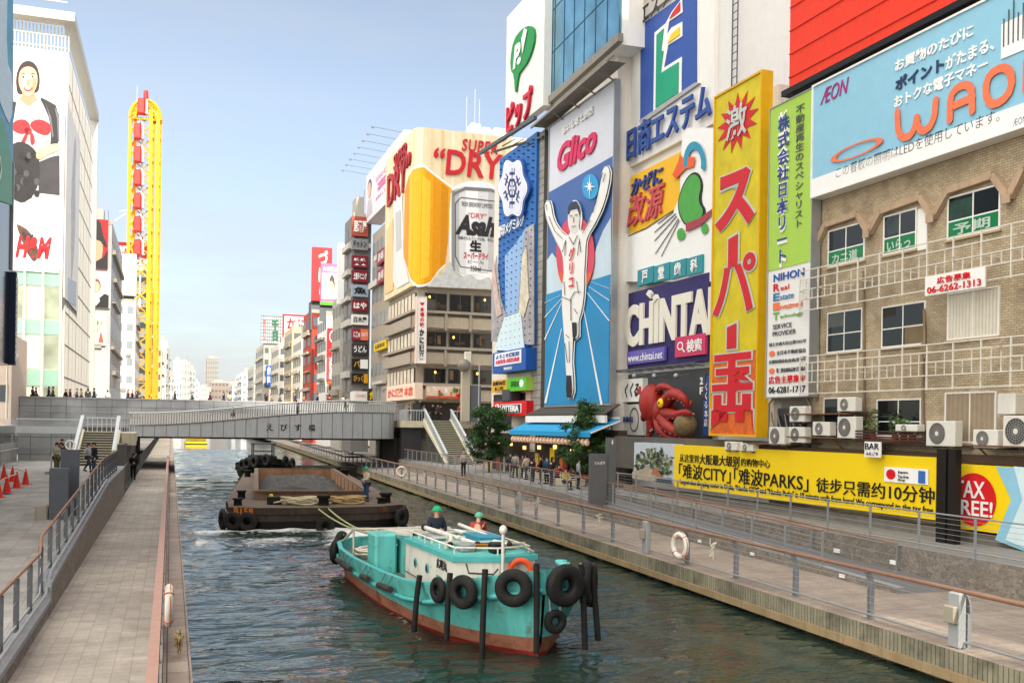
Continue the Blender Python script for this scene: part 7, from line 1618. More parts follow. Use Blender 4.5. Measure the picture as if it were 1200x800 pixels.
for x, y in ((0, -1.02), (1.3, -1.01), (2.6, -1.0), (3.75, -.98), (4.2, 0), (3.9, .95), (2.6, 1.0), (1.3, 1.01), (0, 1.02)): rr_.tube([(x, y, zc+.13), (x, y, zc+.32)], .02, 5)
rr_.build('roof_rail', CABW, tug)
MB().box(.1, .9, -.75, -.1, zc+.152, zc+.30, 0, None, .03).box(3.0, 3.5, -.7, -.3, zc+.152, zc+.36, 0, None, .03).build('roof_box', M('grey_box_paint', '8d9394', .6, var=.15, rust=.2), tug)
MB().box(1.2, 2.6, .1, .8, zc+.152, zc+.4).build('skylight', M('deep_turquoise', '1f86a0', .4), tug)
# open cockpit behind the cabin, framed in white
ck = MB()
for a, b in (((-3.2, -.95, 1.75), (-.25, -1.0, 1.95)), ((-3.2, .95, 1.75), (-.25, 1.0, 1.95)), ((-3.2, -.95, 1.75), (-3.2, .95, 1.75)), ((-2.0, -.97, 1.84), (-2.0, .97, 1.84))): ck.bar(a, b, .18, .08)
for p in ((-3.2, -.95), (-3.2, .95)): ck.bar((p[0], p[1], .48), (p[0], p[1], 1.75), .08)
ck.build('cockpit_frame', CABW, tug)
MB().box(-3.1, -.3, -.92, -.86, .47, 1.65).box(-3.1, -.3, .86, .92, .47, 1.65).build('cockpit_side', TURQ, tug)
MB().box(-1.0, -.25, -.5, .6, .48, 1.35, 0, None, .03).build('console', CABW, tug)
MB().box(-2.35, -1.35, -1.72, -1.05, .46, 1.86, 0, None, .07).box(-2.32, -1.38, -1.73, -1.04, 1.5, 1.54).build('companionway', TURQ, tug)
mb = MB()
mb.tube([(-6.6, -1.55, 1.05), (-5.2, -1.5, 1.6), (-3.3, -1.2, 1.78)], .04, 7).tube([(-6.6, 1.55, 1.05), (-5.2, 1.5, 1.6), (-3.3, 1.2, 1.78)], .04, 7)
for y in (-1.5, 1.5): mb.tube([(-5.2, y, .48), (-5.2, y, 1.6)], .035, 6)
mb.tube([(-5.2, -1.5, 1.6), (-5.2, 1.5, 1.6)], .04, 7); mb.build('towing_rails', M('cream_pipe', 'cfc8b4', .5, rust=.15), tug)
MB().box(-5.3, -5.12, .1, .3, .47, 1.45).box(-5.3, -5.12, .7, .9, .47, 1.45).box(-5.35, -5.1, -.1, 1.1, 1.2, 1.32).build('towing_bitt', TURQD, tug)
for i, (x, y, h) in enumerate(((5.9, .95, .30), (5.0, 1.0, -.05), (6.5, .75, .2))):
    z = lerp(x, XS, SH)-.5; MB().lathe([(.10, 0), (.10, h+.5), (.14, h+.52), (.14, h+.6), (0, h+.6)], (x, y, z), 12).build('bollard', TURQ, tug)
def gun(x, sgn, off=0.0): return (x, sgn*(lerp(x, XS, GB)+off), lerp(x, XS, SH))
PATH = [gun(x*.05, -1) for x in range(-60, 143)]+[gun(7.15-.05*k, 1) for k in range(1, 60)]
def by_px(px, off=0.0):
    best = min(range(2, len(PATH)-2), key=lambda i: abs(project(TUG @ Vector(PATH[i]))[0]-px)+(0 if i < 215 else 4))
    p = Vector(PATH[best]); t = Vector(PATH[best+2])-Vector(PATH[best-2]); t.z = 0; t.normalize(); nrm = Vector((t.y, -t.x, 0))
    return p, t, nrm
TY = {}
def tyre(root, p, nrm, R, r, z, tilt=0, name='tyre', mat=RUBBER):
    mb = MB(); n, k = 30, 12; vs, fs = [], []
    prof = [(R-.95*r, -.55*r), (R-.3*r, -.8*r), (R+.55*r, -.78*r), (R+.9*r, -.5*r), (R+r, -.15*r), (R+r, .15*r), (R+.9*r, .5*r), (R+.55*r, .78*r), (R-.3*r, .8*r), (R-.95*r, .55*r), (R-.75*r, .3*r), (R-.75*r, -.3*r)]
    for i in range(n):
        a = 2*pi*i/n
        for q, h in prof: vs.append((q*cos(a), h, q*sin(a)))
    for i in range(n):
        for j in range(12): fs.append((i*12+j, i*12+(j+1) % 12, ((i+1) % n)*12+(j+1) % 12, ((i+1) % n)*12+j))
    ang = atan2(nrm.y, nrm.x)+pi/2
    mb.add(vs, [f[::-1] for f in fs], 0, True, Matrix.Translation((p.x+nrm.x*r*.95, p.y+nrm.y*r*.95, z)) @ Matrix.Rotation(ang, 4, 'Z') @ Matrix.Rotation(tilt, 4, 'X'))
    o = mb.build(name, mat, root)
    c = MB()
    for s in (-.12, .12):
        t = Vector((-nrm.y, nrm.x, 0)); a = Vector((p.x, p.y, max(z+R+.06, p.z+.04)))+t*s*1.3-nrm*.02; b = Vector((p.x, p.y, z+R*.9))+t*s+nrm*r*.95
        c.tube([a, (a+b)/2+Vector((0, 0, -.03)), b], .022, 5)
    c.build('chain', STEEL, o)
    return o
for px, R, r, dz in ((518, .21, .095, -.12), (548, .26, .125, -.30), (601, .285, .135, -.36), (657, .31, .165, -.34)):
    p, t, nrm = by_px(px); tyre(tug, p, nrm, R, r, p.z-R*.55+dz*.3)
p, t, nrm = by_px(650); tyre(tug, p, nrm, .18, .09, .80)
for x, sg, R, dz in ((6.55, 1, .38, -.2), (5.9, 1, .38, -.2), (-7.0, -1, .30, -.15), (-6.7, -1, .30, -.35), (-7.25, 1, .3, -.1)):
    g = gun(x, sg); tyre(tug, Vector(g), Vector((.5 if x > 0 else -.6, sg*.85, 0)).normalized(), R, .15, g[2]+dz)
for px, L, off in ((496, 1.35, .18), (531, 1.5, .2), (570, 1.95, .22), (627, 1.95, .22), (672, 1.9, .35), (684, 1.7, .5)):
    p, t, nrm = by_px(px); a = Vector((p.x, p.y, p.z+.22))+nrm*off*.5; b = Vector((p.x, p.y, p.z+.22-L))+nrm*(off*.9); lean = t*(-.12 if px < 520 else .0)
    MB().tube([a, (a*.6+b*.4)+nrm*.02+lean*.4, b+lean], .07, 10).build('hanging_fender', RUBBER, tug)
for x0, x1 in ((1.1, 2.3), (-.9, -.1), (-3.6, -2.4), (-4.6, -3.8)):
    a, b = gun(x0, -1, .12), gun(x1, -1, .12); f = MB().tube([(a[0], a[1], a[2]-.28), (b[0], b[1], b[2]-.28)], .085, 9).build('log_fender', M('log_fender', '3a3531', .8, var=.4, scale=3), tug)
    mb = MB()
    for q in (.2, .8): x = x0+(x1-x0)*q; y = gun(x, -1, .1)[1]; mb.tube([(x, y+.1, gun(x, -1)[2]+.05), (x, y-.06, gun(x, -1)[2]-.25)], .015, 5)
    mb.build('lashing', STEELD, f)
q = MB(); q.ball((6.75, .0, .12), (.16, .1, .16)); q.build('stem_foot', M('pink_stem', 'b3605a', .6, var=.2), tug)
mb = MB(); rnd = random.Random(2)
for k in range(9):
    R = .28+.05*(k % 4); mb.tube([(R*1.3*cos(2*pi*i/20)*(1+.1*sin(3*i+k)), R*sin(2*pi*i/20), .03+.03*k+.02*sin(i*1.3+k)) for i in range(20)], .03, 6, closed=True)
o = mb.build('rope_coil', M('white_rope', 'd9d2c2', .8, var=.12), None, TUG @ Matrix.Translation((-5.0, -1.05, .72))); tag(o, 'untidy coil of thick white rope on the aft deck of the turquoise tug', 'rope')
# ---- barge
BMX = CM @ Matrix.Translation((6.8, 48, 0)) @ Matrix.Rotation(radians(-4.6), 4, 'Z') @ Matrix.Translation((-6.8, -48, 0))
RUSTY = M('rusty_dark_hull', '39302a', .75, var=.45, scale=.7, streak=.6, rust=.22, bump=.3, bscale=10); BDECK = M('barge_deck', '6a5c50', .85, var=.4, scale=.8, rust=.12, bump=.3); RUSTO = M('rust_plate', '74604f', .8, var=.4, scale=.9, streak=.6, rust=.2); BLK = M('black_hull', '171514', .7, var=.3)
bg = thing('barge', 'flat rusty brown barge with an open hold, towed behind the turquoise tug', 'barge', BMX)
fl_, fr_ = (2.6, 47.9), (10.9, 49.0); out_ = [fl_, (4.0, 47.35), (7.0, 47.3), (9.6, 47.9), fr_, (11.0, 51), (10.7, 79.5), (2.9, 79.5), (2.4, 50.5)]
mb = MB(); n = len(out_); cx, cy = 6.8, 62
lv_ = [(-.4, .93), (.42, .97), (.46, .985), (.75, .985), (.79, 1.0), (1.1, 1.0)]
ring = [[(cx+(p[0]-cx)*s, cy+(p[1]-cy)*(1-(1-s)*.35), z) for p in out_] for z, s in lv_]
for k in range(5):
    for i in range(n):
        j = (i+1) % n; mb.add([ring[k][i], ring[k][j], ring[k+1][j], ring[k+1][i]], [(0, 1, 2, 3)], 1 if k == 0 else 0)
mb.build('hull', [RUSTY, BLK], bg)
H0, H1_, T0, T1 = 3.95, 9.35, 52.2, 77.0; zd = 1.1
dk = MB()
for a in ((out_[0], out_[1], (H0, T0), (out_[8][0], T0)), (out_[1], out_[2], out_[3], (H1_, T0), (H0, T0)), (out_[3], out_[4], (out_[5][0], T0), (H1_, T0)), ((out_[8][0], T0), (H0, T0), (H0, T1), (2.85, T1)), ((H1_, T0), (out_[5][0], T0), (10.75, T1), (H1_, T1)), ((2.85, T1), (10.75, T1), out_[6], out_[7])):
    dk.add([(p[0], p[1], zd) for p in a], [tuple(range(len(a)))])
dk.build('deck', BDECK, bg)
co = MB()
for x0, x1, y0, y1 in ((H0-.15, H0, T0-.15, T1+.15), (H1_, H1_+.15, T0-.15, T1+.15), (H0, H1_, T0-.15, T0), (H0, H1_, T1, T1+.15)): co.box(x0, x1, y0, y1, .1, zd+.42)
co.box(H0-.28, H0-.0, T0-.2, T1+.2, zd+.421, zd+.5).box(H1_, H1_+.28, T0-.2, T1+.2, zd+.421, zd+.5).box(H0, H1_, T0-.28, T0+.02, zd+.421, zd+.5).box(H0, H1_, T1, T1+.2, zd+.421, zd+.5); co.build('coaming', RUSTO, bg)
MB().quad((H0, T0, .12), (H1_, T0, .12), (H1_, T1, .12), (H0, T1, .12)).build('hold_floor', BDECK, bg)
MB().box(H0+.02, H1_-.02, T1-.03, T1-.004, .13, zd+.41).box(H1_-.03, H1_-.004, T0+.02, T1-.04, .13, zd+.41).build('hold_lining', M('rust_orange_lining', '9a7455', .85, var=.35, scale=.9, streak=.6, rust=.2), bg)
mb = MB()
for i in range(9): t = T0+.8+2.8*i; mb.box(H1_-.06, H1_-.003, t, t+.12, .13, zd+.4).box(H0+.003, H0+.06, t, t+.12, .13, zd+.4)
mb.build('stiffeners', RUSTO, bg)
bm = MB(); bm.box(9.7, 14.4, 81.2, 81.6, .5, 1.5); o = thing('barge', 'black barge end lettered in white, moored behind the rusty barge', 'barge', CM); bm.box(9.8, 14.3, 81.6, 92, -.3, 1.2); bm.build('hull', BLK, o)
mb = MB(); put_text(mb, 'B 158', 9.85, .93, 1.5, .5, 81.19, .02, bold=.03); mb.build('lettering', WHITE2, o)
mb = MB(); put_text(mb, 'B158', 2.75, .63, .95, .34, 0, .02, bold=.03); Tm = Matrix.Translation((0, 47.78, 0)) @ Matrix.Rotation(radians(-18), 4, 'Z') if False else Matrix.Translation((2.72, 47.86, 0)) @ Matrix.Rotation(atan2(47.35-47.9, 1.4), 4, 'Z') @ Matrix.Translation((-2.6, -.05, .12)); mb.V = [tuple(Tm @ Vector(v)) for v in mb.V]; mb.build('lettering', M('orange_stencil', 'c8741f', .6), bg)
for i, (x, t, r, h) in enumerate(((3.1, 53.2, .2, .42), (3.0, 48.8, .2, .35), (7.0, 48.6, .26, .5), (10.2, 50.2, .26, .5), (9.9, 49.6, .2, .3), (10.3, 76, .25, .5), (3.2, 74, .22, .5))): MB().lathe([(r, 0), (r*.9, h*.7), (r*1.25, h*.8), (r*1.25, h), (0, h)], (x, t, zd), 12).build('bollard', BLK, bg)
for x, t, a in ((2.5, 48.2, 200), (2.45, 49.0, 190), (2.9, 47.6, 240), (3.5, 47.4, 255), (10.9, 49.4, -30), (10.7, 48.8, -50), (11.0, 50.2, -5), (7.0, 47.25, 270), (11.1, 50.9, 0)):
    nv = Vector((cos(radians(a)), sin(radians(a)), 0)); tyre(bg, Vector((x, t, 0)), nv, .30, .15, .48 if x != 7.0 else .25)
mb = MB(); rnd = random.Random(8)                                  # gravel heap in the hold
nx_, ny_ = 28, 60; V = []
for j in range(ny_+1):
    for i in range(nx_+1):
        x = H0+.02+(H1_-H0-.04)*i/nx_; t = T0+4.5+(T1-T0-4.6)*j/ny_
        e = min(1, j/6, (ny_-j)/6)*(.6+.4*min(1, i/4, (nx_-i)/4)); V.append((x, t, .13+e*(1.0+.35*mnoise.noise((x*.6, t*.35, 2))+.14*mnoise.noise((x*3, t*3, 5)))))
mb.add(V, [(j*(nx_+1)+i, j*(nx_+1)+i+1, (j+1)*(nx_+1)+i+1, (j+1)*(nx_+1)+i) for j in range(ny_) for i in range(nx_)])
gv = M('gravel', '4d4c4a', .95, var=.5, scale=9, bump=1.0, bscale=14); o = mb.build('gravel_heap', gv, None, BMX); o['kind'] = 'stuff'; tag(o, 'heap of dark grey gravel and rubble filling the hold of the barge', 'gravel')
mb = MB(); cm_ = [M('rubble_%d' % i, c, .8, var=.2) for i, c in enumerate(('b8b3a8', '8a4038', '7c7f83', 'c9c4bc', '5a6a78', '9b7d62'))]
for k in range(170):
    x = rnd.uniform(H0+.1, H1_-.2); t = rnd.uniform(T0+.2, T0+5.2); s = rnd.uniform(.06, .24)
    mb.box(-s, s, -s*.7, s*.7, -s*.4, s*.5, rnd.randrange(6), Matrix.Translation((x, t, .55+.5*rnd.random())) @ Matrix.Rotation(rnd.uniform(0, 3), 4, 'Z') @ Matrix.Rotation(rnd.uniform(-.6, .6), 4, 'X'))
o = mb.build('rubble', cm_, None, BMX); o['kind'] = 'stuff'; tag(o, 'mixed red white and grey rubble at the near end of the hold', 'rubble')
ROPE = M('straw_rope', 'b39a6c', .85, var=.2)
for k, (x, t, m, lab) in enumerate(((5.9, 49.0, M('pale_rope', 'c9bf9f', .85), 'pale heaped rope beside the yellow can on the barge bow'), (8.1, 49.4, ROPE, 'straw coloured rope heaped between bollard and worker on the barge'))):
    mb = MB()
    for i in range(8): R = .35+.06*(i % 3); mb.tube([((R+.12*i % .3)*1.5*cos(2*pi*j/18+i)+.2*sin(i*2.2), R*.6*sin(2*pi*j/18+i)+.12*cos(i*3.1), .04+.045*i+.05*sin(j*.9+i)) for j in range(18)], .04, 6, closed=True)
    o = mb.build('rope_coil', m, None, BMX @ Matrix.Translation((x, t, zd))); tag(o, lab, 'rope')
o = MB().box(-.35, .35, -.22, .22, 0, .38, 0, None, .03).build('crate', BLK, None, BMX @ Matrix.Translation((4.7, 49.3, zd))); tag(o, 'black crate at the front of the barge deck', 'crate')
o = MB().lathe([(0, 0), (.16, 0), (.17, .3), (.08, .42), (.08, .48), (0, .48)], n=14).build('jerry_can', M('yellow_green_can', 'c9c53a', .5), None, BMX @ Matrix.Translation((4.55, 49.7, zd))); tag(o, 'yellow green plastic can behind the black crate on the barge', 'can')
a, b = BMX @ Vector((6.9, 47.5, 1.05)), TUG @ Vector((-5.2, .0, 1.3)); mb = MB()
for k in (-.25, .25): mb.tube([a+(b-a)*i/14+Vector((k*(1-i/14), 0, -.9*4*(i/14)*(1-i/14)*.35)) for i in range(15)], .035, 6)
o = mb.build('tow_rope', M('lime_rope', 'b9bf8a', .7), None); tag(o, 'pale green tow rope stretched from the tug to the barge bow', 'rope')
# ---- dark pusher tug and small yellow boat under the bridge
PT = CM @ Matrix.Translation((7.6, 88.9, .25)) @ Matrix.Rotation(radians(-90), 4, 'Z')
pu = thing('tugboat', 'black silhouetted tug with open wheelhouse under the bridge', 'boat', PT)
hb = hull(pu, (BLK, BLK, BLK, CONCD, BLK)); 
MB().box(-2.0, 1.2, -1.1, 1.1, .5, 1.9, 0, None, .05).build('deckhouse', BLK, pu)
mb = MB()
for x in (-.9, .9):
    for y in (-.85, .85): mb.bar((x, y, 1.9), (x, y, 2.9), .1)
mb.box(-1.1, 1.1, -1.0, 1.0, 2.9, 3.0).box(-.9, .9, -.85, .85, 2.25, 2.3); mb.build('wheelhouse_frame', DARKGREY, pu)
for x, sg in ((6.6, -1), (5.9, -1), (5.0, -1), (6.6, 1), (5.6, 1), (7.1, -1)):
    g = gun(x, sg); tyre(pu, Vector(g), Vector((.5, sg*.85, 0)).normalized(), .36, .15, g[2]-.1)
yb = on_z(230, 523, 0); YBT = CM @ Matrix.Translation(toC(Vector((yb.x, yb.y, 0)))+Vector((0, 3, 0)))
yo = thing('sightseeing_boat', 'small yellow flat sightseeing boat far under the bridge', 'boat', YBT)
MB().prism([(-2, -3), (2, -3), (2.1, 6), (-2.1, 6)], -.1, .9).build('hull', YEL, yo); MB().box(-2.05, 2.05, -3.06, -3.003, .32, .62).build('band', M('band_black', '3a3323', .5), yo); MB().box(-1.8, 1.8, -2.6, 5, .9, 1.5).build('cabin', M('boat_glass_yellow', '8b7a2a', .3, var=.3), yo); MB().box(-2, 2, -2.8, 5.4, 1.5, 1.6).build('roof', YEL, yo)
# ================================================================ people, trees and small things
def skin_mesh(V, R, Eg, lvl=1, name='b'):
    me = bpy.data.meshes.new(name); me.from_pydata(V, Eg, []); o = bpy.data.objects.new(name, me); COL.objects.link(o)
    sk_ = o.modifiers.new('s', 'SKIN'); sk_.use_smooth_shade = True
    lay = me.skin_vertices[0].data
    for i, r in enumerate(R): lay[i].radius = r if isinstance(r, tuple) else (r, r); lay[i].use_root = (i == 0)
    su = o.modifiers.new('u', 'SUBSURF'); su.levels = su.render_levels = lvl
    dg = bpy.context.evaluated_depsgraph_get(); ev = o.evaluated_get(dg); m2 = bpy.data.meshes.new_from_object(ev)
    mb = MB(); mb.add([tuple(v.co) for v in m2.vertices], [tuple(p.vertices) for p in m2.polygons], 0, True)
    bpy.data.objects.remove(o); bpy.data.meshes.remove(me); bpy.data.meshes.remove(m2)
    return mb
def joints(pose):
    J = dict(pelvis=(0, 0, .94), waist=(0, 0, 1.06), chest=(0, .01, 1.28), neck=(0, 0, 1.45), hb=(0, -.01, 1.53), head=(0, -.02, 1.63), top=(0, -.01, 1.72))
    for s, k in ((-1, 'l'), (1, 'r')):
        J['sh'+k] = (s*.18, 0, 1.40); J['el'+k] = (s*.23, .02, 1.13); J['wr'+k] = (s*.22, -.06, .88); J['hip'+k] = (s*.095, 0, .90); J['kn'+k] = (s*.10, -.02, .49); J['an'+k] = (s*.10, .03, .08); J['toe'+k] = (s*.12, -.14, .04)
    if pose == 'walk':
        J.update(knl=(-.09, -.16, .50), anl=(-.09, -.20, .09), toel=(-.10, -.36, .06), knr=(.10, .05, .50), anr=(.10, .28, .14), toer=(.10, .14, .04), ell=(-.24, .12, 1.14), wrl=(-.22, .16, .90), elr=(.24, -.06, 1.14), wrr=(.21, -.22, .94))
    if pose == 'fold':
        J.update(ell=(-.25, -.03, 1.14), wrl=(-.04, -.20, 1.14), elr=(.25, -.03, 1.14), wrr=(.06, -.22, 1.10))
    if pose == 'hips':
        J.update(ell=(-.36, .06, 1.14), wrl=(-.20, -.04, .98), elr=(.30, -.10, 1.15), wrr=(.10, -.24, 1.12))
    if pose == 'lean':
        for k in ('waist', 'chest', 'neck', 'hb', 'head', 'top', 'shl', 'shr', 'ell', 'elr', 'wrl', 'wrr'):
            x, y, z = J[k]; d = z-.94; J[k] = (x, y-.42*d, z-.09*d)
        for k in ('l', 'r'): s = -1 if k == 'l' else 1; J['el'+k] = (s*.24, -.30, 1.10); J['wr'+k] = (s*.12, -.52, 1.06)
    if pose == 'sit':
        for k in J: J[k] = (J[k][0], J[k][1], J[k][2]-.42)
        for k in ('l', 'r'):
            s = -1 if k == 'l' else 1; J['kn'+k] = (s*.13, -.44, .52); J['an'+k] = (s*.12, -.42, .09); J['toe'+k] = (s*.13, -.60, .05); J['el'+k] = (s*.24, -.10, .74); J['wr'+k] = (s*.12, -.34, .62)
    return J
RAD = dict(pelvis=(.15, .11), waist=(.135, .10), chest=(.165, .115), neck=.058, hb=.07, head=(.078, .098), top=(.062, .075), sh=.072, el=.045, wr=.032, hip=.088, kn=.06, an=.043, toe=.036)
POSES = {}
def pose_meshes(pose):
    if pose in POSES: return POSES[pose]
    J = joints(pose); rd = lambda k: RAD.get(k, RAD.get(k[:-1]))
    def sub(keys, edges, f=1.0, add=0.0):
        ix = {k: i for i, k in enumerate(keys)}
        R = [tuple(v*f+add for v in (rd(k) if isinstance(rd(k), tuple) else (rd(k), rd(k)))) for k in keys]
        return skin_mesh([J[k] for k in keys], R, [(ix[a], ix[b]) for a, b in edges])
    eU = [('pelvis', 'waist'), ('waist', 'chest'), ('chest', 'neck')]+[(a+k, b+k) if a != 'chest' else ('chest', b+k) for k in 'lr' for a, b in (('chest', 'sh'), ('sh', 'el'), ('el', 'wr'))]
    eL = [('pelvis', 'hip'+k) for k in 'lr']+[(a+k, b+k) for k in 'lr' for a, b in (('hip', 'kn'), ('kn', 'an'))]
    eH = [('neck', 'hb'), ('hb', 'head'), ('head', 'top')]; eF = [('an'+k, 'toe'+k) for k in 'lr']
    allk = list(J.keys()); body = sub(['pelvis']+[k for k in allk if k != 'pelvis'], eU+eL+eH+eF)
    hx = Vector(J['head'])
    for k in 'lr':                                                # palms, fingers and thumb, joined to the wrists
        w = Vector(J['wr'+k]); d = (w-Vector(J['el'+k])).normalized(); s = -1 if k == 'l' else 1; side = d.cross(Vector((s, 0, 0))); side = side.normalized() if side.length > .1 else Vector((0, 1, 0))
        palm = w+d*.05; body.tube([w-d*.02, w+d*.03, w+d*.085], [.03, .038, .034], 8)
        for q, ln in ((-.028, .055), (-.010, .068), (.009, .064), (.027, .05)):
            b0 = w+d*.08+side*q; body.tube([b0, b0+d*ln*.55+Vector((-s*.004, 0, 0)), b0+d*ln+Vector((-s*.016, 0, 0))], [.010, .009, .006], 6)
        t0 = w+d*.035+side*-.03; body.tube([t0, t0+d*.03+side*-.02, t0+d*.06+side*-.022], [.012, .010, .007], 6)
    body.ball((hx.x, hx.y-.098, hx.z-.015), (.013, .02, .02), 0, None, 8, 6)          # nose
    for s in (-1, 1): body.ball((hx.x+s*.080, hx.y+.01, hx.z-.01), (.014, .025, .033), 0, None, 8, 6)
    top = sub(['pelvis', 'waist', 'chest', 'neck', 'shl', 'ell', 'wrl', 'shr', 'elr', 'wrr'], eU, 1.04, .022)
    leg = sub(['pelvis', 'hipl', 'knl', 'anl', 'hipr', 'knr', 'anr'], eL, 1.03, .018)
    shoe = MB()
    for k in 'lr':
        a, t = Vector(J['an'+k]), Vector(J['toe'+k]); shoe.tube([a+Vector((0, .05, -.03)), (a+t)/2+Vector((0, 0, -.012)), t, t+Vector((0, -.03, 0))], [.048, .054, .047, .02], 8)
    hair = MB(); hair.ball((hx.x, hx.y+.012, hx.z+.02), (.088, .108, .108), 0, None, 14, 8, -.15); hair.ball((hx.x, hx.y+.05, hx.z-.02), (.080, .068, .09), 0, None, 12, 8)
    lh = MB().merge(hair); lh.ball((hx.x, hx.y+.06, hx.z-.11), (.085, .06, .17), 0, None, 12, 8)
    eye = MB()
    for s in (-1, 1): eye.ball((hx.x+s*.031, hx.y-.088, hx.z+.008), (.013, .010, .008), 0, None, 8, 5)
    eye.box(hx.x-.022, hx.x+.022, hx.y-.094, hx.y-.084, hx.z-.055, hx.z-.049)
    helm = MB(); helm.ball((hx.x, hx.y+.0, hx.z+.03), (.125, .145, .125), 0, None, 18, 8, 0.0); helm.lathe([(.12, .028), (.155, .02), (.155, .032), (.12, .04)], (hx.x, hx.y-.01, hx.z), 18)
    D = M('tmp_cloth', '808080')
    P = {n: b.mesh('p_'+n, D) for n, b in (('body', body), ('jacket', top), ('trousers', leg), ('shoes', shoe), ('hair', hair), ('long_hair', lh), ('face_features', eye), ('helmet', helm))}
    POSES[pose] = P
    return P
SKINS = [M('skin_%d' % i, c, .55, var=.05) for i, c in enumerate(('d6a98c', 'c99b7c', 'e0b79c'))]
def cloth(c): return M('cloth_'+c, c, .85, var=.12, scale=14)
def person(pos, face, label, top='33363d', legs='2b2d33', hair='1d1918', pose='stand', h=1.70, helm=None, long=False, vest=None, group=None, skin=0):
    T = Matrix.Translation(pos) @ Matrix.Rotation(face, 4, 'Z') @ Matrix.Scale(h/1.72, 4)
    r = thing('person', label, 'person', T, group); P = pose_meshes(pose)
    for n, m in (('body', SKINS[skin]), ('jacket', cloth(top)), ('trousers', cloth(legs)), ('shoes', cloth('2a2726')), ('face_features', INKK), ('helmet' if helm else ('long_hair' if long else 'hair'), cloth(helm) if helm else cloth(hair))):
        o = bpy.data.objects.new(n, P[n]); COL.objects.link(o); o.parent = r; o.material_slots[0].link = 'OBJECT'; o.material_slots[0].material = m
    return r
TOCAM = CA                                                         # facing: local -y is forward
def cf(a): return CA+radians(a)
person(BMX @ Vector((9.3, 50.9, zd)), cf(-70), 'barge worker in a green helmet, pale shirt and blue jeans standing on the bow', 'b9ad98', '2f4668', pose='hips', helm='1d9a6c', h=1.72)
pz = TUG @ Vector((-1.7, .25, .62)); person(pz, cf(10), 'tug crewman in navy jacket and green helmet standing in the cockpit', '26303f', '2b2f38', pose='fold', helm='1fa877', h=1.95)
pz = TUG @ Vector((-.9, 1.25, .72)); person(pz, cf(150), 'tug crewman with pale teal helmet and red collar, mostly behind the cabin', 'a8403f', '2b2f38', pose='lean', helm='5fb39c', h=1.75)
def at_foot(px, py, z): return on_z(px, py, z)
person(at_foot(66, 556, 2.05), cf(60), 'man in a pale grey jacket and olive trousers leaning by the steel stand', '9c9788', '5a5a48', pose='fold', h=1.72)
person(at_foot(78, 553, 2.05), cf(-80), 'person in a dark navy coat bending beside the man in pale grey', '242833', '26272c', pose='lean', h=1.72)
person(at_foot(72, 549.5, 2.05), cf(30), 'man with black hair standing just behind the pale grey jacket', '4a3f38', '33353c', pose='stand', h=1.80)
person(at_foot(103, 552.5, 2.05), cf(70), 'woman in a light grey top at foot of left stairs', 'a7a8a8', '3a3f4c', pose='walk', h=1.62, long=True)
person(at_foot(110, 554.5, 2.05), cf(-60), 'man in a black jacket and blue jeans by the left stairs', '26262a', '3d4a62', pose='stand', h=1.72)
person(at_foot(156, 562, .7), cf(5), 'person in long black coat standing on the walkway under the bridge', '19191b', '17171a', pose='fold', h=1.9, long=True)
def by_shop(px, out):
    u = F.uv(px, 540, out)[0]; q = F.at(u, -out, TZ) @ Vector((0, 0, 0)); return q
person(at_foot(543, 557.5, TZ), cf(185), 'person in pale grey hooded jacket at the right terrace railing', 'a39e96', '25262b', hair='8d8880', pose='stand', h=1.68)
person(by_shop(604, 3.2), cf(150), 'person in grey sweater near the awning carrying a dark blue bag', '8f8b85', '2b2c33', pose='walk', h=1.72)
person(by_shop(624, 4.6), cf(120), 'woman in navy coat with white scarf under the awning', '1f2430', '26262b', pose='stand', h=1.66, long=True)
person(by_shop(634, 4.2), cf(-110), 'man in black coat beside the woman in navy', '1d1d22', '202126', pose='hips', h=1.76)
person(by_shop(655, 3.4), cf(20), 'person in a dark red top sitting under the awning', '8a2f2c', '2b2c33', pose='sit', h=1.7)
for i_, (x_, y_, f_, c_, l_, po_, lab_) in enumerate(((612, 553, 60, '7a3a3c', '2b2c33', 'stand', 'woman in a dull crimson coat between the first two stone benches'), (617, 549, 200, 'c2b9a8', '3a4150', 'walk', 'person in a cream coat behind the stone benches'), (641, 553, -60, '2c4a66', '26262b', 'stand', 'man in a steel blue jacket under the awning'), (647, 551, 100, '1f1f23', '3a3230', 'fold', 'black clothed person beside the menu boards'), (663, 553, 10, 'b7a04a', '2b2c33', 'sit', 'person in a mustard top seated at the middle cafe table'), (671, 556, 190, '5b4038', '24252a', 'sit', 'person in a brown jacket seated at the third cafe table'), (598, 549, 10, '3c3f46', '2b2c33', 'walk', 'person in charcoal walking out from behind the bushy tree'), (678, 553, 80, '8d8f94', '2f3440', 'stand', 'person in light grey standing under the right end of the awning'))):
    person(by_shop(x_, 2.8+.45*(i_ % 5)), cf(f_), lab_, c_, l_, pose=po_, h=1.6+.04*(i_ % 4), long=i_ % 3 == 0, skin=i_ % 3)
for i_, (n_, t_, c_, lab_) in enumerate(((25.7, 97.6, '26262b', 'person in black behind the two at the stair head'), (24.2, 98.4, '77706a', 'person in taupe crossing the landing behind the stairs'), (27.6, 97.2, 'a8392f', 'person in red behind the landing railing'), (29.0, 98.0, '2e3b52', 'person in denim blue behind the landing railing'), (22.6, 98.2, '50524f', 'person in dark grey at the left side of the landing'))):
    person(CM @ Vector((n_, t_, 5.4)), cf(90-50*i_), lab_, c_, pose=('stand', 'walk')[i_ % 2], h=1.62+.05*(i_ % 4), long=i_ % 2 == 1)
person(at_foot(413, 534, PZ), cf(5), 'dark figure walking on the promenade beneath the bridge', '1b1b1e', '1b1b1e', pose='walk', h=1.72)
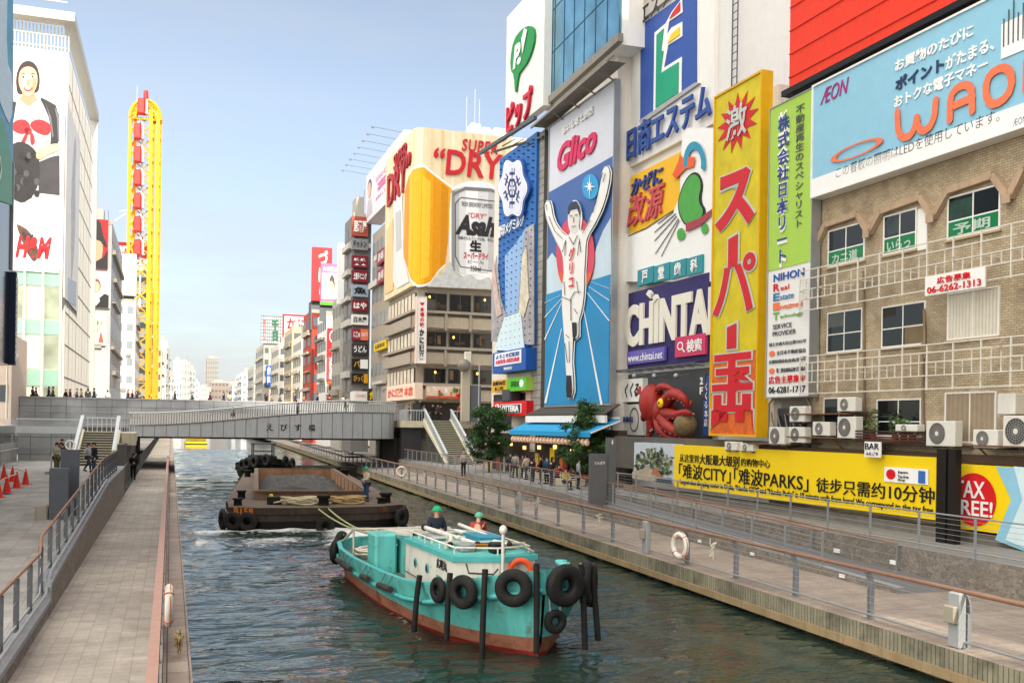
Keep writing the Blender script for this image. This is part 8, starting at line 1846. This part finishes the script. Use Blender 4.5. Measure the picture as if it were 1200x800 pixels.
person(CM @ Vector((25.3, 97.0, 5.4)), cf(0), 'dark haired person in a brown jacket at the top of right stairs', '4a3a34', '25262b', pose='stand')
person(CM @ Vector((24.6, 96.4, 5.4)), cf(20), 'person in black about to walk down the right stairs', '1d1d20', '1d1d22', pose='walk')
person(CM @ Vector((16.4, 99, 5.8)), cf(90), 'person in a dark suit on the bridge under the sign tower', '2a3142', '2a3142', pose='stand', h=1.8)
person(CM @ Vector((5.6, 98.5, 4.85)), cf(-90), 'brown haired person walking behind the finned balustrade', '8a5a3a', '33353c', hair='5a3a22', pose='walk', h=1.6)
person(CM @ Vector((11.6, 98, 5.35)), cf(90), 'dark haired person just right of middle behind the finned balustrade', '5a3030', '33353c', pose='walk', h=1.55)
crowd = [(13, 'mint storeys, leftmost of all', 'b5a690'), (22, 'mint storeys, left of two close together', '2b2b30'), (38, 'store glass, in charcoal', '3a3b40'), (42, 'store glass, in rust', '8a4a34'), (57, 'white louvred side, in navy', '26304a'), (62, 'white louvred side, in olive', '5d5c44'), (77, 'louvred corner, in black', '1d1d20'), (82, 'louvred corner, in dark red', '6d2628'), (90, 'edge of white store, in grey', '77777a'), (95, 'edge of white store, in beige', 'b09b7c'), (103, 'low posters, in dark green', '2c4034'), (110, 'low posters, in slate', '4a5560'), (126, 'grey white building, in white', 'c9c6c0'), (150, 'blank box building, in brown', '5a4030'), (155, 'blank box building, in maroon', '5e2430'), (160, 'wheel foot, in charcoal', '35363a'), (205, 'stepped far building, in black', '202024'), (225, 'grey far building, in teal', '2e5a60'), (246, 'apartment tower, in plum', '4a2c46'), (262, 'brown block, in navy', '243050'), (269, 'brown block, in cream', 'c2b69c'), (276, 'tan far block, in pale blue', '93a7bd'), (312, 'green lattice sign, in black', '232327'), (318, 'green lattice sign, in tan', '9a7d58'), (328, 'green lattice sign, in grey', '66676b'), (346, 'tan building, in dark blue', '2a3658'), (356, 'cream building, in coral', 'b0604c'), (372, 'red building, in black', '1f1f22'), (386, 'dumpling sign, in maroon', '6a2a30'), (402, 'sign tower, in grey', '808083')]
rnd = random.Random(4)
for i, (px, lab, c) in enumerate(crowd):
    q = toC(at_d(px, 470, 106)); t = 105+rnd.random()*3.5; X, _ = ray(px, 470); d = t/(-NY*X+NX)
    person((X*d, d, 6.32), cf(rnd.choice((-90, 90, 80, -75, 180))), 'bridge passer-by seen against the '+lab, c, '2b2d33', hair=('1d1918', '2a211d', '3c2c22')[i % 3], pose=('walk', 'stand', 'fold')[i % 3], h=rnd.uniform(1.62, 1.85), long=(i % 3 == 1), group='people crossing the bridge', skin=i % 3)
# ---- trees on the right terrace
BARK = M('bark', '4d3d30', .9, var=.3, bump=.5)
TLEAF = [M('tree_leaf_%d' % i, c, .5, var=.3, scale=6) for i, c in enumerate(('2c4a28', '3d6434', '557c40', '22381f'))]
def tree(pos, h, R, label, seed, n=5200, conic=.6):
    rnd = random.Random(seed); r = thing('tree', label, 'tree', Matrix.Translation(pos) @ Matrix.Rotation(rnd.uniform(0, 6), 4, 'Z'), 'small trees on the right terrace')
    mb = MB(); mb.tube([(0, 0, 0), (.05, .02, h*.35), (-.04, .05, h*.65), (.02, 0, h*.93)], [.09, .075, .05, .015], 8); lf = MB()
    for k in range(30):
        f = .16+.82*k/30; a = k*2.4+rnd.uniform(-.4, .4); rad = R*(1-conic*(f-.3))*rnd.uniform(.6, 1.08)*(min(1, f*3.2)) * (1 if f < .85 else .55); z0 = h*f*.92; e = Vector((cos(a)*rad, sin(a)*rad, z0+rad*rnd.uniform(.05, .5)))
        e.z = min(e.z, h*.99); mb.tube([(0, 0, z0*.92), (e.x*.5, e.y*.5, (z0+e.z)/2+.05), e], [.03, .018, .006], 5)
        for j in range(7):
            u = rnd.uniform(.35, 1.05); c = Vector((e.x*u, e.y*u, z0+(e.z-z0)*u))+Vector((rnd.gauss(0, .14), rnd.gauss(0, .14), rnd.gauss(0, .12))); cr = rnd.uniform(.14, .30)
            col = rnd.choice((0, 1, 1, 2, 3))
            for _ in range(n//210):
                v = Vector((rnd.gauss(0, 1), rnd.gauss(0, 1), rnd.gauss(0, .75)))*cr*.62; p = c+v; ax = Vector((rnd.uniform(-1, 1), rnd.uniform(-1, 1), rnd.uniform(-.8, .4))).normalized(); b = ax.orthogonal().normalized(); b.rotate(Matrix.Rotation(rnd.uniform(0, 6.28), 3, ax)); s = rnd.uniform(.05, .11)
                lf.add([p-ax*s, p+b*s*.4, p+ax*s, p-b*s*.4], [(0, 1, 2, 3)], col if rnd.random() < .75 else rnd.randrange(4))
    mb.build('trunk', BARK, r); lf.build('crown', TLEAF, r); return r
p1 = on_z(573, 553, TZ); tree(p1, 5.5, 1.95, 'bushy dark green tree at the foot of the right stairs', 3, 24000, .5)
p2 = on_z(686, 569, TZ); tree(p2, 5.4, 1.75, 'airy conical green tree before the blue awning', 9, 17000, .8)
p3 = on_z(704, 567, TZ); tree(p3, 3.3, 1.35, 'low green shrub tree left of the grey kiosk', 14, 9000, .5)
# ---- kiosk, benches, tables
kp = on_z(703, 590, TZ); kt = Matrix.Translation((kp.x, kp.y, TZ)) @ Matrix.Rotation(CA, 4, 'Z'); ki = thing('information_kiosk', 'dark grey information kiosk panel with small white lettering', 'kiosk', kt)
KG = M('kiosk_grey', '5f6163', .5, var=.06); MB().box(-.55, .32, -.12, .12, 0, 2.35).box(-.48, .26, -.135, -.121, .2, 2.2).build('panel', KG, ki); MB().box(.33, .70, -.2, .2, 0, 3.1).build('pillar', KG, ki); mb = MB(); put_text(mb, 'とんぼり', -.35, 1.85, .5, .14, -.136, .01); put_text(mb, 'i', .46, 2.8, .08, .2, -.201, .01); mb.build('lettering', WHITE2, ki)
for i, (x, y, lab) in enumerate(((612, 556, 'stone bench with steel hoops near the grey sweater walker'), (629, 561, 'stone bench with steel hoops holding a red bag'), (668, 569, 'long stone bench with steel hoops before the airy tree'))):
    q = on_z(x, y, TZ); b = thing('bench', lab, 'bench', Matrix.Translation(q) @ Matrix.Rotation(CA-radians(15), 4, 'Z'), 'stone benches on the terrace'); MB().box(-.9, .9, -.25, .25, 0, .45, 0, None, .03).build('seat', CREAMC, b); 
    for k in (-.6, .6): MB().tube([(k, -.22, .45), (k, -.18, .7), (k, 0, .8), (k, .18, .7), (k, .22, .45)], .03, 6).build('armrest', STEEL, b)
q = on_z(629, 561, TZ); o = MB().box(-.17, .17, -.09, .09, 0, .38, 0, None, .04).tube([(-.1, 0, .36), (-.06, 0, .55), (.06, 0, .55), (.1, 0, .36)], .012, 5).build('bag', M('red_bag', 'b5281f', .6), None, Matrix.Translation((q.x, q.y, TZ+.455))); tag(o, 'bright red bag standing on the middle stone bench', 'bag')
for i, (x, y) in enumerate(((645, 558), (662, 557), (675, 561))):
    q = by_shop(x, 4.0); t_ = thing('cafe_table', 'round metal terrace table, %s from the stairs, under the awning' % ('first', 'second', 'third')[i], 'table', Matrix.Translation(q), 'tables under the awning'); MB().lathe([(0, .7), (.34, .7), (.34, .73), (0, .73)], n=16).build('tabletop', STEEL, t_); MB().tube([(0, 0, 0), (0, 0, .7)], .03, 6).lathe([(.25, 0), (.25, .02), (0, .03)], n=12).build('leg', STEEL, t_)
    c_ = thing('cafe_chair', ('red', 'dark red', 'brown red')[i]+' folding chair beside the %s terrace table' % ('first', 'second', 'third')[i], 'chair', Matrix.Translation((q.x+.55, q.y+.2, TZ)) @ Matrix.Rotation(i*1.7, 4, 'Z'), 'chairs under the awning'); mm = M('chair_red_%d' % i, ('b3262a', '7a1d22', '8a3a2a')[i], .5)
    MB().box(-.2, .2, -.2, .2, .43, .46).build('seat', mm, c_); MB().box(-.2, .2, .18, .21, .6, .86).build('backrest', mm, c_)
    for a, b in ((-1, -1), (-1, 1), (1, -1), (1, 1)): MB().bar((a*.18, b*.18, 0), (a*.18, b*.18, .43 if b < 0 else .62), .025).build('leg', STEEL, c_)
# ---- lifebuoys and rope bundles on the railings
BUOYW = M('buoy_white', 'e6e0d6', .6, var=.12, scale=5); BUOYO = M('buoy_orange_band', 'c8532f', .6, var=.15)
def buoy(pos, rot, R, label, sc=1.0):
    r = thing('lifebuoy', label, 'lifebuoy', Matrix.Translation(pos) @ Matrix.Rotation(rot, 4, 'Z'), 'lifebuoys on the railings'); MB().torus((0, 0, 0), R, R*.24, n=32, k=10).build('ring', BUOYW, r)
    mb = MB()
    for k in range(4):
        a = pi/4+k*pi/2; c = (R*cos(a), 0, R*sin(a)); mb.torus((0, 0, 0), R*.25, R*.035, n=14, k=6, axis='z', X=Matrix.Translation(c) @ Matrix.Rotation(-a, 4, 'Y') @ Matrix.Scale(1, 4))
    mb.build('bands', BUOYO, r); MB().tube([(R*1.24*cos(2*pi*i/24), -.03, R*1.24*sin(2*pi*i/24)-(.05 if i % 6 == 3 else 0)) for i in range(24)], .012, 5, closed=True).build('grab_line', M('orange_line', 'b8743c', .7), r)
    return r
tb = toC(on_z(812, 661, PZ)).y; buoy(C(E(tb)+.12, tb, PZ+.62), cf(-84), .36, 'white lifebuoy with orange bands on the near right railing')
tb2 = toC(on_z(470, 562, PZ)).y; buoy(C(E(tb2)+.12, tb2, PZ+.65), cf(-25), .36, 'distant lifebuoy, white and orange, on the right railing near the bridge')
tb3 = toC(on_z(211, 728, .9)).y; buoy(C(.02, tb3, 1.25), cf(90), .36, 'white lifebuoy seen edge on outside the left walkway railing')
mb = MB(); rnd = random.Random(6)
for k in range(10): mb.tube([(rnd.uniform(-.1, .1), rnd.uniform(-.3, .3), rnd.uniform(0, .5)) for _ in range(4)], .014, 5)
o = mb.build('rope_bundle', ROPE, None, CM @ Matrix.Translation((.22, tb3-.9, .40))); tag(o, 'tangled brown rope on the pink edge stones below the left lifebuoy', 'rope')
KNOT = M('cream_rope', 'cfc8b6', .8, var=.1)
for i, (x, y) in enumerate(((867, 672), (722, 632), (655, 610), (588, 592), (513, 570))):
    t = toC(on_z(x, y, PZ)).y; rnd = random.Random(20+i); mb = MB()
    for k in range(14):
        a = 2*pi*k/14; l = rnd.uniform(.12, .26); mb.tube([(0, 0, 0), (rnd.uniform(-.08, .08), l*.6*cos(a), l*.6*sin(a)), (rnd.uniform(-.12, .12), l*cos(a), l*1.3*sin(a)+rnd.uniform(-.1, .05))], .014, 5)
    o = mb.build('rope_knot', KNOT, None, CM @ Matrix.Translation((E(t)+.12, t, PZ+.82))); tag(o, 'frayed cream rope knot on the right railing, %s' % ('nearest the camera, right of the lifebuoy', 'second nearest, left of the lifebuoy', 'third nearest the camera', 'fourth nearest the camera', 'farthest, close to the distant lifebuoy')[i], 'rope knot', 'rope knots tied on the right railing')
BXG = M('beige_box', '9d9583', .6, var=.08); PLG = M('pale_grey_post', '9b9e9f', .5, var=.06)
for i, (x, y) in enumerate(((1139, 757), (764, 648), (628, 603))):
    t = toC(on_z(x, y, PZ)).y; r = thing('switch_post', 'wide pale grey railing post with a beige box, %s' % ('at the right picture edge', 'left of the near lifebuoy', 'farthest along the promenade')[i], 'post', CM @ Matrix.Translation((E(t)+.24, t, PZ)), 'wide posts with switch boxes')
    MB().box(-.08, .10, -.17, .17, 0, 1.12, 0, None, .03).build('casing', PLG, r); MB().box(-.20, -.082, -.13, .17, .5, .85, 0, None, .02).build('box', BXG, r)
# ---- traffic cones with bars
CONE = M('cone_red', 'd0301f', .5, var=.08); cps = []
for i, (x, y, lab) in enumerate(((-2, 583, 'at the very edge of the picture, nearest'), (8, 577, 'second nearest, in front row'), (19.5, 571.5, 'middle of the front row'), (30, 567.5, 'right end of the front row'), (14.5, 564, 'middle of the back row'), (4.5, 561.5, 'left end of the back row'), (35, 531, 'standing alone by the panelled wall'))):
    q = on_z(x, y, 2.05); r = thing('traffic_cone', 'red traffic cone on left terrace, '+lab, 'traffic cone', Matrix.Translation(q), 'red traffic cones'); MB().lathe([(.155, .03), (.03, .7), (.025, .72), (0, .72)], n=16).build('cone', CONE, r); MB().box(-.2, .2, -.2, .2, 0, .03, 0, None, .01).build('base', CONE, r); cps.append(q)
mb = MB()
for a, b in ((0, 1), (1, 2), (2, 3), (5, 4), (4, 3)): mb.tube([cps[a]+Vector((0, 0, .62)), cps[b]+Vector((0, 0, .62))], .022, 6)
o = mb.build('barrier_bar', M('striped_bar', 'c9b7a8', .6, var=.2, scale=20), None); tag(o, 'thin pale barrier bars linking the red cones', 'barrier')
q = on_z(60, 555, 2.05); st_ = thing('bicycle_stand', 'bent steel tube stand where the people lean', 'stand', Matrix.Translation(q) @ Matrix.Rotation(CA, 4, 'Z')); MB().tube([(0, 0, 0), (0, 0, 1.0), (.1, 0, 1.1), (.35, 0, 1.1), (.45, 0, 1.0), (.45, 0, 0)], .05, 8).build('tube', WHITER, st_); MB().box(-.3, .7, -.25, .25, 0, .12).build('base', CONC, st_)
